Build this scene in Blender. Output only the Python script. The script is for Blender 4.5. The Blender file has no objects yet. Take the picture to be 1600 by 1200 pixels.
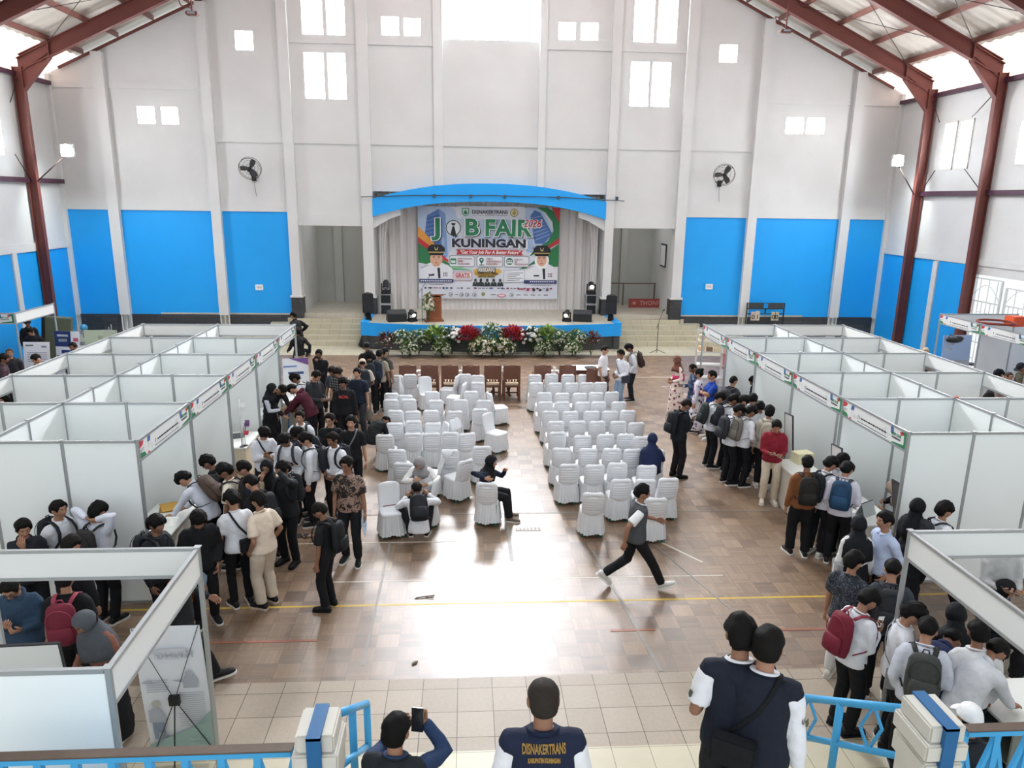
import bpy, bmesh, math, random
import numpy as np
from mathutils import Vector, Matrix, Quaternion, noise as mnoise
random.seed(7)
SC = bpy.context.scene
COL = SC.collection
PI = math.pi
# ------------------------------------------------------------------ camera model (metres; X right, Y towards the stage, Z up)
FPX, CX, CY, CAMZ = 1148.0, 800.0, 600.0, 5.5
def _n(v): return v / np.linalg.norm(v)
_Y = _n(np.array([-72.4, -288.6, FPX]))
_D = np.array([-66., 4585., FPX]); _D = _n(_D - _Y * (_D @ _Y))
_Z = -_D
_X = np.cross(_Y, _Z); _X = _X if _X[0] > 0 else -_X
CM = np.stack([_X, _Y, _Z])
def _ray(x, y): return CM @ np.array([x - CX, y - CY, FPX])
def onz(x, y, z=0.0):
    d = _ray(x, y); t = (z - CAMZ) / d[2]; return Vector((d[0]*t, d[1]*t, z))
def ony(x, y, Y):
    d = _ray(x, y); t = Y / d[1]; return Vector((d[0]*t, Y, CAMZ + d[2]*t))
def onx(x, y, X):
    d = _ray(x, y); t = X / d[0]; return Vector((X, d[1]*t, CAMZ + d[2]*t))
def make_camera():
    cd = bpy.data.cameras.new('camera'); co = bpy.data.objects.new('camera', cd); COL.objects.link(co)
    cd.sensor_width = 36.0; cd.sensor_fit = 'HORIZONTAL'; cd.lens = 36.0 * FPX / 1600.0
    cd.clip_start = 0.05; cd.clip_end = 300
    r = CM @ np.array([1., 0, 0]); u = CM @ np.array([0, -1., 0]); b = CM @ np.array([0, 0, -1.])
    co.matrix_world = Matrix(((r[0], u[0], b[0], 0), (r[1], u[1], b[1], 0), (r[2], u[2], b[2], CAMZ), (0, 0, 0, 1)))
    SC.camera = co
# ------------------------------------------------------------------ materials
def lin(h):
    if isinstance(h, (tuple, list)): return tuple(h)[:3]
    h = h.lstrip('#'); o = []
    for i in (0, 2, 4):
        c = int(h[i:i+2], 16) / 255.0
        o.append(c / 12.92 if c <= 0.04045 else ((c + 0.055) / 1.055) ** 2.4)
    return tuple(o)
_M = {}
def mat(name, col='cccccc', rough=0.6, metal=0.0, emit=None, estr=0.0, var=0.0, vscale=8.0, spec=0.4, trans=0.0, alpha=None, bump=0.0, bscale=40.0, sub=0.0):
    if name in _M: return _M[name]
    m = bpy.data.materials.new(name); m.use_nodes = True
    nt = m.node_tree; b = nt.nodes['Principled BSDF']
    c = lin(col)
    b.inputs['Base Color'].default_value = (*c, 1); b.inputs['Roughness'].default_value = rough
    b.inputs['Metallic'].default_value = metal; b.inputs['Specular IOR Level'].default_value = spec
    if emit is not None:
        b.inputs['Emission Color'].default_value = (*lin(emit), 1); b.inputs['Emission Strength'].default_value = estr
    if trans: b.inputs['Transmission Weight'].default_value = trans
    if sub:
        b.inputs['Subsurface Weight'].default_value = sub; b.inputs['Subsurface Radius'].default_value = (.02, .01, .006)
    if alpha is not None: b.inputs['Alpha'].default_value = alpha
    if var or bump:
        tc = nt.nodes.new('ShaderNodeTexCoord')
    if var:
        nz = nt.nodes.new('ShaderNodeTexNoise'); nz.inputs['Scale'].default_value = vscale; nz.inputs['Detail'].default_value = 3
        nt.links.new(tc.outputs['Object'], nz.inputs['Vector'])
        mx = nt.nodes.new('ShaderNodeMix'); mx.data_type = 'RGBA'
        mx.inputs[6].default_value = (*[max(0, x * (1 - var)) for x in c], 1); mx.inputs[7].default_value = (*[min(1, x * (1 + var)) for x in c], 1)
        nt.links.new(nz.outputs['Fac'], mx.inputs[0]); nt.links.new(mx.outputs[2], b.inputs['Base Color'])
    if bump:
        n2 = nt.nodes.new('ShaderNodeTexNoise'); n2.inputs['Scale'].default_value = bscale
        nt.links.new(tc.outputs['Object'], n2.inputs['Vector'])
        bp = nt.nodes.new('ShaderNodeBump'); bp.inputs['Strength'].default_value = bump; bp.inputs['Distance'].default_value = 0.02
        nt.links.new(n2.outputs['Fac'], bp.inputs['Height']); nt.links.new(bp.outputs['Normal'], b.inputs['Normal'])
    _M[name] = m
    return m
class NG:   # tiny node graph helper
    def __init__(s, name):
        s.m = bpy.data.materials.new(name); s.m.use_nodes = True; s.nt = s.m.node_tree
        s.b = s.nt.nodes['Principled BSDF']
    def n(s, t, **k):
        x = s.nt.nodes.new(t)
        for a, v in k.items(): setattr(x, a, v)
        return x
    def l(s, a, b): s.nt.links.new(a, b)
    def math(s, op, a, b=None, c=None):
        x = s.n('ShaderNodeMath', operation=op)
        for i, v in enumerate((a, b, c)):
            if v is None: continue
            if isinstance(v, (int, float)): x.inputs[i].default_value = v
            else: s.l(v, x.inputs[i])
        return x.outputs[0]
    def mix(s, f, a, b):
        x = s.n('ShaderNodeMix', data_type='RGBA')
        if isinstance(f, (int, float)): x.inputs[0].default_value = f
        else: s.l(f, x.inputs[0])
        for i, v in ((6, a), (7, b)):
            if isinstance(v, (tuple, list)): x.inputs[i].default_value = (*v[:3], 1)
            elif isinstance(v, str): x.inputs[i].default_value = (*lin(v), 1)
            else: s.l(v, x.inputs[i])
        return x.outputs[2]
    def xyz(s):
        tc = s.n('ShaderNodeTexCoord'); sp = s.n('ShaderNodeSeparateXYZ'); s.l(tc.outputs['Object'], sp.inputs[0])
        return tc.outputs['Object'], sp.outputs[0], sp.outputs[1], sp.outputs[2]
# ------------------------------------------------------------------ object bookkeeping
def tag(o, label=None, cat=None, group=None, kind=None):
    if label: o['label'] = label
    if cat: o['category'] = cat
    if group: o['group'] = group
    if kind: o['kind'] = kind
    return o
def empty(name, loc=(0, 0, 0), rz=0.0, label=None, cat=None, group=None, parent=None):
    o = bpy.data.objects.new(name, None); COL.objects.link(o); o.empty_display_size = 0.1
    o.location = loc; o.rotation_euler = (0, 0, rz)
    if parent: o.parent = parent
    return tag(o, label, cat, group)
def link(name, me, mats=None, parent=None, loc=None, rz=None):
    o = bpy.data.objects.new(name, me); COL.objects.link(o)
    if mats is not None:
        if not isinstance(mats, (list, tuple)): mats = [mats]
        if len(me.materials) == 0:
            for m in mats: me.materials.append(m)
        else:
            for i, m in enumerate(mats):
                if i < len(o.material_slots) and me.materials[i] is not m:
                    o.material_slots[i].link = 'OBJECT'; o.material_slots[i].material = m
    if parent: o.parent = parent
    if loc is not None: o.location = loc
    if rz is not None: o.rotation_euler = (0, 0, rz)
    return o
def copy_tree(o, parent=None):
    c = o.copy(); COL.objects.link(c)
    if parent: c.parent = parent
    for ch in list(o.children): copy_tree(ch, c)
    return c
class MB:
    """collects shapes into one mesh"""
    def __init__(s): s.v = []; s.f = []; s.mi = []; s.sm = []
    def add(s, vs, fs, mi=0, smooth=False):
        k = len(s.v); s.v += [tuple(x) for x in vs]
        s.f += [tuple(i + k for i in f) for f in fs]; s.mi += [mi] * len(fs); s.sm += [smooth] * len(fs)
        return s
    def box(s, x0, y0, z0, x1, y1, z1, mi=0, M=None):
        vs = [(x0,y0,z0),(x1,y0,z0),(x1,y1,z0),(x0,y1,z0),(x0,y0,z1),(x1,y0,z1),(x1,y1,z1),(x0,y1,z1)]
        if M is not None: vs = [M @ Vector(v) for v in vs]
        return s.add(vs, [(0,3,2,1),(4,5,6,7),(0,1,5,4),(1,2,6,5),(2,3,7,6),(3,0,4,7)], mi)
    def bar(s, a, b, w, h=None, mi=0, up=(0,0,1)):
        """rectangular bar from a to b, w across, h along up"""
        h = w if h is None else h
        a, b = Vector(a), Vector(b); d = (b - a).normalized(); u = Vector(up)
        if abs(d.dot(u)) > .99: u = Vector((0, 1, 0))
        r = d.cross(u).normalized(); u = r.cross(d).normalized()
        vs = []
        for p in (a, b):
            for sx, sy in ((-1,-1),(1,-1),(1,1),(-1,1)): vs.append(p + r*sx*w/2 + u*sy*h/2)
        return s.add(vs, [(0,1,2,3),(7,6,5,4),(0,4,5,1),(1,5,6,2),(2,6,7,3),(3,7,4,0)], mi)
    def tube(s, pts, r, n=10, mi=0, caps=True, closed=False):
        vs, fs = sweep([Vector(p) for p in pts], r if isinstance(r, (list, tuple)) else [r]*len(pts), n, caps, closed)
        return s.add(vs, fs, mi, True)
    def cyl(s, a, b, r, n=16, mi=0, r2=None): return s.tube([a, b], [r, r if r2 is None else r2], n, mi)
    def lathe(s, prof, n=20, mi=0, c=(0, 0, 0), smooth=True):
        vs, fs = [], []
        m = len(prof)
        for i in range(n):
            a = 2*PI*i/n
            for r, z in prof: vs.append((c[0]+r*math.cos(a), c[1]+r*math.sin(a), c[2]+z))
        for i in range(n):
            for j in range(m-1):
                a, b = i*m+j, ((i+1) % n)*m+j
                fs.append((a, b, b+1, a+1))
        return s.add(vs, fs, mi, smooth)
    def ball(s, c, r, nu=12, nv=8, mi=0, M=None):
        r = (r, r, r) if isinstance(r, (int, float)) else r
        vs, fs = [], []
        for j in range(nv+1):
            t = PI*j/nv
            for i in range(nu):
                a = 2*PI*i/nu
                p = Vector((r[0]*math.sin(t)*math.cos(a), r[1]*math.sin(t)*math.sin(a), r[2]*math.cos(t)))
                if M is not None: p = M @ p
                vs.append(p + Vector(c))
        for j in range(nv):
            for i in range(nu):
                a = j*nu+i; b = j*nu+(i+1) % nu
                fs.append((a, a+nu, b+nu, b))
        return s.add(vs, fs, mi, True)
    def prism(s, poly, a, b, mi=0, axis='y'):
        """extrude a 2-D polygon (x,z) along y from a to b (axis 'x': (y,z) along x; 'z': (x,y) along z)"""
        n = len(poly)
        def P(p, t): return {'y': (p[0], t, p[1]), 'x': (t, p[0], p[1]), 'z': (p[0], p[1], t)}[axis]
        vs = [P(p, a) for p in poly] + [P(p, b) for p in poly]
        fs = [tuple(range(n)), tuple(range(2*n-1, n-1, -1))] + [(i, i+n, (i+1) % n+n, (i+1) % n) for i in range(n)]
        return s.add(vs, fs, mi)
    def mesh(s, name='m', bevel=0.0, fixn=True):
        me = bpy.data.meshes.new(name); me.from_pydata(s.v, [], s.f)
        me.polygons.foreach_set('material_index', s.mi); me.polygons.foreach_set('use_smooth', s.sm)
        if fixn or bevel:
            bm = bmesh.new(); bm.from_mesh(me)
            if fixn: bmesh.ops.recalc_face_normals(bm, faces=bm.faces)
            if bevel:
                bmesh.ops.bevel(bm, geom=[e for e in bm.edges if e.is_manifold and e.calc_face_angle(0) > .5], offset=bevel, segments=2, affect='EDGES', clamp_overlap=True)
            bm.to_mesh(me); bm.free()
        me.update(); return me
    def build(s, name, mats, parent=None, loc=None, rz=None, bevel=0.0, fixn=True):
        me = s.mesh(name, bevel, fixn)
        for m in (mats if isinstance(mats, (list, tuple)) else [mats]): me.materials.append(m)
        return link(name, me, None, parent, loc, rz)
def sweep(pts, radii, n=10, caps=True, closed=False, squash=None, ref=None):
    """rings of n verts along pts; radius r or (rx, ry): rx along the side axis, ry along the other"""
    m = len(pts); vs, fs = [], []
    T = []
    for i in range(m):
        if closed: d = pts[(i+1) % m] - pts[i-1]
        else: d = pts[min(i+1, m-1)] - pts[max(i-1, 0)]
        T.append(d.normalized())
    side = Vector(ref) if ref is not None else (Vector((1, 0, 0)) if abs(T[0].x) < .9 else Vector((0, 1, 0)))
    side = (side - T[0]*side.dot(T[0])).normalized()
    for i in range(m):
        side = (side - T[i]*side.dot(T[i]))
        side = side.normalized() if side.length > 1e-6 else T[i].orthogonal().normalized()
        oth = T[i].cross(side)
        r = radii[i]; rx, ry = (r, r) if isinstance(r, (int, float)) else r
        for k in range(n):
            a = 2*PI*k/n
            vs.append(pts[i] + side*rx*math.cos(a) + oth*ry*math.sin(a))
    for i in range(m if closed else m-1):
        j = (i+1) % m
        for k in range(n):
            k2 = (k+1) % n
            fs.append((i*n+k, i*n+k2, j*n+k2, j*n+k))
    if caps and not closed:
        fs.append(tuple(range(n-1, -1, -1))); fs.append(tuple((m-1)*n+k for k in range(n)))
    return vs, fs
def text_mesh(txt, size=1.0, depth=0.0, bold=0.0, shear=0.0, align='CENTER', spacing=1.0):
    cu = bpy.data.curves.new('t', 'FONT'); cu.body = txt; cu.size = size; cu.extrude = depth; cu.offset = bold
    cu.align_x = align; cu.align_y = 'CENTER'; cu.shear = shear; cu.space_character = spacing; cu.resolution_u = 3
    o = bpy.data.objects.new('t', cu); COL.objects.link(o)
    dg = bpy.context.evaluated_depsgraph_get(); dg.update()
    me = bpy.data.meshes.new_from_object(o.evaluated_get(dg))
    bpy.data.objects.remove(o); bpy.data.curves.remove(cu)
    me.materials.clear()
    return me
_TM = {}
def text(name, txt, size, mtl, parent, M, bold=0.0, shear=0.0, align='CENTER', spacing=1.0, depth=0.002, width=None):
    """flat lettering: text plane is local XY of matrix M"""
    key = (txt, size, bold, shear, align, spacing, depth, width, mtl.name)
    if key not in _TM:
        me = text_mesh(txt, size, depth, bold, shear, align, spacing)
        if width:
            xs = [v.co.x for v in me.vertices]; w = max(xs)-min(xs)
            for v in me.vertices: v.co.x *= width / w
        me.materials.append(mtl); _TM[key] = me
    o = bpy.data.objects.new(name, _TM[key]); COL.objects.link(o)
    o.parent = parent; o.matrix_local = M
    return o
def basis(o, x, y, z=None):
    x, y = Vector(x).normalized(), Vector(y).normalized(); z = x.cross(y) if z is None else Vector(z)
    return Matrix(((x.x, y.x, z.x, o[0]), (x.y, y.y, z.y, o[1]), (x.z, y.z, z.z, o[2]), (0, 0, 0, 1)))
# ------------------------------------------------------------------ people: one generator, many poses and clothes
def V(*a): return Vector(a)
def sstep(a, b, x):
    t = min(1, max(0, (x-a)/(b-a))); return t*t*(3-2*t)
def ik(a, t, l1, l2, pole):
    d = t - a; L = min(d.length, (l1+l2)*.999); dn = d.normalized()
    t = a + dn*L
    x = (l1*l1 - l2*l2 + L*L) / (2*L); h = math.sqrt(max(0, l1*l1 - x*x))
    p = pole - dn*pole.dot(dn); p = p.normalized() if p.length > 1e-5 else dn.orthogonal()
    return a + dn*x + p*h, t
POSES = {
 'raise': dict(rh=(.14, .12, 2.0), rpole=(1, .2, -.2), head=(-6, 0)),
 'stand': {},
 'stand2': dict(lf=(-.12, .05, 14), rf=(.10, -.03, -6), head=(6, 12), rh=(.22, .06, .82)),
 'paper': dict(rh=(.09, .30, 1.06), lh=(-.10, .29, 1.04), hold=1, head=(32, 0)),
 'phone': dict(rh=(.05, .27, 1.16), lh=(-.07, .25, 1.10), hold=1, head=(38, 0), lean=6),
 'onehand': dict(rh=(.08, .30, 1.08), hold=1, head=(24, -8)),
 'lookdown': dict(head=(36, 8), lean=8, rh=(.16, .22, .95), lh=(-.18, .12, .86)),
 'leantable': dict(lean=34, head=(62, 0), rh=(.16, .52, .86), lh=(-.14, .54, .86), rf=(.12, -.06, -6), lf=(-.12, .02, 6)),
 'leanmore': dict(lean=50, head=(78, 0), rh=(.14, .62, .82), lh=(-.16, .60, .82), rf=(.12, -.08, -6), lf=(-.12, 0, 6)),
 'walk': dict(hipz=.885, rf=(.08, .34, 0, -14), lf=(-.08, -.36, 0, 38), rh=(.24, -.20, .86), lh=(-.23, .30, .92), lean=5),
 'stride': dict(hipz=.865, rf=(.08, .42, 0, -18), lf=(-.08, -.42, 0, 42), rh=(.26, -.22, .86), lh=(-.24, .36, .98), lean=4),
 'handhead': dict(lh=(-.03, .17, 1.56), head=(8, 0), rh=(.25, .03, .80), lpole=(-.9, .5, -.3)),
 'handsup': dict(rh=(.07, -.06, 1.50), lh=(-.07, -.06, 1.50), rpole=(1, .15, .35), lpole=(-1, .15, .35), head=(10, 0)),
 'cross': dict(rh=(-.10, .19, 1.16), lh=(.11, .21, 1.11), rpole=(1, .1, -.8), lpole=(-1, .1, -.8), head=(6, 0)),
 'handmouth': dict(rh=(.03, .19, 1.44), lh=(-.02, .26, 1.00), hold=1, head=(14, 0)),
 'photo': dict(rh=(.10, .32, 1.46), lh=(-.03, .30, 1.42), hold=1, head=(8, 0), rpole=(.8, 0, -1), lpole=(-.8, 0, -1)),
 'belly': dict(rh=(.07, .17, 1.00), lh=(-.16, .20, .98), head=(10, 0)),
 'chin': dict(rh=(.05, .20, 1.36), lh=(-.06, .19, 1.08), head=(18, 0)),
 'pocket': dict(rh=(.20, .06, .88), lh=(-.20, .06, .88), head=(4, 0)),
 'sit': dict(hipz=.50, rf=(.11, .44, -5), lf=(-.11, .44, 5), rh=(.12, .32, .62), lh=(-.12, .32, .62), lean=8, head=(28, 0)),
 'sitphone': dict(hipz=.50, rf=(.11, .44, -5), lf=(-.11, .44, 5), rh=(.10, .34, .82), lh=(-.08, .33, .78), hold=1, lean=8, head=(22, 0)),
 'sitlean': dict(hipz=.50, rf=(.12, .46, -5), lf=(-.12, .46, 5), rh=(.10, .34, .80), lh=(-.14, .36, .72), rpole=(1, -.2, -.6), lpole=(-1, -.2, -.6), lean=16, head=(40, 10)),
 'sitside': dict(hipz=.50, rf=(.12, .50, -5), lf=(-.10, .46, 5), rh=(.27, .06, .90), lh=(.03, .40, .98), lpole=(-.8, 0, -1), rpole=(.7, -.5, .1), lean=12, head=(10, 14)),
 'hunch': dict(hipz=.50, rf=(.11, .42, -5), lf=(-.11, .42, 5), rh=(.10, .46, .66), lh=(-.10, .46, .66), lean=58, head=(88, 0)),
 'squat': dict(hipz=.26, hipy=-.10, rf=(.15, .12, -18), lf=(-.13, .16, 14), rh=(.20, .42, .62), lh=(-.16, .42, .60), lean=32, head=(40, 0), kp=.35),
 'run': dict(hipz=.90, rf=(.08, .30, 0, -10), lf=(-.08, -.42, 0, 60, .22), rh=(.22, .05, 1.0), lh=(-.22, .20, 1.05), lean=14),
}
# ---- head
def head_pt(az, el):
    d = V(math.sin(az)*math.cos(el), math.cos(az)*math.cos(el), math.sin(el))
    x, y, z = d.x*.079, d.y*.096, d.z*.112
    t = max(0, (-z-.012)/.105)
    x *= 1 - .36*t**1.25
    if y < 0:
        y *= (1.07 if z > -.02 else 1.07 - .55*min(1, (-z-.02)/.09))
    else:
        y *= .95
        ax = abs(x)
        ns = sstep(.03, -.03, z) if z > -.03 else math.exp(-((z+.03)/.009)**2)
        y += .025*math.exp(-(x/(.009+.008*sstep(.02, -.03, z)))**2)*ns
        y -= .010*math.exp(-((ax-.031)/.016)**2 - ((z-.013)/.014)**2)
        y += .004*math.exp(-((z-.036)/.011)**2)*(ax < .055)
        y += .004*math.exp(-((ax-.042)/.02)**2 - ((z+.022)/.02)**2)
        y += .006*math.exp(-(x/.026)**2 - ((z+.061)/.012)**2)
        y += .009*math.exp(-(x/.022)**2 - ((z+.1)/.017)**2)
    return V(x, y, z)
def add_head(mb, M):
    nu, nv = 40, 24
    vs, fs = [], []
    azs = [(-1+2*i/nu) for i in range(nu)]
    azs = [math.copysign(abs(t)**1.45, t)*PI for t in azs]
    for j in range(nv+1):
        el = PI/2 - PI*j/nv
        for a in azs: vs.append(M @ head_pt(a, el))
    for j in range(nv):
        for i in range(nu):
            a = j*nu+i; b = j*nu+(i+1) % nu
            fs.append((a, a+nu, b+nu, b))
    mb.add(vs, fs, 0, True)
    R = M.to_3x3()
    for s in (-1, 1):
        mb.ball(M @ V(s*.078, -.004, -.004), (.008, .019, .031), 10, 8, 0, R @ Matrix.Rotation(s*-.35, 3, 'Z'))
        e = head_pt(s*.345, .115); e = V(s*.031, e.y-.004, .012)
        mb.ball(M @ e, (.012, .008, .0055), 8, 6, 3, R)
        mb.ball(M @ (e+V(0, .0042, 0)), (.0066, .0052, .0060), 8, 6, 1, R)
        y0 = head_pt(s*.32, .32).y
        mb.tube([M @ V(s*.014, y0+.005, .033), M @ V(s*.03, y0+.006, .038), M @ V(s*.048, y0-.008, .034)], [.0035, .0042, .002], 6, 1)
    ly = head_pt(0, -.55).y
    mb.ball(M @ V(0, ly-.001, -.057), (.023, .008, .0055), 10, 6, 2, R)
    mb.ball(M @ V(0, ly-.0015, -.067), (.020, .008, .0055), 10, 6, 2, R)
def shell(M, cover, nu=44, nv=26, noise_amp=.004, seed=0, nf=26):
    """closed cap around the head: cover(az, el) -> thickness or None (then the shell dives under the skin)"""
    mb = MB(); vs, fs = [], []
    for j in range(nv+1):
        el = PI/2 - PI*j/nv
        for i in range(nu):
            az = -PI + 2*PI*i/nu
            p = head_pt(az, el); th = cover(math.degrees(az), math.degrees(el))
            if th is None: q = p*.86
            else:
                nn = mnoise.noise(p*nf + V(seed*3.1, 0, 0))
                q = p + p.normalized()*(th + noise_amp*nn*(1 if th > .006 else .3))
            vs.append(M @ q)
    for j in range(nv):
        for i in range(nu):
            a = j*nu+i; b = j*nu+(i+1) % nu
            fs.append((a, a+nu, b+nu, b))
    return mb.add(vs, fs, 0, True)
def hair_cover(front=36, thick=.020, side=6, back=-34, top=.0):
    def f(az, el):
        a = abs(az)
        if a < 32: h = front - 4*math.cos(math.radians(a*5))*0
        elif a < 62: h = front + (side-8-front)*sstep(32, 62, a)
        elif a < 80: h = side-8 + 12*sstep(62, 80, a)
        elif a < 108: h = side+4
        else: h = side+4 + (back-side-4)*sstep(108, 140, a)
        if el < h-4: return None
        t = sstep(h-4, h+16, el)
        return (.004 + thick*t)*(1+top*sstep(40, 80, el))
    return f
def scarf_cover(face_w=52, lo=-46, hi=34):
    def f(az, el):
        m, r = (hi+lo)/2, (hi-lo)/2
        if (az/face_w)**2 + ((el-m)/r)**2 < 1: return None
        return .016 + .008*sstep(20, 70, abs(az)) + (.012 if el < -40 else 0)
    return f
# ---- hand (right: fingers +Y, palm -Z, thumb on -X)
def add_hand(mb, M, side, curl):
    def P(x, y, z): return M @ V(-x*side if side < 0 else x, y, z)
    sx = 1 if side > 0 else -1
    def Q(x, y, z): return M @ V(x*sx, y, z)
    vs, fs = sweep([V(0, -.02, 0), V(0, .02, 0), V(0, .055, -.001), V(0, .088, -.002), V(0, .096, -.003)],
                   [(.024, .020), (.032, .018), (.040, .016), (.041, .012), (.030, .006)], 10, ref=(1, 0, 0))
    mb.add([Q(*v) for v in vs], fs, 0, True)
    for k, (x, L, y0) in enumerate(((-.029, .070, .084), (-.0095, .079, .089), (.010, .073, .086), (.0285, .057, .078))):
        c = curl*(.8+.12*k); p = V(x, y0-.012, -.002); a = c*.35; pts = [p]
        for seg in (.012, L*.45, L*.31, L*.24):
            p = p + V((x*.9)*seg*(.6 if seg > .012 else 0), math.cos(a)*seg, -math.sin(a)*seg); pts.append(p); a += c
        vs, fs = sweep(pts, [.0098, .0096, .0088, .0078, .0056], 7)
        mb.add([Q(*v) for v in vs], fs, 0, True)
    t = [V(-.020, .012, -.004), V(-.040, .034, -.012), V(-.053, .058, -.020-.01*curl), V(-.052+.012*curl, .080, -.030-.02*curl)]
    vs, fs = sweep(t, [.015, .0125, .0105, .0065], 7)
    mb.add([Q(*v) for v in vs], fs, 0, True)
# ---- skeleton
class Sk: pass
_SK = {}
def skeleton(pose, fem):
    k = (pose, fem)
    if k in _SK: return _SK[k]
    p = POSES[pose]; s = Sk()
    lean = math.radians(p.get('lean', 2)); hz = p.get('hipz', .918); hy = p.get('hipy', 0 if hz > .7 else 0)
    s.sit = hz < .7
    hip = V(0, hy, hz); s.hip = hip
    def spine(t):
        n = 24; q = hip.copy()
        if t < 0: a = lean*.35; return q + V(0, math.sin(a), math.cos(a))*t, a
        for i in range(n):
            u = (i+.5)/n*t; a = lean*(.45+1.0*u/.5); q = q + V(0, math.sin(a), math.cos(a))*(t/n)
        return q, lean*(.45+1.0*t/.5)
    s.spine = spine
    sw = .150 if fem else .170
    q, a = spine(.43)
    s.chestM = Matrix.Translation(q) @ Matrix.Rotation(-a, 4, 'X')
    s.neck0, na = spine(.49)
    hp, hyw = p.get('head', (4, 0))
    hp = math.radians(hp)
    nd = (na*.6 + hp*.4)
    s.headbase = s.neck0 + V(0, math.sin(nd), math.cos(nd))*.072
    R = Matrix.Rotation(math.radians(-hyw), 3, 'Z') @ Matrix.Rotation(-hp, 3, 'X')
    s.headc = s.headbase + R @ V(0, .018, .078)
    s.headM = Matrix.Translation(s.headc) @ R.to_4x4()
    s.headtop = s.headc + V(0, 0, .126)
    s.arm = {}
    for sd, nm in ((1, 'r'), (-1, 'l')):
        sh = s.chestM @ V(sd*sw, -.005, -.015)
        t = V(*p.get(nm+'h', (sd*.245, .04, .80)))
        if s.sit is False and hz < .9 and t.z < .9: t.z -= 0
        el, wr = ik(sh, t, .285, .25, V(*p.get(nm+'pole', (sd*.55, -1, -.35))))
        fd = (wr-el).normalized()
        hold = p.get('hold', 0)
        if hold and t.y > .15: pn = V(-sd*.45, -.2, .85)
        elif t.z > 1.3: pn = V(-sd*.4, .2 if t.y < 0 else -1, 0)
        elif p.get('lean', 0) > 20 and t.y > .3: pn = V(0, 0, -1); fd = (fd + V(0, 1, .6)).normalized()
        else: pn = V(-sd, 0.1, 0)
        z = -(pn - fd*pn.dot(fd)).normalized(); x = fd.cross(z)
        HM = Matrix(((x.x, fd.x, z.x, wr.x), (x.y, fd.y, z.y, wr.y), (x.z, fd.z, z.z, wr.z), (0, 0, 0, 1)))
        s.arm[sd] = (sh, el, wr, HM)
    s.leg = {}
    for sd, nm in ((1, 'r'), (-1, 'l')):
        f = list(p.get(nm+'f', (sd*.105, 0, sd*8))) ; f += [0]*(5-len(f))
        yaw = math.radians(-f[2]*1.0) if False else math.radians(-abs(f[2])*sd if f[2] else 0)
        pit = math.radians(f[3])
        # ankle sits above and behind the sole; heel lift for positive pitch, toe lift for negative
        ank = V(f[0], f[1], .085+f[4] + (.19*math.sin(pit) if pit > 0 else .0))
        hj = hip + V(sd*.088, 0, -.01)
        kn, an = ik(hj, ank, .425, .41, V(sd*p.get('kp', .10), 1, .1))
        s.leg[sd] = (hj, kn, an, yaw, pit)
    _SK[k] = s
    return s
# ---- fusing sweeps into one smooth skin
def fuse(mb, vox, smooth=4, fold=0.0, fscale=9.0, seed=0):
    me = mb.mesh('tmp', fixn=False)
    o = bpy.data.objects.new('tmp', me); COL.objects.link(o)
    r = o.modifiers.new('r', 'REMESH'); r.mode = 'VOXEL'; r.voxel_size = vox; r.use_smooth_shade = True
    if smooth:
        sm = o.modifiers.new('s', 'SMOOTH'); sm.factor = .5; sm.iterations = smooth
    dg = bpy.context.evaluated_depsgraph_get(); dg.update()
    out = bpy.data.meshes.new_from_object(o.evaluated_get(dg))
    bpy.data.objects.remove(o); bpy.data.meshes.remove(me)
    n = len(out.vertices)
    if n == 0: return [], []
    co = np.empty(n*3); out.vertices.foreach_get('co', co); co = co.reshape(-1, 3)
    if fold:
        no = np.empty(n*3); out.vertices.foreach_get('normal', no); no = no.reshape(-1, 3)
        x, y, z = co[:, 0]*fscale, co[:, 1]*fscale, co[:, 2]*fscale
        w = np.sin(2.1*z + 2.3*np.sin(1.3*x+seed) + 1.7*y) * .5 + np.sin(3.7*x - 1.9*z + 2*np.sin(1.7*y+seed*2)) * .35 + np.sin(5.1*z+4*x+seed)*.25
        w = np.sign(w)*np.abs(w)**1.3
        co = co + no*(w*fold)[:, None]
    fs = [tuple(p.vertices) for p in out.polygons]
    vs = [tuple(c) for c in co]
    bpy.data.meshes.remove(out)
    return vs, fs
def leg_tube(mb, L, rs, n=12, end=0.0, start=.0):
    hj, kn, an = L[0], L[1], L[2]
    pts = [hj+V(0, 0, .05), hj, hj.lerp(kn, .33), hj.lerp(kn, .75), kn, kn.lerp(an, .3), kn.lerp(an, .7), kn.lerp(an, 1+end)]
    vs, fs = sweep(pts, rs, n); mb.add(vs, fs, 0, True)
def arm_tube(mb, A, rs, n=10, upto=1.0, half=None):
    sh, el, wr = A[0], A[1], A[2]
    inn = sh + V(-sh.x*.55, 0, .0)
    if half is not None:
        e = sh.lerp(el, half); pts = [inn, sh.lerp(inn, .25), sh.lerp(el, .12), sh.lerp(el, .5*half), e]
    else:
        pts = [inn, sh.lerp(inn, .25), sh.lerp(el, .15), sh.lerp(el, .6), el, el.lerp(wr, .35), el.lerp(wr, .75), el.lerp(wr, upto)]
    vs, fs = sweep(pts, rs, n); mb.add(vs, fs, 0, True)
def torso(mb, s, prof, n=16):
    pts = [s.spine(t)[0] for t, _, _ in prof]
    vs, fs = sweep(pts, [(a, b) for _, a, b in prof], n, ref=(1, 0, 0)); mb.add(vs, fs, 0, True)
_BM = {}
def cached(key, fn):
    if key not in _BM: _BM[key] = fn()
    return _BM[key]
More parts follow.
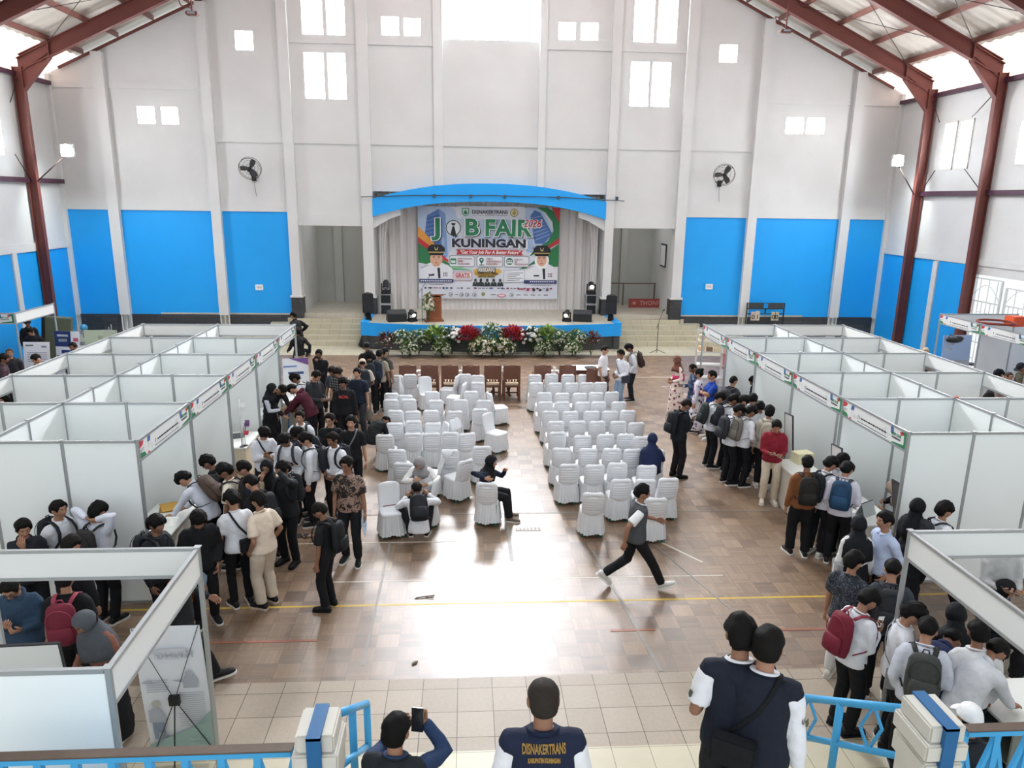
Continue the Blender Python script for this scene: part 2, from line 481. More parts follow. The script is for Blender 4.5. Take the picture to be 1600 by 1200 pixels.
def body_mesh(pose, fem, vox):
    s = skeleton(pose, fem); mb = MB()
    w = .94 if fem else 1
    torso(mb, s, [(-.08, .10, .07), (-.03, .150, .095), (.03, .150, .095), (.13, .128*w, .085), (.30, .150*w, .10), (.40, .158*w, .092), (.45, .11, .07), (.48, .062, .058)])
    for sd in (1, -1):
        arm_tube(mb, s.arm[sd], [.05, .056*w, .050*w, .043*w, .038*w, .039*w, .031*w, .025])
        leg_tube(mb, s.leg[sd], [.065, .075, .076, .060, .052, .052, .043, .036])
    vs, fs = sweep([s.neck0-V(0, 0, .05), s.neck0, s.headbase, s.headbase.lerp(s.headc, .45)], [.06, .054*w, .052*w, .05], 12); mb.add(vs, fs, 0, True)
    v, f = fuse(mb, vox, 3)
    out = MB(); out.add(v, f, 0, True)
    add_head(out, s.headM)
    p = POSES[pose]
    for sd in (1, -1):
        c = .75 if p.get('hold') else (.25 if p.get('lean', 0) > 20 else .42)
        add_hand(out, s.arm[sd][3], sd, c)
    return out.mesh('person', fixn=False)
def shoe_mesh(pose, fem, sd):
    s = skeleton(pose, fem); hj, kn, an, yaw, pit = s.leg[sd]
    mb = MB()
    R = Matrix.Rotation(yaw, 4, 'Z') @ Matrix.Rotation(-pit, 4, 'X')
    M = Matrix.Translation(an) @ R
    sec = [(-.075, .026, .055), (-.06, .036, .085), (-.01, .038, .105), (.04, .041, .085), (.09, .046, .062), (.14, .046, .052), (.18, .036, .044), (.198, .016, .034)]
    vs, fs = [], []; n = 12
    for y, w, h in sec:
        for k in range(n):
            a = 2*PI*k/n; c, q = math.cos(a), math.sin(a)
            vs.append(M @ V(w*math.copysign(abs(c)**.75, c), y, -.068 + (h/2)*(1+math.copysign(abs(q)**.8, q))))
    for i in range(len(sec)-1):
        for k in range(n): fs.append((i*n+k, i*n+(k+1) % n, (i+1)*n+(k+1) % n, (i+1)*n+k))
    fs += [tuple(range(n-1, -1, -1)), tuple((len(sec)-1)*n+k for k in range(n))]
    mb.add(vs, fs, 0, True)
    out = [(-.078, .030), (-.06, .041), (0, .041), (.06, .044), (.1, .05), (.15, .050), (.19, .038), (.205, .016)]
    poly = [(w, y) for y, w in out] + [(-w, y) for y, w in reversed(out)]
    k = len(poly)
    vs = [M @ V(x, y, -.085) for x, y in poly] + [M @ V(x, y, -.060) for x, y in poly]
    mb.add(vs, [tuple(range(k-1, -1, -1)), tuple(range(k, 2*k))] + [(i, (i+1) % k, (i+1) % k+k, i+k) for i in range(k)], 1)
    return mb.mesh('shoe')
def shirt_mesh(pose, fem, kind, vox, fat):
    s = skeleton(pose, fem); mb = MB(); w = (.93 if fem else 1.0)
    th = {'vest': .016, 'jacket': .012, 'hoodie': .012}.get(kind, 0.0)
    lo = {'tunic': -.30, 'jacket': -.12, 'hoodie': -.10}.get(kind, -.085)
    if s.sit: lo = max(lo, -.09)
    fx, fy = (1+.20*fat)*w, 1+.35*fat
    pr = []
    if lo < -.15: pr += [(lo, .20*fx, .16*fy), (-.15, .185*fx, .14*fy)]
    else: pr += [(lo, .184*fx+th, .136*fy+th)]
    pr += [(-.02, .183*fx+th, .134*fy+th), (.06, .170*fx+th, .124*fy+th), (.14, .157*fx+th, .114*fy+th), (.25, .166*fx+th, .119*fy+th), (.36, .172*w+th, .115+th), (.42, .165*w+th, .098+th), (.465, .115+th*.8, .078+th*.8), (.492, .068+th*.6, .066+th*.6)]
    torso(mb, s, pr, 18)
    for sd in (1, -1):
        A = s.arm[sd]
        if kind in ('long', 'tunic', 'jacket', 'hoodie', 'dress'):
            t2 = th*.6
            arm_tube(mb, A, [.062, .068*w+t2, .067*w+t2, .060*w+t2, .056*w+t2, .054*w+t2, .045*w+t2, .039*w+t2], upto=.97)
        elif kind == 'rolled':
            arm_tube(mb, A, [.07, .074*w, .070*w, .062*w, .057*w, .054*w, .050*w, .048*w], upto=.55)
        elif kind in ('short', 'polo', 'tee'):
            arm_tube(mb, A, [.060, .066*w, .068*w, .071*w, .073*w], half=.78)
    if kind == 'vest':
        for sd in (1, -1):
            sh, el = s.arm[sd][0], s.arm[sd][1]
            vs, fs = sweep([sh+V(-sh.x*.6, 0, .004), sh+V(-sh.x*.2, 0, .004), sh+V(0, 0, .0), sh.lerp(el, .06)], [.066, .074, .076, .066], 14); mb.add(vs, fs, 0, True)
    fold = {'vest': .003, 'jacket': .008, 'hoodie': .007}.get(kind, .0065)
    v, f = fuse(mb, vox, 4, fold, 9, hash((pose, kind)) % 7)
    out = MB(); out.add(v, f, 0, True)
    q, a = s.spine(.485)
    C = Matrix.Translation(q) @ Matrix.Rotation(-a-.28, 4, 'X')
    if kind in ('long', 'short', 'polo', 'rolled'):
        pts = [C @ V(.066*math.sin(t), .008+.070*math.cos(t), .006) for t in np.linspace(.25, 2*PI-.25, 18)]
        vs, fs = sweep(pts, [(.010, .022)]*18, 8, ref=(0, 0, 1)); out.add(vs, fs, 1, True)
        fr = [s.spine(t)[0] + V(0, 1, 0)*0 for t in (.46,)]
    elif kind in ('tee', 'vest'):
        pts = [C @ V(.070*math.sin(t), .006+.070*math.cos(t), -.004) for t in np.linspace(0, 2*PI, 20)[:-1]]
        vs, fs = sweep(pts, [.010]*19, 6, closed=True); out.add(vs, fs, 1, True)
    elif kind == 'hoodie':
        pts = [C @ V(.080*math.sin(t), -.012+.088*math.cos(t), -.006+(-.03 if math.cos(t) < -.2 else 0)) for t in np.linspace(0, 2*PI, 20)[:-1]]
        vs, fs = sweep(pts, [(.026 if math.cos(t) > .2 else .042) for t in np.linspace(0, 2*PI, 20)[:-1]], 8, closed=True); out.add(vs, fs, 1, True)
    elif kind == 'jacket':
        pts = [C @ V(.072*math.sin(t), .004+.074*math.cos(t), .010) for t in np.linspace(.5, 2*PI-.5, 18)]
        vs, fs = sweep(pts, [(.011, .028)]*18, 8, ref=(0, 0, 1)); out.add(vs, fs, 1, True)
    return out.mesh('shirt', fixn=False)
def trouser_mesh(pose, fem, kind, vox, fat):
    s = skeleton(pose, fem); mb = MB(); fx, fy = 1+.18*fat, 1+.3*fat
    if kind == 'skirt':
        if s.sit:
            mk = (s.leg[1][1]+s.leg[-1][1])/2; ma = (s.leg[1][2]+s.leg[-1][2])/2
            pts = [s.spine(.1)[0], s.hip, s.hip.lerp(mk, .5), mk+V(0, .01, -.02), mk.lerp(ma, .5), mk.lerp(ma, .98)]
            vs, fs = sweep(pts, [(.16, .11), (.19, .13), (.19, .11), (.185, .10), (.19, .10), (.20, .11)], 20, ref=(1, 0, 0))
        else:
            ma = (s.leg[1][2]+s.leg[-1][2])/2
            pts = [s.spine(.1)[0], s.hip, s.hip.lerp(ma, .3), s.hip.lerp(ma, .65), ma+V(0, 0, .0)]
            vs, fs = sweep(pts, [(.158, .114), (.186, .145), (.205, .180), (.220, .205), (.24, .215)], 28, ref=(1, 0, 0))
        mb.add(vs, fs, 0, True)
        v, f = fuse(mb, vox, 3, .011, 11, 2)
    else:
        torso(mb, s, [(-.10, .10*fx, .08), (-.05, .160*fx, .112*fy), (.02, .164*fx, .112*fy), (.09, .152*fx, .106*fy), (.115, .150*fx, .104*fy)])
        sl = {'slim': .88, 'wide': 1.16}.get(kind, 1.0)
        for sd in (1, -1):
            leg_tube(mb, s.leg[sd], [.072*fx, .086*fx, .090*fx*sl, .080*sl, .073*sl, .072*sl, .067*sl, .066*sl], end=-.02)
        v, f = fuse(mb, vox, 3, .005, 10, hash((pose, kind)) % 5)
    out = MB(); out.add(v, f, 0, True)
    return out.mesh('trousers', fixn=False)
def hair_mesh(pose, fem, style):
    s = skeleton(pose, fem); M = s.headM
    cf = {'short': (hair_cover(38, .022, 6, -30), .008), 'mop': (hair_cover(17, .031, 2, -40), .016), 'buzz': (hair_cover(42, .007, 10, -22), .001),
          'tousle': (hair_cover(30, .032, 4, -36), .017), 'side': (hair_cover(33, .026, 4, -34, .25), .012), 'thin': (hair_cover(46, .010, 8, -26, -.6), .002),
          'bun': (hair_cover(34, .024, -6, -50), .004)}[style]
    mb = shell(M, cf[0], noise_amp=cf[1], seed=len(style), nf=34 if style in ('tousle', 'mop') else 24)
    if style == 'bun': mb.ball(M @ V(0, -.09, .10), (.05, .05, .045), 12, 8)
    return mb.mesh('hair', fixn=False)
def scarf_mesh(pose, fem, style):
    s = skeleton(pose, fem)
    mb = shell(s.headM, scarf_cover(), nu=48, nv=30, noise_amp=.003)
    lo = {'long': -.02, 'short': .30}.get(style, .20)
    R = s.headM.to_3x3()
    c0 = s.headc + R @ V(0, -.012, -.075); c1 = s.headbase.lerp(s.neck0, .55)
    w = 1.0
    rings = [(c0, .080, .098), (c1+V(0, .0, 0), .086, .100)]
    n = 30
    for t, rx, ry in ((.47, .125, .118), (.43, .188, .142), (.36, .212, .160), (.28, .216, .172), (.20, .216, .178), (.10, .22, .182), (.0, .225, .188)):
        if t >= lo-1e-6: rings.append((s.spine(t)[0]+V(0, .004, 0), rx, ry))
    vs, fs = sweep([r[0] for r in rings], [(r[1], r[2]) for r in rings], n, caps=False, ref=(1, 0, 0))
    m = len(rings)
    vv = []
    for i, v in enumerate(vs):
        r, k = divmod(i, n); c = rings[r][0]; d = Vector(v)-c
        f = 1 + .05*math.sin(7*2*PI*k/n + r*.7)*min(1, max(0, (r-1)/3))
        q = c + d*f
        if r == m-1: q.z -= .05*math.cos(2*PI*k/n*1)*0 + .035*abs(math.sin(PI*k/n*3))
        vv.append(q)
    mb.add(vv, fs, 0, True)
    # inner lining gives the hem a thickness
    inn = [rings[i//n][0] + (q-rings[i//n][0])*.94 for i, q in enumerate(vv)]
    k0 = len(mb.v); mb.add(inn, [tuple(reversed(f)) for f in fs], 0, True)
    b = k0-len(vv)
    mb.add([], [], 0)
    for k in range(n):
        k2 = (k+1) % n
        mb.f.append((b+(m-1)*n+k, b+(m-1)*n+k2, k0+(m-1)*n+k2, k0+(m-1)*n+k)); mb.mi.append(0); mb.sm.append(True)
    return mb.mesh('headscarf', fixn=False)
def cap_mesh(pose, fem, style):
    s = skeleton(pose, fem); M = s.headM
    if style == 'cap':
        mb = shell(M, lambda az, el: None if el < 12 else .018+.012*sstep(12, 50, el), noise_amp=.001)
        vs = []; n = 12
        for k in range(n+1):
            a = math.radians(-58+116*k/n)
            for r, z in ((.098, .036), (.165, .026), (.098, .030), (.163, .019)):
                rr = r*(1 if r < .1 else .82+.24*math.cos(a))
                vs.append(M @ V(.9*rr*math.sin(a), rr*math.cos(a), z))
        fs = []
        for k in range(n):
            a, b = 4*k, 4*k+4
            fs += [(a, b, b+1, a+1), (a+2, a+3, b+3, b+2), (a+1, b+1, b+3, a+3), (a, a+2, b+2, b)]
        mb.add(vs, fs, 0, True)
        mb.ball(M @ V(0, 0, .138), .009, 8, 6)
    else:
        mb = MB()
        pts = [M @ V(0, -.005, z) for z in (.028, .05, .125, .137)]
        vs, fs = sweep(pts, [(.086, .106), (.087, .107), (.080, .100), (.060, .085)], 24, ref=(1, 0, 0)); mb.add(vs, fs, 0, True)
    return mb.mesh('cap', fixn=False)
def glasses_mesh(pose, fem):
    s = skeleton(pose, fem); M = s.headM; mb = MB()
    y = .098
    for sd in (-1, 1):
        mb.tube([M @ V(sd*.032+.021*math.cos(t), y-.25*abs(sd*.032+.021*math.cos(t))**1.5, .010+.016*math.sin(t)) for t in np.linspace(0, 2*PI, 14)[:-1]], .003, 6, closed=True)
        mb.tube([M @ V(sd*.053, y-.01, .014), M @ V(sd*.076, .06, .014), M @ V(sd*.080, -.01, .012)], .0025, 6)
    mb.tube([M @ V(-.011, y, .014), M @ V(.011, y, .014)], .0025, 6)
    return mb.mesh('glasses', fixn=False)
SKINS = ['#8d6752', '#9f765f', '#7b5845', '#b0876f']
def skin(i): return mat('skin_%d' % i, SKINS[i % 4], .55, sub=.0, spec=.3, var=.06, vscale=25)
def cloth(c, rough=.8, var=.10):
    return mat('cloth_' + c.strip('#'), c, rough, var=var, vscale=14, spec=.2, bump=.55, bscale=13)
def pattern(name):
    k = 'pattern_' + name
    if k in _M: return _M[k]
    g = NG(k); uv = g.n('ShaderNodeTexCoord').outputs['Object']
    if name == 'batik':
        vo = g.n('ShaderNodeTexVoronoi'); vo.inputs['Scale'].default_value = 8; g.l(uv, vo.inputs['Vector'])
        nz = g.n('ShaderNodeTexNoise'); nz.inputs['Scale'].default_value = 13; nz.inputs['Distortion'].default_value = 3.0; g.l(uv, nz.inputs['Vector'])
        f = g.math('GREATER_THAN', g.math('ADD', g.math('MULTIPLY', vo.outputs['Distance'], .55), nz.outputs['Fac']), .80)
        c = g.mix(f, '#1c1412', '#8d7468')
    elif name in ('kimono', 'yukata', 'flower'):
        vo = g.n('ShaderNodeTexVoronoi'); vo.inputs['Scale'].default_value = 9; g.l(uv, vo.inputs['Vector'])
        f = g.math('LESS_THAN', vo.outputs['Distance'], .34)
        a, b, d = {'kimono': ('#e8d6cc', '#8d5560', '#5d3f4a'), 'yukata': ('#20304e', '#c8ccd6', '#7d8ba6'), 'flower': ('#d9d6dc', '#2c3348', '#8a6fa0')}[name]
        f2 = g.math('GREATER_THAN', vo.outputs['Color'], .5)
        c = g.mix(f, a, g.mix(f2, b, d))
    elif name == 'check':
        _, x, y, z = g.xyz()
        fx = g.math('GREATER_THAN', g.math('FRACT', g.math('MULTIPLY', z, 16)), .5)
        fy = g.math('GREATER_THAN', g.math('FRACT', g.math('MULTIPLY', x, 16)), .6)
        c = g.mix(g.math('MULTIPLY', fx, fy), '#17181b', '#9b9a98')
    else:   # dark shirt with pale strokes
        nz = g.n('ShaderNodeTexNoise'); nz.inputs['Scale'].default_value = 20; nz.inputs['Distortion'].default_value = 3; g.l(uv, nz.inputs['Vector'])
        c = g.mix(g.math('GREATER_THAN', nz.outputs['Fac'], .58), '#181c26', '#596070')
    g.l(c, g.b.inputs['Base Color']); g.b.inputs['Roughness'].default_value = .8
    _M[k] = g.m; return g.m
def cm(c): return c if not isinstance(c, str) else (pattern(c[1:]) if c.startswith('@') else cloth(c))
CHEST = {}
def person(label, px, py, face, pose='stand', top=('long', '#dfe0e4'), bottom=('trousers', '#15161a'), hair=('short', '#141110'), shoes='#1b1b1d', sole='#d8d6d2',
           sk=0, sc=1.0, fem=False, fat=0.0, z0=0.0, vest=None, glasses=None, near=False, scarf=None, cap=None, group=None, collar=None, loc=None, zt=None):
    """px, py: where the top of the head shows in the photograph; face: compass of the gaze, 0 = towards the stage, 90 = to the right"""
    s = skeleton(pose, fem)
    vox = .012 if near else .0185
    yaw = -math.radians(face); sc = sc*(.95 if fem else 1.0)
    if loc is None:
        ht = s.headtop*sc; P = onz(px, py, (ht.z if zt is None else zt) + z0)
        off = Matrix.Rotation(yaw, 3, 'Z') @ V(ht.x, ht.y, 0)
        loc = V(P.x-off.x, P.y-off.y, z0)
    me = cached(('body', pose, fem, near), lambda: body_mesh(pose, fem, vox))
    hc = hair[1] if hair else '#141110'; hm = mat('hair_' + hc.strip('#'), tuple(x*.6 for x in lin(hc)), .7, var=.25, vscale=60, bump=.22, bscale=110, spec=.15)
    o = link('person', me, [skin(sk), mat('iris', '#120d0a', .3), mat('lips_%d' % sk, ['#84504a', '#93605a', '#74453e', '#a06a60'][sk % 4], .5), mat('eye_white', '#d8d4cf', .4)])
    o.location = loc; o.rotation_euler = (0, 0, yaw); o.scale = (sc, sc, sc)
    tag(o, label, 'person', group)
    def part(name, key, fn, mats, lab=None):
        c = link(name, cached(key, fn), mats, o)
        if lab: c['label'] = lab
        return c
    tk, tc = top
    if tk == 'robe':
        part('robe', ('sh', pose, fem, 'long', near, fat), lambda: shirt_mesh(pose, fem, 'long', vox, fat), [cm(tc), cm(collar or tc)])
        part('robe_skirt', ('tr', pose, fem, 'skirt', near, fat), lambda: trouser_mesh(pose, fem, 'skirt', vox, fat), [cm(tc)])
        q = s.spine(.14)[0]
        mb = MB(); a = s.spine(.09)[0]; b = s.spine(.22)[0]
        vs, fs = sweep([a, b], [(.178*(.95 if fem else 1), .132), (.18*(.95 if fem else 1), .134)], 24, ref=(1, 0, 0)); mb.add(vs, fs, 0, True)
        mb.box(-.10, a.y-.17, a.z-.02, .10, a.y-.12, b.z+.03)
        mb.build('sash', cm(bottom[1]), o)
    else:
        nm = {'jacket': 'jacket', 'hoodie': 'hoodie', 'tunic': 'tunic'}.get(tk, 'shirt')
        part(nm, ('sh', pose, fem, tk, near, fat), lambda: shirt_mesh(pose, fem, tk, vox, fat), [cm(tc), cm(collar or tc)])
        part('skirt' if bottom[0] == 'skirt' else 'trousers', ('tr', pose, fem, bottom[0], near, fat), lambda: trouser_mesh(pose, fem, bottom[0], vox, fat), [cm(bottom[1])])
    if vest: part('vest', ('sh', pose, fem, 'vest', near, fat), lambda: shirt_mesh(pose, fem, 'vest', vox, fat), [cm(vest), cm(vest)])
    for sd in (1, -1):
        part('shoe', ('shoe', pose, fem, sd), lambda: shoe_mesh(pose, fem, sd), [cloth(shoes, .5), cloth(sole, .6)])
    if scarf: part('headscarf', ('scarf', pose, fem, scarf[0]), lambda: scarf_mesh(pose, fem, scarf[0]), [cm(scarf[1])])
    elif hair:
        if cap: hair = ('buzz', hair[1])
        part('hair', ('hair', pose, fem, hair[0]), lambda: hair_mesh(pose, fem, hair[0]), [hm])
    if cap: part('cap', ('cap', pose, fem, cap[0]), lambda: cap_mesh(pose, fem, cap[0]), [cm(cap[1])])
    if glasses: part('glasses', ('gl', pose, fem), lambda: glasses_mesh(pose, fem), [mat('glasses_' + glasses, {'dark': '#100d0c', 'thin': '#2a2a2c'}[glasses], .2)])
    o_m = Matrix.Translation(loc) @ Matrix.Rotation(yaw, 4, 'Z') @ Matrix.Scale(sc, 4)
    PS = Sk(); PS.o = o; PS.M = o_m; PS.s = s; PS.pose = pose; PS.fat = fat; PS.fem = fem
    return PS
# ---- bags
def backpack(P, label, col, kind='pack', trim=None, group=None):
    s = P.s; big = 1.0
    key = ('bp', kind)
    w = .93 if P.fem else 1
    def shape():
        mb = MB()
        ys = [(-.165, 0), (-.20, .03), (-.27, .035), (-.315, .02), (-.325, -.02)]
        n = 20
        secs = [(.125, .60, .03), (.135, .80, .05), (.155, 1.0, .0), (.160, 1, 0), (.155, 1, 0), (.125, .85, 0)]
        prof = [(-.40, .105, .035), (-.385, .135, .060), (-.30, .152, .085), (-.15, .150, .085), (-.02, .138, .072), (.03, .112, .050), (.05, .07, .025)]
        vs, fs = sweep([V(0, -.205-.1*0, z) for z, a, b in prof], [(a, b) for z, a, b in prof], n, ref=(1, 0, 0))
        mb.add(vs, fs, 0, True)
        bm = mb.mesh('backpack'); return bm
    me = cached(key+('m',), shape)
    def pocket():
        mb = MB(); prof = [(-.375, .09, .02), (-.36, .115, .038), (-.28, .12, .045), (-.20, .11, .036), (-.185, .09, .018)]
        vs, fs = sweep([V(0, -.285, z) for z, a, b in prof], [(a, b) for z, a, b in prof], 16, ref=(1, 0, 0)); mb.add(vs, fs, 0, True)
        return mb.mesh('pocket')
    def strap(sd):
        mb = MB()
        pts = [V(sd*.075, -.150, .02), V(sd*.092, -.085, .058), V(sd*.100, .0, .066), V(sd*.112, .085, .025), V(sd*.125, .135, -.06), V(sd*.140, .142, -.16), V(sd*.165, .09, -.25), V(sd*.172, 0, -.30), V(sd*.150, -.13, -.34)]
        vs, fs = sweep(pts, [(.024, .007)]*7+[(.012, .005)]*2, 8, ref=(1, 0, 0)); mb.add(vs, fs, 0, True)
        return mb.mesh('strap')
    def handle():
        mb = MB(); mb.tube([V(-.03, -.18, .045), V(-.02, -.19, .085), V(.02, -.19, .085), V(.03, -.18, .045)], .007, 8); return mb.mesh('handle')
    def zipper():
        mb = MB(); mb.tube([V(.128*math.cos(t), -.275-.01*math.sin(t), -.12+.13*math.sin(t)) for t in np.linspace(-.5, PI+.5, 16)], .0045, 6); return mb.mesh('zipper')
    m = cloth(col, .7); tm = cloth(trim or '#141417', .6)
    o = link('backpack', me, [m]); tag(o, label, 'backpack', group)
    fatp = .04*P.fat
    o.matrix_world = P.M @ s.chestM @ Matrix.Translation((0, -fatp, 0))
    link('pocket', cached(('bp', 'p'), pocket), [m], o)
    link('handle', cached(('bp', 'h'), handle), [tm], o)
    link('zipper', cached(('bp', 'z'), zipper), [tm], o)
    for sd in (1, -1): link('strap', cached(('bp', 's', sd), lambda: strap(sd)), [cloth(trim or col, .7)], o)
    return o
def sling(P, label, col, sd=1, where='hip', strapcol=None, cat='bag'):
    """cross-body bag: strap over one shoulder, pouch on the opposite hip"""
    mb = MB(); r = 1+.25*P.fat
    C = P.s.chestM
    pth = [V(sd*.09, -.06, .062), V(sd*.09, .03, .058), V(sd*.06, .125*r, -.03), V(0, .140*r, -.14), V(-sd*.09, .135*r, -.28), V(-sd*.19*r, .05, -.40), V(-sd*.19*r, -.05, -.40), V(-sd*.09, -.130*r, -.26), V(0, -.138*r, -.14), V(sd*.06, -.12*r, -.02)]
    back = where == 'back'
    o = MB()
    px = (-sd*.10, -.185*r, -.40) if back else ((-sd*.17*r, .13*r, -.40) if where == 'front' else (-sd*.225*r, .0, -.44))
    w, d, h = (.13, .04, .09) if back else ((.10, .035, .08) if where == 'front' else (.04, .12, .10))
    o.box(px[0]-w, px[1]-d, px[2]-h, px[0]+w, px[1]+d, px[2]+h)
    m = cloth(col, .6)
    ob = o.build('bag', m, None, bevel=.018); tag(ob, label, cat)
    ob.matrix_world = P.M @ C
    vs, fs = sweep(pth, [(.014, .004)]*len(pth), 6, closed=True); mb.add(vs, fs, 0, True)
    mb.build('strap', cloth(strapcol or col, .6), ob)
    fl = MB(); fl.box(px[0]-w*.96, px[1]-d-.006, px[2], px[0]+w*.96, px[1]+d+.006, px[2]+h+.004); fl.build('flap', m, ob, bevel=.008)
    return ob
def held(P, label, kind='phone', hand=1, col=None):
    HM = P.M @ P.s.arm[hand][3]
    mb = MB()
    if kind == 'phone':
        mb.box(-.036, .03, -.032, .036, .185, -.022); m = [mat('phone_black', '#0c0c0f', .25)]; nm, cat = 'phone', 'phone'
    elif kind == 'paper':
        vs = []; 
        for j in range(5):
            for i in range(4): vs.append((-.105+.07*i, .02+.28*j/4, -.026+.012*math.sin(j*1.1+i)))
        fs = [(j*4+i, j*4+i+1, j*4+i+5, j*4+i+4) for j in range(4) for i in range(3)]
        mb.add(vs, fs, 0, True); mb.add([(x, y, z-.003) for x, y, z in vs], [tuple(reversed(f)) for f in fs], 0, True)
        m = [mat('paper_'+(col or 'white'), {'white': '#e9e9e6', 'blue': '#a9c4dd'}.get(col or 'white'), .8)]; nm, cat = 'paper', 'paper'
    else:
        mb.box(-.11, .02, -.034, .11, .32, -.020); m = [mat('folder_'+(col or 'k'), {'k': '#1c1c20', 'brown': '#a9782f'}.get(col or 'k'), .5)]; nm, cat = 'folder', 'folder'
    o = mb.build(nm, m, None); o.matrix_world = HM
    if kind == 'phone':
        sc = MB(); sc.box(-.032, .036, -.0215, .032, .179, -.0212); sc.build('screen', mat('phone_screen', '#20252c', .15), o)
    return tag(o, label, cat)
# ------------------------------------------------------------------ hall shell
XM, XL, XR, YB, ZE, SL = 0.95, -15.2, 17.1, 29.6, 9.7, 0.46
YF = -4.0
def roofz(x): return ZE + SL*(16.15-abs(x-XM))
def S(o, label=None): o['kind'] = 'structure'; return o
def m_wall():
    if 'wallwhite' in _M: return _M['wallwhite']
    g = NG('wallwhite'); v, x, y, z = g.xyz()
    n1 = g.n('ShaderNodeTexNoise'); n1.inputs['Scale'].default_value = .7; n1.inputs['Detail'].default_value = 5; g.l(v, n1.inputs['Vector'])
    n2 = g.n('ShaderNodeTexNoise'); n2.inputs['Scale'].default_value = 6; n2.inputs['Detail'].default_value = 4; g.l(v, n2.inputs['Vector'])
    c = g.mix(n1.outputs['Fac'], '#ccccca', '#dfe0e0')
    c = g.mix(g.math('MULTIPLY', g.math('GREATER_THAN', n2.outputs['Fac'], .73), .15), c, '#a8a39c')
    g.l(c, g.b.inputs['Base Color']); g.b.inputs['Roughness'].default_value = .75; g.b.inputs['Specular IOR Level'].default_value = .2
    _M['wallwhite'] = g.m; return g.m
WALL = m_wall()
BLUE = mat('blue_paint', '#1a9fee', .55, var=.05, vscale=1.5)
STEEL = mat('maroon_steel', '#683832', .5, var=.12, vscale=3)
PURPLE = mat('purple_steel', '#4a2c3e', .5, var=.15, vscale=4)
def m_stone():
    g = NG('black_stone'); v, x, y, z = g.xyz()
    mp = g.n('ShaderNodeCombineXYZ'); g.l(g.math('ADD', x, y), mp.inputs[0]); g.l(z, mp.inputs[1])
    br = g.n('ShaderNodeTexBrick'); br.inputs['Scale'].default_value = 1; br.inputs['Brick Width'].default_value = .6; br.inputs['Row Height'].default_value = .16
    br.inputs['Mortar Size'].default_value = .008; br.inputs['Color1'].default_value = (*lin('#26282b'), 1); br.inputs['Color2'].default_value = (*lin('#3a3b3d'), 1); br.inputs['Mortar'].default_value = (*lin('#101113'), 1)
    g.l(mp.outputs[0], br.inputs['Vector'])
    nz = g.n('ShaderNodeTexNoise'); nz.inputs['Scale'].default_value = 9; g.l(v, nz.inputs['Vector'])
    g.l(g.mix(g.math('MULTIPLY', nz.outputs['Fac'], .35), br.outputs['Color'], '#55555a'), g.b.inputs['Base Color']); g.b.inputs['Roughness'].default_value = .45
    bp = g.n('ShaderNodeBump'); bp.inputs['Strength'].default_value = .5; bp.inputs['Distance'].default_value = .02; g.l(br.outputs['Fac'], bp.inputs['Height']); bp.invert = True; g.l(bp.outputs['Normal'], g.b.inputs['Normal'])
    return g.m
STONE = m_stone()
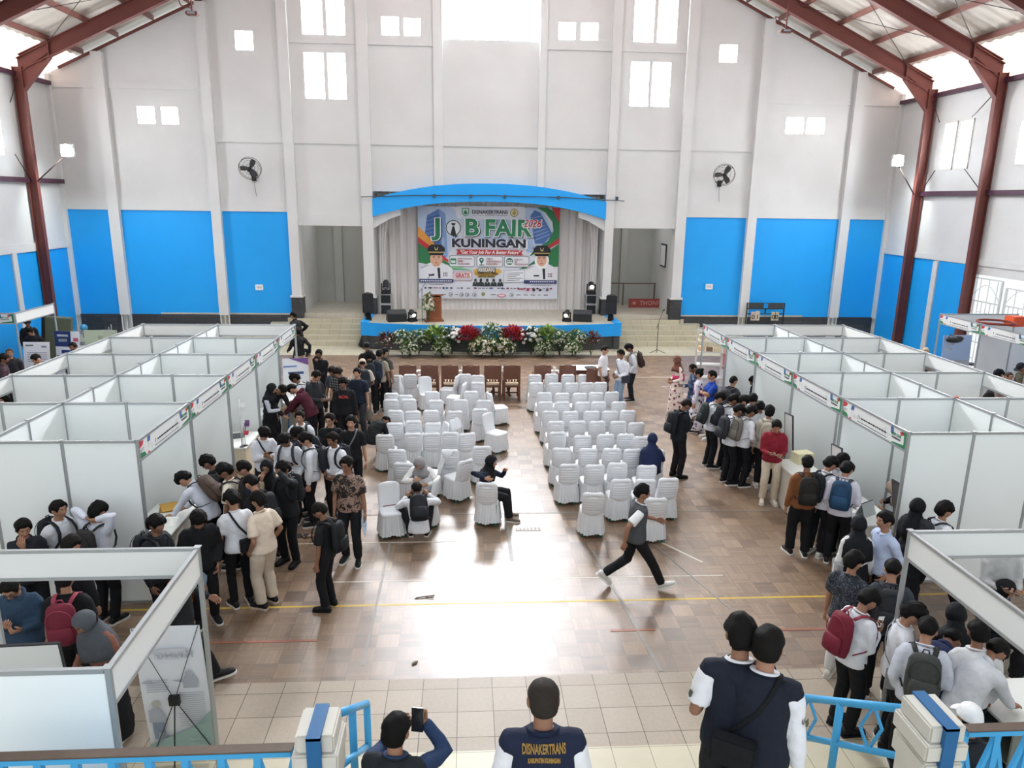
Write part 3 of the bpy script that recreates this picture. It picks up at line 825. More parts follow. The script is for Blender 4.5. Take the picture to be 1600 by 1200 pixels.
def m_parquet():
    g = NG('parquet'); v, x, y, z = g.xyz()
    T = .285
    u, w = g.math('DIVIDE', x, T), g.math('DIVIDE', y, T)
    iu, iw = g.math('FLOOR', u), g.math('FLOOR', w); fu, fw = g.math('SUBTRACT', u, iu), g.math('SUBTRACT', w, iw)
    par = g.math('MODULO', g.math('ABSOLUTE', g.math('ADD', iu, iw)), 2)
    along = g.math('ADD', g.math('MULTIPLY', fu, par), g.math('MULTIPLY', fw, g.math('SUBTRACT', 1, par)))     # across the strips
    cr = g.math('MULTIPLY', along, 5); ci = g.math('FLOOR', cr); cf = g.math('SUBTRACT', cr, ci)
    cb = g.n('ShaderNodeCombineXYZ'); g.l(iu, cb.inputs[0]); g.l(iw, cb.inputs[1])
    wn = g.n('ShaderNodeTexWhiteNoise', noise_dimensions='3D'); g.l(cb.outputs[0], wn.inputs['Vector'])
    cb2 = g.n('ShaderNodeCombineXYZ'); g.l(iu, cb2.inputs[0]); g.l(iw, cb2.inputs[1]); g.l(g.math('ADD', ci, 3), cb2.inputs[2])
    wn2 = g.n('ShaderNodeTexWhiteNoise', noise_dimensions='3D'); g.l(cb2.outputs[0], wn2.inputs['Vector'])
    mp = g.n('ShaderNodeMapping'); g.l(v, mp.inputs['Vector'])
    gr = g.n('ShaderNodeTexNoise'); gr.inputs['Scale'].default_value = 1; gr.inputs['Detail'].default_value = 6
    gv = g.n('ShaderNodeCombineXYZ')
    lo = g.math('ADD', g.math('MULTIPLY', x, par), g.math('MULTIPLY', y, g.math('SUBTRACT', 1, par)))
    la = g.math('ADD', g.math('MULTIPLY', y, par), g.math('MULTIPLY', x, g.math('SUBTRACT', 1, par)))
    g.l(g.math('MULTIPLY', lo, 70), gv.inputs[0]); g.l(g.math('MULTIPLY', la, 9), gv.inputs[1]); g.l(wn2.outputs['Value'], gv.inputs[2]); g.l(gv.outputs[0], gr.inputs['Vector'])
    t = g.math('ADD', g.math('MULTIPLY', wn.outputs['Value'], .34), g.math('MULTIPLY', wn2.outputs['Value'], .22))
    t = g.math('ADD', t, g.math('MULTIPLY', par, .17)); t = g.math('ADD', t, g.math('MULTIPLY', g.math('SUBTRACT', gr.outputs['Fac'], .5), .5))
    big = g.n('ShaderNodeTexNoise'); big.inputs['Scale'].default_value = .35; g.l(v, big.inputs['Vector'])
    t = g.math('ADD', t, g.math('MULTIPLY', g.math('SUBTRACT', big.outputs['Fac'], .5), .5))
    c = g.mix(t, '#594435', '#a3886d')
    seam = g.math('MAXIMUM', g.math('LESS_THAN', g.math('MINIMUM', g.math('MINIMUM', fu, g.math('SUBTRACT', 1, fu)), g.math('MINIMUM', fw, g.math('SUBTRACT', 1, fw))), .012), g.math('MULTIPLY', g.math('LESS_THAN', g.math('MINIMUM', cf, g.math('SUBTRACT', 1, cf)), .03), .6))
    c = g.mix(g.math('MULTIPLY', seam, .55), c, '#2e1e14')
    # worn dark patches near the tiled edge
    ed = g.n('ShaderNodeMapRange'); g.l(y, ed.inputs[0]); ed.inputs[1].default_value = 8.9; ed.inputs[2].default_value = 8.1; ed.inputs[3].default_value = 0; ed.inputs[4].default_value = .55
    wr = g.n('ShaderNodeTexNoise'); wr.inputs['Scale'].default_value = 2.4; wr.inputs['Detail'].default_value = 6; g.l(v, wr.inputs['Vector'])
    c = g.mix(g.math('MULTIPLY', ed.outputs[0], wr.outputs['Fac']), c, '#6f675f')
    g.l(c, g.b.inputs['Base Color'])
    rr = g.math('ADD', .30, g.math('MULTIPLY', wr.outputs['Fac'], .16)); g.l(rr, g.b.inputs['Roughness'])
    g.b.inputs['Specular IOR Level'].default_value = .5
    g.b.inputs['Coat Weight'].default_value = .5; g.b.inputs['Coat Roughness'].default_value = .40
    bp = g.n('ShaderNodeBump'); bp.inputs['Strength'].default_value = .25; bp.inputs['Distance'].default_value = .004
    g.l(g.math('SUBTRACT', wn2.outputs['Value'], seam), bp.inputs['Height']); g.l(bp.outputs['Normal'], g.b.inputs['Normal'])
    return g.m
def m_tile(name, T, c1, c2, grout, rough, x0=0.0, y0=0.0, gw=.012, fine=30):
    g = NG(name); v, x, y, z = g.xyz()
    u, w = g.math('DIVIDE', g.math('ADD', x, x0), T), g.math('DIVIDE', g.math('ADD', y, y0), T)
    iu, iw = g.math('FLOOR', u), g.math('FLOOR', w); fu, fw = g.math('SUBTRACT', u, iu), g.math('SUBTRACT', w, iw)
    cb = g.n('ShaderNodeCombineXYZ'); g.l(iu, cb.inputs[0]); g.l(iw, cb.inputs[1])
    wn = g.n('ShaderNodeTexWhiteNoise', noise_dimensions='3D'); g.l(cb.outputs[0], wn.inputs['Vector'])
    nz = g.n('ShaderNodeTexNoise'); nz.inputs['Scale'].default_value = fine; nz.inputs['Detail'].default_value = 5; g.l(v, nz.inputs['Vector'])
    c = g.mix(g.math('ADD', g.math('MULTIPLY', wn.outputs['Value'], .4), g.math('MULTIPLY', nz.outputs['Fac'], .6)), c1, c2)
    s = g.math('LESS_THAN', g.math('MINIMUM', g.math('MINIMUM', fu, g.math('SUBTRACT', 1, fu)), g.math('MINIMUM', fw, g.math('SUBTRACT', 1, fw))), gw)
    g.l(g.mix(s, c, grout), g.b.inputs['Base Color']); g.b.inputs['Roughness'].default_value = rough
    bp = g.n('ShaderNodeBump'); bp.inputs['Strength'].default_value = .3; bp.inputs['Distance'].default_value = .006
    g.l(g.math('SUBTRACT', g.math('MULTIPLY', nz.outputs['Fac'], .3), s), bp.inputs['Height']); g.l(bp.outputs['Normal'], g.b.inputs['Normal'])
    return g.m
CREAM = m_tile('cream_tile', .40, '#b9b29a', '#c9c2ac', '#726a58', .35, .1, .0, .008, 6)
BTILE = m_tile('brown_tile', .40, '#8c7f70', '#aa9d8c', '#453a30', .5, .1, .18, .010, 24)
SGREY = m_tile('stage_tile', .40, '#b9b2a2', '#cdc7b8', '#8a8375', .3, 0, 0, .008, 6)
def slab(name, x0, y0, x1, y1, m, z=0.0, th=.12):
    return S(MB().box(x0, y0, z-th, x1, y1, z).build(name, m))
YP0, YP1, YT = 7.62, 26.2, 6.42
def hall_floor():
    slab('floor', XL-.3, YP0, XR+.3, YP1, m_parquet())
    slab('floor_brown_tile', XL-.3, YT, XR+.3, YP0, BTILE)
    slab('floor_cream_tile', XL-.3, YF, XR+.3, YT, CREAM)
    slab('floor_stage_front', XL-.3, YP1, XR+.3, YB+.6, CREAM)
    # painted court lines (thin paint films lying on the boards)
    lift = [.0]
    def lines(name, m, L):
        mb = MB()
        for x0, y0, x1, y1, w in L:
            lift[0] += .00025
            mb.bar((x0, y0, .0006+lift[0]/2), (x1, y1, .0006+lift[0]/2), w, .0012+lift[0])
        S(mb.build(name, m))
    lines('floor_line_yellow', mat('line_yellow', '#bfa043', .45, var=.12, vscale=12), [(-15, 9.27, 17, 9.27, .045)])
    lines('floor_line_white', mat('line_white', '#c4bbad', .45, var=.12, vscale=9), [(-2.0, 9.93, 3.9, 9.93, .03), (-2.0, 9.93, -2.0, 10.25, .03), (3.72, 10.35, 3.05, 11.35, .04), (-6.5, 22.8, 8.8, 22.8, .05), (6.0, 21.6, 7.0, 19.6, .04), (6.0, 21.6, 7.0, 21.6, .04), (-2.9, 11.2, -.1, 11.2, .03)])
    lines('floor_line_grey', mat('line_grey', '#857f78', .45, var=.25, vscale=14), [(.72, 10.5, .72, 22.5, .07), (-1.25, 7.9, -1.25, 11.2, .04), (2.05, 10.8, 2.35, 7.64, .05), (2.2, 12.3, 6.2, 12.3, .035), (-2.2, 12.3, 2.2, 12.3, .03), (4.0, 7.9, 3.1, 11.0, .03)])
    lines('floor_line_red', mat('line_red', '#93604f', .5, var=.3, vscale=9), [(-3.6, 8.45, -1.9, 8.45, .045), (1.9, 8.52, 2.5, 8.52, .045), (4.0, 8.45, 5.2, 8.45, .045)])
def wall_grid(name, holes, y0, y1, m, x0=XL, x1=XR, z0=0.0):
    """end wall with openings; y0 the hall face"""
    xs = {x0, x1, XM}
    for h in holes: xs.add(h[0]); xs.add(h[2])
    xs = sorted(x for x in xs if x0 <= x <= x1); mb = MB()
    for a, b in zip(xs, xs[1:]):
        c = (a+b)/2; hs = sorted((h[1], h[3]) for h in holes if h[0]-1e-6 <= a and b <= h[2]+1e-6)
        z = z0
        for lo, hi in hs + [(None, None)]:
            if lo is None: ta, tb = roofz(a), roofz(b)
            else: ta = tb = lo
            if ta > z + 1e-6:
                vs = [(a, y0, z), (b, y0, z), (b, y0, tb), (a, y0, ta), (a, y1, z), (b, y1, z), (b, y1, tb), (a, y1, ta)]
                mb.add(vs, [(0, 1, 2, 3), (7, 6, 5, 4), (0, 4, 5, 1), (2, 6, 7, 3), (0, 3, 7, 4), (1, 5, 6, 2)], 0)
            z = hi if hi is not None else z
    return S(mb.build(name, m, fixn=True))
PIL = [(-13.49, -13.10), (-9.69, -9.33), (-6.83, -6.46), (-4.0, -3.58), (5.5, 5.84), (8.34, 8.74), (11.24, 11.6), (15.07, 15.44)]
BAYS = [(-15.05, -13.49), (-13.10, -9.69), (-9.33, -6.83), (8.74, 11.24), (11.6, 15.07), (15.44, 16.98)]
WIN = [(-5.95, 9.06, -5.23, 10.66), (-5.09, 9.06, -4.43, 10.66), (-5.95, 11.28, -5.2, 12.9), (-5.06, 11.28, -4.4, 12.9), (-3.08, 11.32, -2.43, 11.95), (-2.26, 11.32, -1.64, 11.92),
       (-.78, 11.25, 2.70, 13.8), (3.46, 11.34, 4.1, 11.94), (4.3, 11.34, 4.95, 11.94), (6.27, 9.05, 6.97, 10.64), (7.1, 9.05, 7.8, 10.64), (6.3, 11.33, 7.05, 12.95), (7.2, 11.33, 7.93, 12.95),
       (-8.38, 10.68, -7.75, 11.33), (9.64, 10.7, 10.32, 11.33), (-12.12, 8.05, -11.5, 8.66), (-11.26, 8.05, -10.66, 8.66), (12.5, 8.17, 13.2, 8.77), (13.34, 8.17, 14.05, 8.77)]
GLASSW = mat('daylight_glass', '#ffffff', .3, emit='#fbfcff', estr=45.0)
GLASSB = mat('daylight_glass_big', '#ffffff', .3, emit='#f6f9ff', estr=150.0)
def back_wall():
    holes = list(WIN) + [(-6.46, 0, -4.0, 4.43), (5.84, 0, 8.34, 4.47), (-3.58, 0, 5.5, 5.75)]
    wall_grid('wall_back', holes, YB, YB+.28, WALL)
    FR = mat('window_frame_white', '#d4d2cd', .5)
    for i, w in enumerate(WIN):
        big = w[2]-w[0] > 1.2
        p = MB().box(w[0]-.02, YB+.16, w[1]-.02, w[2]+.02, YB+.175, w[3]+.02).build('window_%d' % (i+1), GLASSB if big else GLASSW); S(p)
        f = MB()
        for a in (w[0], w[2]): f.box(a-.03, YB+.12, w[1]-.03, a+.03, YB+.20, w[3]+.03)
        for a in (w[1], w[3]): f.box(w[0]-.03, YB+.121, a-.03, w[2]+.03, YB+.199, a+.03)
        f.build('window_frame', FR, p)
    n = 0
    def trim(x0, y0, z0, x1, y1, z1, m=WALL):
        nonlocal n; n += 1
        S(MB().box(x0, y0, z0, x1, y1, z1).build('trim_%d' % n, m))
    for i, (a, b) in enumerate(PIL):
        mb = MB(); z0 = 1.72 if i in (2, 3, 4, 5) else .94
        t = min(roofz(a), roofz(b))
        mb.box(a, YB-.2, z0, b, YB+.02, t)
        n += 1; S(mb.build('trim_%d' % n, WALL))
        if i in (2, 3, 4, 5):
            trim(a-.03, YB-.25, 0, b+.03, YB+.27, 1.66, STONE); trim(a-.06, YB-.28, 1.66, b+.06, YB+.27, 1.73)
        else:
            mb = MB()
            for x in (a+.02, (a+b)/2, b-.02): mb.box(x-.022, YB-.12, 0, x+.022, YB-.02, .95)
            n += 1; S(mb.build('trim_%d' % n, WALL))
    trim(-1.2, YB-.16, 6.0, -.85, YB+.02, 14); trim(2.77, YB-.16, 6.0, 3.05, YB+.02, 14)
    trim(XL, YB-.14, .9, XL+.14, YB+.02, ZE); trim(XR-.14, YB-.14, .9, XR, YB+.02, ZE)
    # shallow beams with a fine dark ledge line on top
    E = [XL+.14] + [v for p in PIL for v in p] + [XR-.14]
    spans = [(E[i], E[i+1]) for i in range(0, len(E), 2)]
    for k, (a, b) in enumerate(spans):
        for z in ((7.46, 7.69) if True else 0,):
            if k == 4:
                for a2, b2 in ((a, -1.2), (-.85, 2.77), (3.05, b)): trim(a2, YB-.05, 7.46, b2, YB+.02, 7.70)
            elif k in (0, 1, 7, 8): pass
            else: trim(a, YB-.05, 7.46, b, YB+.02, 7.70)
        if k in (0, 1, 7, 8): trim(a, YB-.05, 9.26, b, YB+.02, 9.5)
        elif k == 4:
            for a2, b2 in ((a, -1.2), (3.05, b)): trim(a2, YB-.05, 10.98, b2, YB+.02, 11.22)
        elif k in (3, 5): trim(a, YB-.05, 10.98, b, YB+.02, 11.22)
        if k in (0, 1, 2, 6, 7, 8): trim(a, YB-.06, 4.93, b, YB+.02, 5.3)
        if k == 3: trim(a, YB-.06, 4.43, b, YB+.02, 4.85)
        if k == 5: trim(a, YB-.06, 4.47, b, YB+.02, 4.9)
    for a, b in BAYS:
        S(MB().box(a, YB-.012, .94, b, YB+.01, 4.93).build('wall_panel', BLUE))
        S(MB().box(a, YB-.07, 0, b, YB+.01, .94).build('wall_dado', STONE))
def passages():
    GW = mat('passage_wall', '#b4b4ae', .7, var=.04, vscale=2)
    mb = MB(); mb.box(-12, 33.2, .95, 14, 33.35, 6); S(mb.build('wall_passage', GW))
    for x in (-6.62, -3.78, 5.67, 8.55):
        S(MB().box(x-.1, YB+.28, .9, x+.1, 33.2, 6).build('wall_passage_side', WALL))
    S(MB().box(-12, YB+.28, 5.8, 14, 33.4, 6).build('ceiling_passage', WALL))
    slab('floor_passage', -12, YB-.02, -3.9, 33.3, SGREY, 1.0, 1.0); slab('floor_passage', 5.82, YB-.02, 14, 33.3, SGREY, 1.0, 1.0)
    S(MB().box(-5.75, 33.0, 1, -5.4, 33.2, 6).build('trim_31', GW)); S(MB().box(6.95, 33.0, 1, 7.25, 33.2, 6).build('trim_32', GW))
    # steps
    for side in (0, 1):
        for i in range(5):
            z = 1.0 - (i+1)*.167; y0 = YB-.02 - (i+1)*.33 + .33; y1 = y0-.33
            e = .62*(i+1)
            if side == 0: poly = [(-3.62, YB-.02), (-3.62, y1), (-6.46-e*.5, y1), (-6.46-e, y1+.35), (-6.46-e, YB-.08)]
            else: poly = [(5.76, YB-.02), (5.76, y1), (8.34+e*.55, y1), (8.34+e, y1+.38), (8.34+e, YB-.08)]
            S(MB().prism(poly, 0 if False else z-.167 if z > .2 else 0, z, axis='z').build('floor_step', CREAM))
def arch_z(x, top):
    # gentle three-centred arch: flat shoulders at the jambs, crown at the middle
    t = (x-XM)/4.54
    return (5.47 + .63*(1-abs(t)**2.2)) if top else (4.80 + .62*(1-abs(t)**2.4))
def stage():
    xs = np.linspace(-3.58, 5.5, 41)
    mb = MB()
    poly = [(x, arch_z(x, True)) for x in xs] + [(x, arch_z(x, False)) for x in xs[::-1]]
    n = len(xs); vs = []
    for y in (YB-.26, YB+.12):
        vs += [(x, y, arch_z(x, True)) for x in xs] + [(x, y, arch_z(x, False)) for x in xs]
    k = 2*n; fs = []
    for i in range(n-1):
        fs += [(i, i+1, n+i+1, n+i), (k+i+1, k+i, k+n+i, k+n+i+1), (i, k+i, k+i+1, i+1), (n+i+1, k+n+i+1, k+n+i, n+i)]
    fs += [(0, n, k+n, k), (n-1, k+n-1, k+2*n-1, 2*n-1)]
    mb.add(vs, fs, 0); S(mb.build('trim_arch', mat('arch_blue', '#1a9fee', .5, var=.03)))
    # plaster corbels below the springing and wall above the arch
    for sx, x in ((1, -3.58), (-1, 5.5)):
        pts = [(x, 4.82), (x, 4.35), (x+sx*.25, 4.5), (x+sx*.62, 4.72), (x+sx*1.05, 4.86), (x+sx*1.05, 5.1)]
        S(MB().prism(pts, YB-.1, YB+.2).build('trim_corbel', WALL))
    # thin pipe with clips across the arch
    mb = MB(); P = [(-3.75, YB-.3, 5.58)]
    mb.tube([(-4.0, YB-.3, 5.53), (-2.0, YB-.3, 5.62), (1.0, YB-.3, 5.66), (4.0, YB-.3, 5.62), (6.2, YB-.3, 5.52)], .018, 6)
    for x in (-3.2, -1.2, .2, 1.5, 3.6, 5.9): mb.box(x-.05, YB-.34, 5.55, x+.05, YB-.26, 5.68)
    tag(mb.build('conduit_pipe', mat('pipe_dark', '#3a4a58', .5)), 'thin dark conduit pipe running across the blue arch above the stage', 'pipe')
    # platform with a bowed front
    def fy(x): return 27.35 - .62*(1-((x-XM)/4.7)**2)
    fx = np.linspace(-3.62, 5.62, 25)
    poly = [(x, fy(x)) for x in fx] + [(5.62, 31.2), (-3.62, 31.2)]
    S(MB().prism([(p[0], p[1]) for p in poly], .86, 1.0, axis='z').build('floor_stage', SGREY))
    front = [(x, fy(x)+.06) for x in fx] + [(5.5, 29.5), (-3.5, 29.5)]
    S(MB().prism(front, 0, .86, axis='z').build('wall_stage_front', STONE))
    mb = MB(); n = len(fx); vs = []
    for d, z in ((-.05, .52), (-.05, 1.0), (.03, 1.0), (.03, .52)): vs += [(x, fy(x)+d, z) for x in fx]
    fs = []
    for i in range(n-1):
        for a in range(4):
            b = (a+1) % 4; fs.append((a*n+i, a*n+i+1, b*n+i+1, b*n+i))
    fs += [(0, n, 2*n, 3*n), (n-1, 4*n-1, 3*n-1, 2*n-1)]
    mb.add(vs, fs, 0); S(mb.build('trim_stage_band', BLUE))
    for x, s in ((-3.62, -1), (5.62, 1)):
        S(MB().box(min(x, x+s*.28), 27.3, .52, max(x, x+s*.28), 29.3, 1.03).build('trim_stage_cheek', BLUE))
        S(MB().box(min(x, x+s*.24), 27.34, 0, max(x, x+s*.24), 29.3, .52).build('wall_stage_cheek', STONE))
    S(MB().box(-3.7, 31.6, .9, 5.7, 31.75, 6.4).build('wall_stage_back', WALL))
    S(MB().box(-3.7, YB+.28, 6.2, 5.7, 31.75, 6.4).build('ceiling_stage', WALL))
    for x in (-3.7, 5.6): S(MB().box(x, YB+.28, .9, x+.1, 31.75, 6.4).build('wall_stage_side', WALL))
def side_walls():
    for side, X, s in (('left', XL, -1), ('right', XR, 1)):
        # wall built as strips around openings: (y0, z0, y1, z1)
        if side == 'left': holes = [(25.75, 6.68, 26.35, 8.25), (25.0, 6.68, 25.6, 8.25)]
        else: holes = [(26.0, 6.78, 26.65, 8.36), (25.15, 6.78, 25.8, 8.36), (22.2, 6.78, 22.9, 8.1), (21.4, 6.78, 22.1, 8.1), (19.3, 0, 23.95, 3.3)]
        ys = sorted({YF, YB+.28} | {h[0] for h in holes} | {h[2] for h in holes}); mb = MB()
        for a, b in zip(ys, ys[1:]):
            z = 0
            for lo, hi in sorted((h[1], h[3]) for h in holes if h[0]-1e-6 <= a and b <= h[2]+1e-6) + [(9.35, None)]:
                if lo > z: mb.box(min(X, X+s*.2), a, z, max(X, X+s*.2), b, lo)
                z = hi
        S(mb.build('wall_' + side, WALL))
        for i, h in enumerate(holes):
            if h[1] == 0: continue
            p = S(MB().box(min(X+s*.1, X+s*.12), h[0]-.02, h[1]-.02, max(X+s*.1, X+s*.12), h[2]+.02, h[3]+.02).build('window_%d' % (30+i+(10 if s > 0 else 0)), GLASSW))
            f = MB()
            for a in (h[0], h[2]): f.box(X-.03, a-.03, h[1]-.03, X+.03, a+.03, h[3]+.03)
            for a in (h[1], h[3]): f.box(X-.029, h[0]-.03, a-.03, X+.029, h[2]+.03, a+.03)
            f.build('window_frame', mat('window_frame_white', '#d4d2cd', .5), p)
        xi = X - s*.012
        bays = [(26.15, 29.45), (22.75, 25.85), (19.2, 22.3), (15.6, 18.8)] if side == 'left' else [(26.15, 29.45), (24.2, 25.88), (15.2, 19.0)]
        for a, b in bays: S(MB().box(min(xi, X+s*.01), a, 0.0, max(xi, X+s*.01), b, 3.5 if s < 0 else 3.58).build('wall_panel', BLUE))
        S(MB().box(min(X, X-s*.05), 12, 3.52 if s < 0 else 3.6, max(X, X-s*.05), YB, 3.80).build('trim_band', WALL))
        for y in (25.98, 22.5, 19.0):
            if s > 0 and y != 25.98: continue
            S(MB().box(min(X, X-s*.07), y-.13, 0, max(X, X-s*.07), y+.13, 3.55).build('trim_post', WALL))
def steelwork():
    """portal frames, purlins, girts, bracing, sheeting"""
    XC = (-14.97, 16.87)
    for y in (27.4, 23.8, 20.2, 16.6, 13.0, 9.4, 5.8):
        r = empty('steel_frame', (XM, y, 0)); S(r)
        for s, xc in ((-1, XC[0]-XM), (1, XC[1]-XM)):
            mb = MB()
            mb.box(xc-.008, -.006, 0, xc+.008, .006, 9.6)
            for d in (-.15, .15): mb.box(xc+d-.012, -.085, 0, xc+d+.012, .085, 9.6)
            mb.box(xc-.14, -.01, 0, xc+.14, .01, 9.6)
            mb.build('column', STEEL, r)
            xi = xc - s*.15
            fl = MB()   # rafter: web, flanges, haunch
            z1 = roofz(XM+xi)
            a, b = V(xi, 0, z1), V(0, 0, roofz(XM))
            d = (b-a).normalized(); up = V(-d.z*s*-1 if False else 0, 0, 0)
            nrm = V(0, 1, 0).cross(d).normalized(); nrm = nrm if nrm.z > 0 else -nrm
            fl.bar(a-nrm*.12, b-nrm*.12, .03, .44, up=nrm)
            fl.bar(a+nrm*.10, b+nrm*.10, .19, .03, up=nrm); fl.bar(a-nrm*.34, b-nrm*.34, .19, .03, up=nrm)
            fl.build('rafter', STEEL, r)
            h = MB()
            poly = [(xi+s*.15, 9.75), (xi+s*.15, 8.75), (xi-s*.75, z1-.18+.2*.46), (xi-s*1.0, z1+.40), (xi-s*.1, z1+.02)]
            poly = [(xi+s*.12, 9.85), (xi+s*.12, 8.85), (xi, 8.85), (xi-s*.95, z1+.95*SL-.42), (xi-s*.95, z1+.95*SL+.06)]
            h.prism(poly, -.02, .02)
            pp = [V(x, 0, z) for x, z in poly]
            h.bar(pp[2], pp[3], .19, .03, up=(0, 0, 1)); h.bar(pp[3], pp[4]+V(0, 0, .05), .20, .04, up=(1, 0, 0)); h.bar(pp[0], pp[4], .19, .03)
            h.bar(V(xi-s*.0, 0, 9.45), pp[3].lerp(pp[4], .4), .12, .02)
            h.build('haunch', STEEL, r)
    for s, xc in ((-1, XC[0]), (1, XC[1])):
        # purlins
        for k in range(12):
            dx = 1.1 + k*1.3; x = xc - s*dx
            if abs(x-XM) < .4: continue
            S(MB().bar((x, YF, roofz(x)+.19), (x, YB+.1, roofz(x)+.19), .07, .17).build('trim_purlin', mat('purlin_steel', '#74463c', .55, var=.15, vscale=3)))
        xw = XL if s < 0 else XR
        S(MB().box(min(xw, xw-s*.16), YF, 9.32, max(xw, xw-s*.16), YB, 9.46).build('trim_eave_beam', PURPLE))
        S(MB().box(min(xw-s*.02, xw-s*.16), YF, 5.86, max(xw-s*.02, xw-s*.16), YB if s < 0 else YB-1.9, 6.02).build('trim_girt', PURPLE))
        # translucent strip along the eave, lit by the daylight outside
        x0, x1 = xw+s*.6, xw-s*.95
        z0, z1 = roofz(x0)+.32, roofz(x1)+.32
        vs = [(x0, YF, z0), (x1, YF, z1), (x1, YB+.6, z1), (x0, YB+.6, z0), (x0, YF, z0+.02), (x1, YF, z1+.02), (x1, YB+.6, z1+.02), (x0, YB+.6, z0+.02)]
        F = [(0, 1, 2, 3), (7, 6, 5, 4), (0, 4, 5, 1), (1, 5, 6, 2), (2, 6, 7, 3), (3, 7, 4, 0)]
        S(MB().add(vs, F).build('window_eave', mat('translucent_sheet', '#d8c0b2', .6, emit='#ffe4d6', estr=1.15)))
        vs = [(x0, YF, 9.4), (x0, YB+.6, 9.4), (x0, YB+.6, z0+.02), (x0, YF, z0+.02)]
        S(MB().add(vs, [(0, 1, 2, 3)]).add([(x+s*.02, y, z) for x, y, z in vs], [(3, 2, 1, 0)]).build('window_eave', mat('translucent_sheet', '#d8c0b2', .6, emit='#ffe4d6', estr=1.15)))
        x2 = XM
        z2 = roofz(x2)+.30
        N = 150; mb = MB(); vs = []
        Yv = np.linspace(YF, YB+.7, 300)
        z1 = roofz(x1)+.30
        for i, y in enumerate(Yv):
            dz = .018*(1 if (i//2) % 2 else -1)
            vs += [(x1, y, z1+dz), (x2, y, z2+dz)]
        fs = [(2*i, 2*i+1, 2*i+3, 2*i+2) for i in range(len(Yv)-1)]
        mb.add(vs, fs); mb.add([(a, b, c+.05) for a, b, c in vs], [tuple(reversed(f)) for f in fs])
        S(mb.build('ceiling', FOIL, fixn=False))
        # bracing rods in the end bays
        mb = MB()
        for y0, y1 in ((27.4, 23.8), (23.8, 20.2), (20.2, 16.6)):
            for a, b in ((1.0, 5.2), (5.2, 9.0)):
                xa, xb = xc-s*a, xc-s*b
                mb.tube([(xa, y0, roofz(xa)+.02), (xb, y1, roofz(xb)+.02)], .011, 6); mb.tube([(xa, y1, roofz(xa)+.0), (xb, y0, roofz(xb)+.0)], .011, 6)
        S(mb.build('trim_brace_rod', mat('rod_dark', '#2e2320', .5)))
        mb = MB(); xw2 = xw-s*.2
        for a, b in (((27.35, 9.2), (26.75, 8.4)), ((23.85, 9.2), (25.0, 8.4)), ((27.35, 5.9), (26.6, 6.75)), ((23.85, 5.9), (25.0, 6.75))):
            mb.tube([(xw2, a[0], a[1]), (xw2, b[0], b[1])], .016, 6)
        S(mb.build('trim_wall_brace', mat('rod_dark', '#2e2320', .5)))
    # gable edge trim
    for s in (-1, 1):
        xe = XL if s < 0 else XR
        S(MB().bar((xe-s*.5, YB-.1, roofz(xe-s*.5)-.02), (XM, YB-.1, roofz(XM)-.02), .05, .09).build('trim_gable', STEEL))
def m_foil():
    g = NG('roof_foil'); v, x, y, z = g.xyz()
    nz = g.n('ShaderNodeTexNoise'); nz.inputs['Scale'].default_value = 1.6; nz.inputs['Detail'].default_value = 5; g.l(v, nz.inputs['Vector'])
    c = g.mix(nz.outputs['Fac'], '#bfb8ae', '#e0d9ce'); g.l(c, g.b.inputs['Base Color'])
    g.b.inputs['Metallic'].default_value = .1; g.b.inputs['Roughness'].default_value = .55
    return g.m
FOIL = m_foil()
def build_hall():
    hall_floor(); back_wall(); passages(); stage(); side_walls(); steelwork()
# ------------------------------------------------------------------ exhibition booths
HB = 2.38
ALU = mat('aluminium', '#a9adaf', .38, metal=.55)
PANEL = mat('booth_panel', '#ecf1f0', .45, var=.02, vscale=2)
FASC = mat('fascia_white', '#e0e2e0', .4)
GREEN = mat('print_green', '#2f7a52', .5); RED = mat('print_red', '#c23a40', .5); PBLUE = mat('print_blue', '#41689f', .5); BLK = mat('print_black', '#24262a', .5); GREY = mat('print_grey', '#9a9ea2', .5); ORG = mat('print_orange', '#dc8a3c', .5)
WHITEP = mat('print_white', '#efefef', .5)
def post(parent, x, y, h=HB):
    mb = MB(); n = 8; r = .026
    mb.tube([(x, y, 0), (x, y, h)], r, 8); mb.box(x-.03, y-.03, h, x+.03, y+.03, h+.012)
    o = mb.build('post', ALU, parent)
    for f in o.data.polygons: f.use_smooth = False
def panel(parent, a, b, z0=.05, z1=HB-.03, thin=.016):
    """one infill sheet with its top and bottom rails, from point a to b"""
    a, b = V(*a, 0), V(*b, 0); d = (b-a).normalized(); a2, b2 = a+d*.024, b-d*.024
    mb = MB(); zc, h = (z0+z1)/2, z1-z0
    mb.bar(a2+V(0, 0, zc), b2+V(0, 0, zc), thin, h); p = mb.build('wall_panel', PANEL, parent)
    for z in (z1+.012, z0-.008): MB().bar(a2+V(0, 0, z), b2+V(0, 0, z), .034, .036).build('rail', ALU, p)
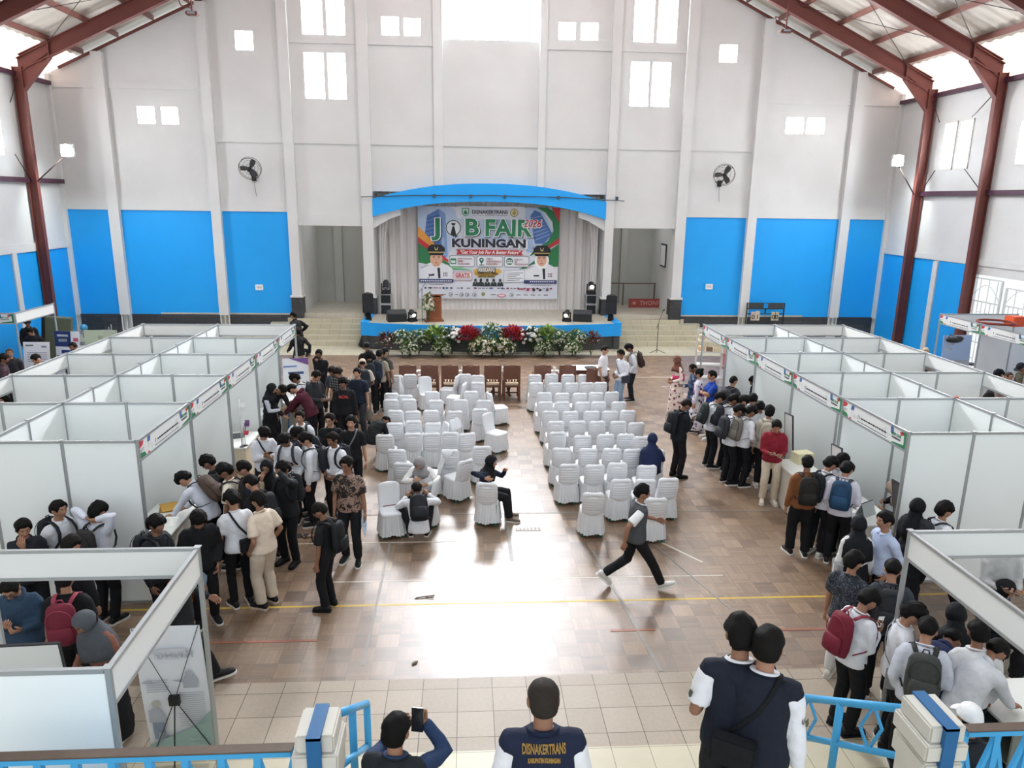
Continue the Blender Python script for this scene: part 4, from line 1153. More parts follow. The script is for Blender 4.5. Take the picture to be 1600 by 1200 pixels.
def fascia(parent, a, b, graphic=None, h=.30, zt=HB):
    """header board between posts; graphic: +1 prints on the side to the right of a->b reading left to right from a"""
    a, b = V(*a, 0), V(*b, 0); d = (b-a).normalized(); L = (b-a).length; a2, b2 = a+d*.024, b-d*.024
    mb = MB(); zc = zt-h/2
    mb.bar(a2+V(0, 0, zc), b2+V(0, 0, zc), .02, h-.05); f = mb.build('fascia', FASC, parent)
    for z in (zt-.014, zt-h+.014): MB().bar(a2+V(0, 0, z), b2+V(0, 0, z), .036, .03).build('fascia_rail', ALU, f)
    if graphic:
        nrm = d.cross(V(0, 0, 1))      # face the reader
        M = basis(a+nrm*.0115+V(0, 0, zc), d, V(0, 0, 1), nrm)
        g = MB(); H = (h-.06)/2
        def q(x0, y0, x1, y1, mi, sh=0): g.add([(x0, y0, 0), (x1, y0, 0), (x1+sh, y1, 0), (x0+sh, y1, 0)], [(0, 1, 2, 3)], mi)
        g.add([(.03, H, 0), (.03, H-.10, 0), (.13, H-.07, 0), (.16, H-.02, 0)], [(0, 1, 2, 3)], 1)          # red leaf
        g.add([(.03, -H, 0), (.22, -H, 0), (.17, -H+.06, 0), (.03, -H+.075, 0)], [(0, 1, 2, 3)], 0)       # green wedge
        g.add([(.24, -H, 0), (.33, -H, 0), (.29, -H+.035, 0)], [(0, 1, 2)], 1)
        q(.27, H-.085, .36, H-.01, 2, .02); q(.07, -.005, .16, .008, 4); q(.07, -.03, .15, -.02, 4); q(.05, -.05, .065, -.0, 3)
        q(.30, -.045, .305, .03, 3); q(.38, -.08, .384, .03, 4); q(.41, -.09, .414, -.02, 4)
        q(.50, -.095, .50+L*.46, -.085, 3); q(L-.56, -.08, L-.553, .06, 4); q(L-.60, -.06, L-.593, .04, 4)
        g.add([(L-.03, -H, 0), (L-.03, H, 0), (L-.17, H-.01, 0), (L-.09, H-.06, 0), (L-.08, -H+.05, 0), (L-.36, -H+.02, 0), (L-.38, -H, 0)], [(0, 1, 2, 3, 4, 5, 6)], 0)
        g.add([(L-.20, H-.03, 0), (L-.13, H-.01, 0), (L-.10, H-.055, 0), (L-.17, H-.075, 0)], [(0, 1, 2, 3)], 1)
        q(L-.42, H-.11, L-.34, H-.005, 2, -.02)
        mb2 = g.build('fascia_print', [GREEN, RED, PBLUE, BLK, GREY], f, fixn=False); mb2.matrix_local = M
        mt = M @ Matrix.Translation((0, 0, .0015))
        text('fascia_lettering', 'JOB FAIR', .062, GREEN, f, mt @ Matrix.Translation((L-.27, .022, 0)), bold=.0015, depth=.0006)
        text('fascia_lettering', 'KUNINGAN', .040, BLK, f, mt @ Matrix.Translation((L-.27, -.030, 0)), bold=.001, depth=.0006)
        if isinstance(graphic, str):
            text('fascia_lettering', graphic, .085, BLK, f, mt @ Matrix.Translation((.50, -.02, 0)), align='LEFT', depth=.0006)
        # company line: too small to read in the photograph, set as short bars
        w = MB(); rnd = random.Random(hash((round(a.x, 1), round(a.y, 1)))); x = .60
        while x < .5+L*.44:
            l = rnd.uniform(.03, .075); w.box(x, -.035, -.0003, x+l, -.012, .0003); x += l+.015
        o = w.build('fascia_lettering', BLK, f); o.matrix_local = mt
    return f
def booth(label, posts, panels, fascias, group=None, loc=(0, 0, 0)):
    r = empty('exhibition_booth', loc, 0, label, 'booth', group)
    inv = V(*loc)
    for p in posts: post(r, p[0]-inv.x, p[1]-inv.y)
    for a, b in panels: panel(r, (a[0]-inv.x, a[1]-inv.y), (b[0]-inv.x, b[1]-inv.y))
    for fs in fascias:
        a, b, g = fs[:3]; fascia(r, (a[0]-inv.x, a[1]-inv.y), (b[0]-inv.x, b[1]-inv.y), g, *(fs[3:]))
    return r
ORD = ['nearest', 'second', 'third', 'fourth', 'farthest']
def bank(xf, xs, xb, Y, side):
    """two rows of booths back to back; xf aisle front, xs spine, xb outer front; side +1 when the aisle lies to the right"""
    mid_f, mid_b = (xf+xs)/2, (xs+xb)/2
    nm = 'left' if side > 0 else 'right'
    for i in range(5):
        y0, y1 = Y[i], Y[i+1]; ym = (y0+y1)/2
        # aisle row
        P = [(xf, y0), (mid_f, y0), (xs, y0), (xs, ym)]
        W = [((xf, y0), (mid_f, y0)), ((mid_f, y0), (xs, y0)), ((xs, y0), (xs, ym)), ((xs, ym), (xs, y1))]
        F = [((xf, y0), (xf, y1), str(i+1)) if side > 0 else ((xf, y1), (xf, y0), '%d' % (11+i))]
        if i == 4:
            P += [(xf, y1), (xs, y1)]; F.append(((xs, y1), (xf, y1), None))
        booth('white booth facing the aisle, %s of the five in the %s bank' % (ORD[i], nm), P, W, F, 'aisle booths of the %s bank' % nm, ((xf+xs)/2, ym, 0))
        P = [(xb, y0), (mid_b, y0)]; W = [((xs, y0), (mid_b, y0)), ((mid_b, y0), (xb, y0))]
        F = [((xb, y1), (xb, y0), None) if side > 0 else ((xb, y0), (xb, y1), None)]
        if i == 4: P += [(xb, y1)]; F.append(((xs, y1), (xb, y1), None))
        booth('white outer booth opening towards the %s wall, %s of five' % (nm, ORD[i]), P, W, F, 'outer booths of the %s bank' % nm, ((xb+xs)/2, ym, 0))
def counter(label, x0, y0, x1, y1, h=.78, body='#c8c3b8', top='#d8dad6', front=None):
    """white-topped information counter: top board, three side boards and a shelf"""
    cx, cy = (x0+x1)/2, (y0+y1)/2
    r = empty('counter', (cx, cy, 0), 0, label, 'counter')
    a, b, c, d = x0-cx, y0-cy, x1-cx, y1-cy
    MB().box(a, b, h-.03, c, d, h).build('worktop', mat('top_'+top.strip('#'), top, .35), r, bevel=.006)
    bm = mat('body_'+body.strip('#'), body, .55, var=.04)
    t = .02
    for nm, q in (('side_board', (a+.02, b+.02, c-.02, b+.02+t)), ('side_board', (a+.02, d-.02-t, c-.02, d-.02)), ('front_board', ((c-.02-t, b+.045, c-.02, d-.045) if front != 'l' else (a+.02, b+.045, a+.02+t, d-.045)))):
        MB().box(q[0], q[1], .0, q[2], q[3], h-.03).build(nm, bm, r)
    MB().box(a+.045, b+.045, .38, c-.045, d-.045, .40).build('shelf', bm, r)
    return r
def laptop(label, x, y, z, rz):
    r = empty('laptop', (x, y, z), rz, label, 'laptop')
    k = mat('laptop_grey', '#4a4c50', .4)
    MB().box(-.16, -.11, 0, .16, .11, .016).build('base', k, r, bevel=.004)
    MB().box(-.16, -.008, 0, .16, .0, .21, M=Matrix.Translation((0, .11, .014)) @ Matrix.Rotation(-.25, 4, 'X')).build('screen', mat('screen_dark', '#15171b', .15), r)
    return r
def sheet(label, x, y, z, rz=0, w=.21, l=.30, col='#e8e8e4', name='paper', th=.004):
    o = MB().box(-w/2, -l/2, 0, w/2, l/2, th).build(name, mat('sheet_'+col.strip('#'), col, .6), None, (x, y, z), rz)
    return tag(o, label, name.replace('_', ' '))
def stand_banner(label, x, y, rz, w, h, design, lean=.10, back=False, name='display_banner'):
    """X-frame stand carrying a printed sheet; local +Y faces the reader"""
    r = empty(name, (x, y, 0), rz, label, 'banner')
    R = Matrix.Translation((0, 0, .06)) @ Matrix.Rotation(lean, 4, 'X')
    sh = MB(); n = 9; vs = []
    for j in range(n):
        for i in range(5): vs.append((-w/2+w*i/4, .012*math.sin(PI*i/4)+.006*math.sin(j*1.3), h*j/(n-1)))
    f = [(j*5+i, j*5+i+1, j*5+i+6, j*5+i+5) for j in range(n-1) for i in range(4)]
    sh.add(vs, f, 0, True); sh.add([(a, b-.004, c) for a, b, c in vs], [tuple(reversed(q)) for q in f], 0, True)
    s = sh.build('printed_sheet', mat('banner_white', '#e3e5ea', .6), r, fixn=False); s.matrix_local = R
    cols = {}
    g = MB(); mats = []
    for it in design:
        kind, c = it[0], it[1]
        if c not in mats: mats.append(c)
        mi = mats.index(c)
        if kind == 'q':
            x0, z0, x1, z1 = it[2:6]; Nx = max(1, int((x1-x0)*6)); Nz = max(1, int((z1-z0)*8))
            for i in range(1):
                yv = .022
                g.add([(x0*w/2, yv, z0*h), (x0*w/2, yv, z1*h), (x1*w/2, yv, z1*h), (x1*w/2, yv, z0*h)], [(0, 1, 2, 3)], mi)
        elif kind == 'p':
            g.add([(a*w/2, .0215, b*h) for a, b in it[2]], [tuple(range(len(it[2])))], mi)
    if design:
        go = g.build('print', [mat('ink_'+c.strip('#'), c, .6) for c in mats], s, fixn=False)
    fr = MB(); k = mat('stand_black', '#1d1f22', .4)
    c = V(0, -.05, h*.46)
    for sx in (-1, 1):
        fr.tube([c, V(sx*w*.48, -.012, h)], .0038, 6); fr.tube([c, V(sx*w*.46, -.02, .02)], .005, 6)
    fr.tube([c, V(0, -.34, .0)], .007, 6)
    fr.box(-.05, -.075, h*.46-.05, .05, -.03, h*.46+.05)
    fo = fr.build('stand_frame', k, r); fo.matrix_local = R if lean < .2 else R
    return r
def build_booths():
    bank(-4.30, -6.20, -8.02, [9.43, 11.30, 13.15, 15.0, 16.85, 18.62], 1)
    bank(6.28, 8.20, 10.08, [9.58, 11.44, 13.35, 15.22, 17.05, 18.87], -1)
    # foreground booths
    booth('nearest white booth with blank header, bottom left by the blue rail', [(-2.45, 6.31), (-2.43, 4.53), (-3.36, 4.53), (-4.30, 4.53), (-4.30, 6.31)],
          [((-2.43, 4.53), (-3.36, 4.53)), ((-3.36, 4.53), (-4.30, 4.53))], [((-2.43, 4.53), (-2.45, 6.31), None), ((-2.45, 6.31), (-4.30, 6.31), None)], None, (-3.37, 5.4, 0))
    booth('nearest white booth with blank header, bottom right beside the blue railing', [(4.39, 6.44), (4.41, 4.6), (6.28, 6.44), (6.28, 4.6)],
          [((4.41, 4.6), (5.34, 4.6)), ((5.34, 4.6), (6.28, 4.6))], [((4.39, 6.44), (4.41, 4.6), None), ((4.39, 6.44), (6.28, 6.44), None)], None, (5.3, 5.5, 0))
    # booths along the side walls
    booth('far booth with printed header against the left blue wall', [(-12.05, 20.3), (-14.0, 20.3), (-12.05, 22.2), (-14.0, 22.2)], [], [((-14.0, 20.3), (-12.05, 20.3), 'A'), ((-12.05, 20.3), (-12.05, 22.2), None)], None, (-13, 21.2, 0))
    booth('far right booth with open sides beside the tall grille', [(14.18, 21.0), (16.6, 21.0), (14.14, 19.14)], [], [((14.18, 21.0), (14.14, 19.14), '8'), ((14.18, 21.0), (16.6, 21.0), None)], None, (15, 20, 0))
    booth('far right booth with white side wall, under the orange hoop', [(16.0, 19.14), (14.14, 17.28), (15.07, 19.14), (16.0, 17.28)], [((14.14, 19.14), (15.07, 19.14)), ((15.07, 19.14), (16.0, 19.14))], [((14.14, 19.14), (14.14, 17.28), '9'), ((16.0, 19.14), (16.0, 17.28), None)], None, (15, 18.2, 0))
    # counters
    counter('white counter in the nearest left booth with brown envelopes on it', -4.86, 9.85, -4.22, 11.1)
    counter('beige counter with laptop and flags in the third left booth', -4.86, 13.75, -4.24, 14.8, body='#cfc2a8')
    counter('pale counter in the fourth left booth behind the standing black-hijab woman', -4.95, 15.6, -4.4, 16.6)
    counter('grey-beige counter near the far end of the left bank', -4.5, 17.0, -3.95, 18.4, body='#b8b2a2')
    counter('white counter in the nearest right booth holding a desk calendar', 5.98, 9.95, 6.62, 11.05, front='l')
    counter('white counter in the second right booth beside the maroon shirt man', 5.85, 11.75, 6.45, 12.9, front='l')
    counter('white counter inside the nearest right booth, at the edge of the picture', 5.05, 5.5, 6.2, 6.3, body='#8d938e')
    # things on the counters
    for k, (c, dz) in enumerate((('#8f6a2c', 0), ('#b98f3f', .012))):
        sheet(('dark brown envelope under a lighter one on the nearest left counter', 'yellow brown envelope on top of the pile on the left counter')[k], -4.62+.02*k, 10.92, .78+dz, .3+.2*k, .25, .34, c, 'envelope', .012)
    sheet('printed sheet lying flat on the nearest left counter', -4.45, 10.35, .78, .4)
    sheet('sheet with printing at the front edge of the third left counter', -4.45, 13.95, .78, .2)
    sheet('second sheet beside the laptop on the third left counter', -4.65, 14.15, .78, -.3)
    laptop('open dark laptop on the third left counter', -4.62, 14.5, .78, -1.2)
    for i, (dx, c) in enumerate(((0, '#e7e4e6'), (.10, '#c23a50'), (.17, '#6a4a78'))):
        r = empty('desk_flag', (-4.33+.02*i, 13.82+dx*.4, .78), 0, ['white desk flag on tall white pole at counter corner', 'red desk flag beside the white one on counter', 'purple desk flag hanging behind the red one'][i], 'flag')
        hh = (.95, .34, .55)[i]
        MB().cyl((0, 0, 0), (0, 0, hh), .012 if i == 0 else .006).build('pole', mat('flag_pole', '#c9c9c9', .4), r)
        MB().cyl((0, 0, 0), (0, 0, .015), .05).build('base', mat('flag_base', '#3a3a3c', .4), r)
        mb = MB(); vs = [(0.012+.03*math.sin(j*.9)*.3+.09*i2, .012*math.sin(j*1.7+i2), hh-.03-.09*j*(hh/.95)*.5) for j in range(6) for i2 in range(2)]
        fs = [(2*j, 2*j+1, 2*j+3, 2*j+2) for j in range(5)]
        mb.add(vs, fs, 0, True); mb.add([(a, b+.004, c2) for a, b, c2 in vs], [tuple(reversed(f)) for f in fs], 0, True); mb.build('cloth', mat('flag_'+c.strip('#'), c, .7), r, fixn=False)
    # desk calendar on the right counter
    r = empty('desk_calendar', (6.27, 10.35, .78), .5, 'grey standing desk calendar on the nearest right counter', 'calendar')
    mb = MB()
    for s in (-1, 1): mb.bar((0, s*.08, 0), (0, 0, .21), .30, .006, up=(0, s, .4))
    mb.build('card', mat('calendar_grey', '#a7acae', .6), r); MB().tube([(-.15, 0, .212), (.15, 0, .212)], .008, 6).build('binding', BLK, r)
    sheet('small yellow pad on the nearest right counter', 6.45, 10.15, .78, .2, .12, .10, '#c9c66a', 'notepad', .03)
    for k in range(3): sheet('sheet of paper spread on the nearest right counter, %s' % ('beside the calendar', 'at its aisle edge', 'under the reader\'s hands')[k], 6.12+.12*(k % 2), 10.55+.16*k, .78, .5*k)
    o = MB().box(-.17, -.12, 0, .17, .12, .20).build('box', mat('carton', '#cfc9a6', .7), None, (6.32, 12.72, .78), .2); tag(o, 'small cream carton on the second right counter', 'box')
    # tablet screen on a floor stand
    r = empty('display_screen', (6.55, 9.86, 0), math.radians(96), 'tilted poster display on a stand in the nearest right booth', 'display')
    M = Matrix.Translation((0, 0, 1.12)) @ Matrix.Rotation(-.2, 4, 'X')
    MB().box(-.24, -.012, -.32, .24, .012, .36, M=M).build('frame', mat('screen_dark', '#15171b', .15), r)
    g = MB()
    for s in (-1, 1):
        g.add([M @ V(*p) for p in ((-.22, s*.0135, -.30), (.22, s*.0135, -.30), (.22, s*.0135, .33), (-.22, s*.0135, .33))], [(0, 1, 2, 3)], 0)
        for x, h2, c in ((-.10, .02, 1), (-.02, .10, 2), (.06, .06, 1), (.13, -.04, 2)):
            g.add([M @ V(*p) for p in ((x-.035, s*.0142, -.28), (x+.035, s*.0142, -.28), (x+.02, s*.0142, h2), (x-.02, s*.0142, h2))], [(0, 1, 2, 3)], c)
    g.build('picture', [mat('poster_dark', '#4a4744', .4), mat('poster_orange', '#c98a4a', .4), mat('poster_cream', '#e8dcc8', .4)], r, fixn=False)
    mb = MB(); mb.cyl((0, 0, 0), (0, 0, .85), .018); mb.cyl((0, 0, 0), (0, 0, .03), .16); mb.build('stand', mat('stand_black', '#1d1f22', .4), r)
    # slim boards leaning in the booths
    def board(label, x, y, rz, w, h, z=0, col='#dfe1e0'):
        r = empty('display_board', (x, y, z), rz, label, 'board')
        R = Matrix.Rotation(-.12, 4, 'X')
        MB().box(-w/2, -.01, 0, w/2, .01, h, M=R).build('panel', mat('board_'+col.strip('#'), col, .5), r)
        mb = MB()
        for a, b, c, d in ((-w/2-.012, 0, -w/2, h), (w/2, 0, w/2+.012, h), (-w/2-.012, h, w/2+.012, h+.012)): mb.box(a, -.014, b, c, .014, d, M=R)
        mb.build('frame', BLK, r); return r
    board('white framed board standing at the post by the blue backpack', 6.36, 11.30, 1.75, .24, 1.6)
    board('white framed board at the post beyond the maroon shirt man', 6.36, 13.18, 1.75, .24, 1.6)
    board('white board standing inside the nearest left booth', -4.02, 6.05, PI+.05, .95, 1.72)
    W = '#e3e5ea'
    p = onz(1493, 623, 2.36); o = MB().box(-.03, -.03, -.09, .03, .03, .04).build('tape', mat('tape_red', '#c8443c', .5), None, p); tag(o, 'red tape wrapped on a booth post top in the right bank', 'tape')
    # stall furniture at the far end of the right bank
    p = onz(1110, 604, 0)
    r = empty('display_rack', (p.x, p.y, 0), -.25, 'white wire display rack with cream cartons behind the robed visitors', 'rack')
    m = MB()
    for sx in (-.5, .5):
        for sy in (-.18, .18): m.box(sx-.015, sy-.015, 0, sx+.015, sy+.015, 1.75)
    for z in (.3, .7, 1.1, 1.45, 1.73):
        for sy in (-.18, .18): m.box(-.5, sy-.012, z-.012, .5, sy+.012, z+.012)
    m.build('frame', mat('rack_white', '#d4d2cc', .5), r)
    for z in (.3, .7, 1.1, 1.45): MB().box(-.49, -.17, z, .49, .17, z+.014).build('shelf', mat('rack_white', '#d4d2cc', .5), r)
    rnd = random.Random(8)
    for z in (1.115, 1.465):
        for k in range(4):
            c = ('#e0cfae', '#d8b890', '#ccc4b4', '#8a6a58')[rnd.randrange(4)]; q = Matrix.Rotation(-.25, 3, 'Z') @ V(-.36+.24*k, 0, 0)
            o = MB().box(-.09, -.10, 0, .09, .10, rnd.uniform(.1, .2)).build('carton', mat('carton_'+c.strip('#'), c, .7), None, V(p.x+q.x, p.y+q.y, z), -.25)
            tag(o, '%s carton on the %s shelf of the wire rack' % (('leftmost', 'second', 'third', 'rightmost')[k], 'top' if z > 1.3 else 'lower'), 'carton', 'cartons on the wire rack')
    stand_banner('pink and teal poster stand beside the wire rack', onz(1140, 606, 0).x, onz(1140, 606, 0).y, PI+.2, .75, 1.2, [('q', '#d8737a', -.5, .45, .8, .9), ('q', '#6aa8a4', -.6, .2, .7, .42), ('q', '#8a5a58', -1, .3, -.6, .9), ('q', '#efe6e2', 0, .6, .5, .75)], .05)
    p = onz(463, 676, 0); r = empty('stool', (p.x, p.y, 0), .3, 'blue metal stool under the beige counter of the far left booth', 'stool')
    BL2 = mat('stool_blue', '#2a6aa0', .5)
    MB().box(-.17, -.17, .56, .17, .17, .60).build('seat', BL2, r, bevel=.012)
    for sx in (-.15, .15):
        for sy in (-.15, .15): MB().bar((sx, sy, .57), (sx*1.25, sy*1.25, 0), .03).build('leg', BL2, r)
    m = MB()
    for s in (-1, 1): m.bar((-.17, s*.17, .22), (.17, s*.17, .22), .02); m.bar((s*.17, -.17, .24), (s*.17, .17, .24), .02)
    m.build('stretcher', BL2, r)
    # X-banner seen from behind, its print showing through in grey
    D = [('q', '#c9ccd4', -.5, .80, .5, .84), ('q', '#ced1d8', -.4, .76, .35, .775), ('q', '#b8bcc6', .62, .58, .92, .60)]
    D += [('q', '#b4b8c2', .15+.04*(i % 3), .60-.018*i, .82, .607-.018*i) for i in range(6)]
    D += [('q', '#b9bdc6', -.86, .49-.0165*i, -.10-.05*(i % 2)+.5*(i > 9)*.2, .496-.0165*i) for i in range(17)]
    D += [('p', '#aeb3bd', [(-.5+.13*math.cos(t), .645+.022*math.sin(t)) for t in np.linspace(0, 2*PI, 12)[:-1]]), ('p', '#a9aeb9', [(-.72, .53), (-.28, .53), (-.27, .60), (-.40, .625), (-.60, .625), (-.73, .60)]), ('p', '#b0b4be', [(-.28, .575), (0, .592), (0, .60), (-.28, .60)])]
    D += [('p', '#b9b3ae', [(.62+.14*math.cos(t), .415+.030*math.sin(t)) for t in np.linspace(0, 2*PI, 12)[:-1]]), ('p', '#b3b7c0', [(.40, .27), (.90, .27), (.88, .37), (.70, .385), (.50, .37)]), ('p', '#8d97a8', [(.46, .13), (.58, .13), (.64, .24), (.70, .13), (.82, .13), (.82, .27), (.46, .27)])]
    D += [('p', '#9db8b4', [(-1, 0), (1, 0), (1, .09), (.3, .15), (-.4, .21), (-1, .34)]), ('q', '#c9d6d4', -.8, .12, -.2, .126), ('q', '#c9d6d4', -.8, .09, -.3, .096)]
    b = stand_banner('X-frame banner seen from behind with grey print showing through, beside the nearest left booth post', -2.83, 6.47, 0.06, .62, 1.52, [], .10)
    s = [c for c in b.children if c.name.startswith('printed')][0]
    g = MB(); ms = []
    for it in D:
        if it[1] not in ms: ms.append(it[1])
        mi = ms.index(it[1]); w, h = .62, 1.52
        pts = [(it[2], it[3]), (it[4], it[3]), (it[4], it[5]), (it[2], it[5])] if it[0] == 'q' else it[2]
        g.add([(-a*w/2, -.0165, z*h) for a, z in pts], [tuple(range(len(pts)))], mi)
    g.build('print', [mat('ink_'+c.strip('#'), c, .7) for c in ms], s, fixn=False)
    text('lettering', 'HIRING!', .10, mat('ink_b4b8c2', '#b4b8c2', .7), s, Matrix(((1, 0, 0, .04), (0, 0, -1, -.017), (0, 1, 0, 1.20), (0, 0, 0, 1))) @ Matrix.Scale(-1, 4, (1, 0, 0)), bold=.001)
    # small banner with purple corner near the far left booth
    b = stand_banner('white banner with purple corner and black figures at the far end of the left bank', -4.22, 18.1, PI+.25, .62, 1.55, [('p', '#6a4a86', [(-1, 1), (-1, .88), (.5, 1)]), ('q', '#4a6fb0', -.1, .86, .95, .88), ('q', '#2f4a78', -.6, .74, .6, .78), ('q', '#8a8fa0', -.4, .66, .4, .672), ('q', '#22242a', -.35, .40, -.18, .55), ('q', '#22242a', -.02, .42, .12, .56), ('q', '#8c3f46', .28, .46, .4, .58)], .06)
    b = stand_banner('white leaning banner edge beside the black-hijab woman in the left bank', -4.52, 15.25, 1.75, .45, 1.65, [('q', '#c9ccd4', -.6, .5, .6, .55)], .08)
    # banners beyond the left bank
    stand_banner('white text poster on a stand behind the left bank', -11.75, 20.35, PI, .70, 1.5, [('q', '#3a3d48', .2, .93, .8, .95), ('q', '#8a8fa0', -.8, .9, -.4, .93)] + [('q', '#a4a8b4', -.8, .80-.04*i, .7, .815-.04*i) for i in range(5)] + [('q', '#3a3d48', -.2, .36, .8, .42), ('q', '#3a3d48', -.2, .26, .8, .32)], .14)
    stand_banner('white and navy recruitment banner behind the left bank', -11.5, 21.5, PI-.15, .75, 1.6, [('q', '#1f3266', -.3, .72, 1, 1), ('q', W, -.1, .90, .8, .94), ('q', W, 0, .81, .7, .86), ('q', '#c25a6a', -.9, .82, -.5, .88), ('q', '#1f3266', -.9, .60, .5, .66), ('q', '#1f3266', -.9, .50, .9, .56), ('q', '#c98a9a', -.2, .3, .2, .36)], .10)
    stand_banner('pale green poster with white figure behind the left bank', -10.9, 22.3, PI, .95, 1.5, [('q', '#b9c7ae', -1, 0, 1, 1), ('p', '#dfe4dc', [(.12+.3*math.cos(t), .62+.22*math.sin(t)) for t in np.linspace(0, 2*PI, 14)[:-1]]), ('q', '#e9ece6', -.1, .82, .15, .9), ('q', '#dfe6dc', -.9, .95, -.4, .99)], .06)
    stand_banner('blue and orange poster with product pictures in the far right booth', 14.72, 20.75, PI+.1, .95, 1.7, [('q', '#9fb6d8', -1, .25, 1, 1), ('p', '#e07f45', [(-1, .80), (-.4, .82), (-.15, 1), (-.02, 1), (-.3, .74), (-1, .70)]), ('p', '#e9c4a4', [(-1, .88), (-.6, .9), (-.45, 1), (-1, 1)]), ('q', W, .2, .82, .8, .87), ('q', W, .3, .74, .8, .77), ('q', W, -1, .45, 1, .56), ('q', '#5a5248', -.9, .12, -.5, .24), ('q', '#7a6a58', -.3, .08, .3, .20), ('q', '#5a5248', .5, .1, .8, .22)], .06)
# ------------------------------------------------------------------ stage dressing and wall fittings
BK = mat('matt_black', '#17181b', .5); BK2 = mat('grille_black', '#22252a', .7, bump=.3, bscale=300)
SILV = mat('rack_silver', '#b5b7ba', .35, metal=.6)
WOOD = mat('lectern_wood', '#8f5230', .4, var=.18, vscale=5)
YB2 = 30.72
def banner():
    r = empty('stage_banner', (XM, YB2, 1.47), 0, 'printed job fair banner hanging on the white stage curtain', 'banner')
    W, H = 5.78, 3.74
    MB().box(-W/2, -.01, 0, W/2, .01, H).build('sheet', mat('banner_sheet', '#dcdfea', .6), r)
    lay = [0]
    def P(u, v): return ((u-792.5)/1395*W, (1000-v)/930*H)
    def poly(name, pts, col, lab=None):
        lay[0] += 1; y = -.0105 - lay[0]*.00035
        me = MB(); me.add([(P(*p)[0], y, P(*p)[1]) for p in pts], [tuple(range(len(pts)))], 0)
        return me, y, col
    groups = {}
    def add(name, pts, col):
        lay[0] += 1; y = -.0105 - lay[0]*.0003
        g = groups.setdefault(name, (MB(), []))
        if col not in g[1]: g[1].append(col)
        g[0].add([(P(*p)[0], y, P(*p)[1]) for p in pts], [tuple(range(len(pts)))], g[1].index(col))
    def rect(name, a, b, c, d, col): add(name, [(a, b), (c, b), (c, d), (a, d)], col)
    def ell(name, cx, cy, rx, ry, col, n=20): add(name, [(cx+rx*math.cos(t), cy+ry*math.sin(t)) for t in np.linspace(0, 2*PI, n+1)[:-1]], col)
    def rrect(name, a, b, c, d, col, r=18):
        pts = []
        for cx, cy, t0 in ((c-r, b+r, -PI/2), (c-r, d-r, 0), (a+r, d-r, PI/2), (a+r, b+r, PI)):
            for k in range(5): pts.append((cx+r*math.cos(t0+k*PI/8), cy+r*math.sin(t0+k*PI/8)))
        add(name, pts, col)
    bl = 'backdrop_print'
    add(bl, [(95, 70), (420, 70), (520, 200), (380, 600), (95, 300)], '#c3d2ea'); add(bl, [(1130, 70), (1300, 70), (1430, 300), (1300, 560), (1180, 420)], '#bccfe8')
    rect(bl, 700, 200, 1010, 480, '#c9d6ec'); rect(bl, 860, 190, 930, 380, '#b3c8e8')
    add(bl, [(185, 160), (300, 95), (365, 140), (385, 560), (330, 600), (150, 430)], '#5f82bd')
    add(bl, [(300, 95), (365, 140), (385, 560), (330, 560)], '#86a3d2')
    for k in range(7): add(bl, [(182-4*k, 190+42*k), (310, 150+46*k), (310, 160+46*k), (180-4*k, 200+42*k)], '#3f5f9c')
    add(bl, [(1200, 150), (1240, 95), (1300, 120), (1425, 330), (1340, 430), (1250, 430)], '#4f70ac')
    for k in range(7): add(bl, [(1212+7*k, 170+36*k), (1310+14*k, 150+30*k), (1314+14*k, 158+30*k), (1213+7*k, 182+36*k)], '#86a3d2')
    rect(bl, 1170, 400, 1230, 520, '#a9c0e2'); rect(bl, 330, 380, 352, 560, '#a9c0e2')
    for i in range(6):
        for j in range(5): ell(bl, 110+16*i, 90+22*j, 3, 3, '#8aa0c8', 6)
    add(bl, [(95, 270), (160, 330), (260, 445), (200, 480), (95, 370)], '#e8a24a')
    add(bl, [(95, 372), (200, 455), (390, 600), (392, 632), (200, 520), (95, 432)], '#c4393f')
    add(bl, [(95, 434), (190, 500), (400, 640), (600, 705), (420, 700), (250, 660), (95, 632)], '#2f7a4c')
    add(bl, [(330, 640), (420, 655), (640, 708), (420, 690)], '#79b98a')
    add(bl, [(1265, 70), (1370, 70), (1440, 110), (1492, 190), (1492, 372), (1390, 450), (1200, 560), (1240, 500), (1380, 400), (1432, 300), (1420, 210), (1350, 120)], '#2f7a4c')
    add(bl, [(1410, 70), (1492, 70), (1492, 225)], '#c4393f'); add(bl, [(1492, 370), (1492, 425), (1390, 482), (1362, 470)], '#c4393f')
    add(bl, [(1492, 430), (1492, 660), (1400, 672), (1090, 690), (1200, 640), (1330, 540)], '#2f7a4c')
    rrect(bl, 470, 62, 1150, 188, '#e6e8f0', 30)
    em = 'emblem'
    add(em, [(525, 82), (597, 82), (597, 140), (561, 168), (525, 140)], '#4c9a7c'); add(em, [(534, 90), (588, 90), (588, 136), (561, 158), (534, 136)], '#d8e4dc'); add(em, [(540, 132), (561, 98), (582, 132), (561, 150)], '#3c7a62')
    ell(em, 1040, 124, 41, 41, '#a08a4a'); ell(em, 1040, 124, 33, 33, '#e0d8b4'); add(em, [(1018, 130), (1040, 98), (1062, 130), (1040, 150)], '#b89a50')
    rect(em, 625, 150, 740, 153, '#444444'); rect(em, 860, 150, 970, 153, '#444444')
    # O with a necktie
    o = 'tie_emblem'
    ell(o, 442, 282, 79, 82, '#dfe6ea', 32); ell(o, 442, 280, 75, 78, '#23443a', 32); ell(o, 442, 280, 66, 69, '#e6ebf0', 32)
    add(o, [(420, 232), (465, 232), (456, 258), (430, 258)], '#22252c'); add(o, [(432, 264), (453, 264), (468, 340), (445, 372), (415, 340)], '#22252c')
    add(bl, [(455, 352), (490, 352), (462, 384)], '#23443a')
    rb = 'ribbon'
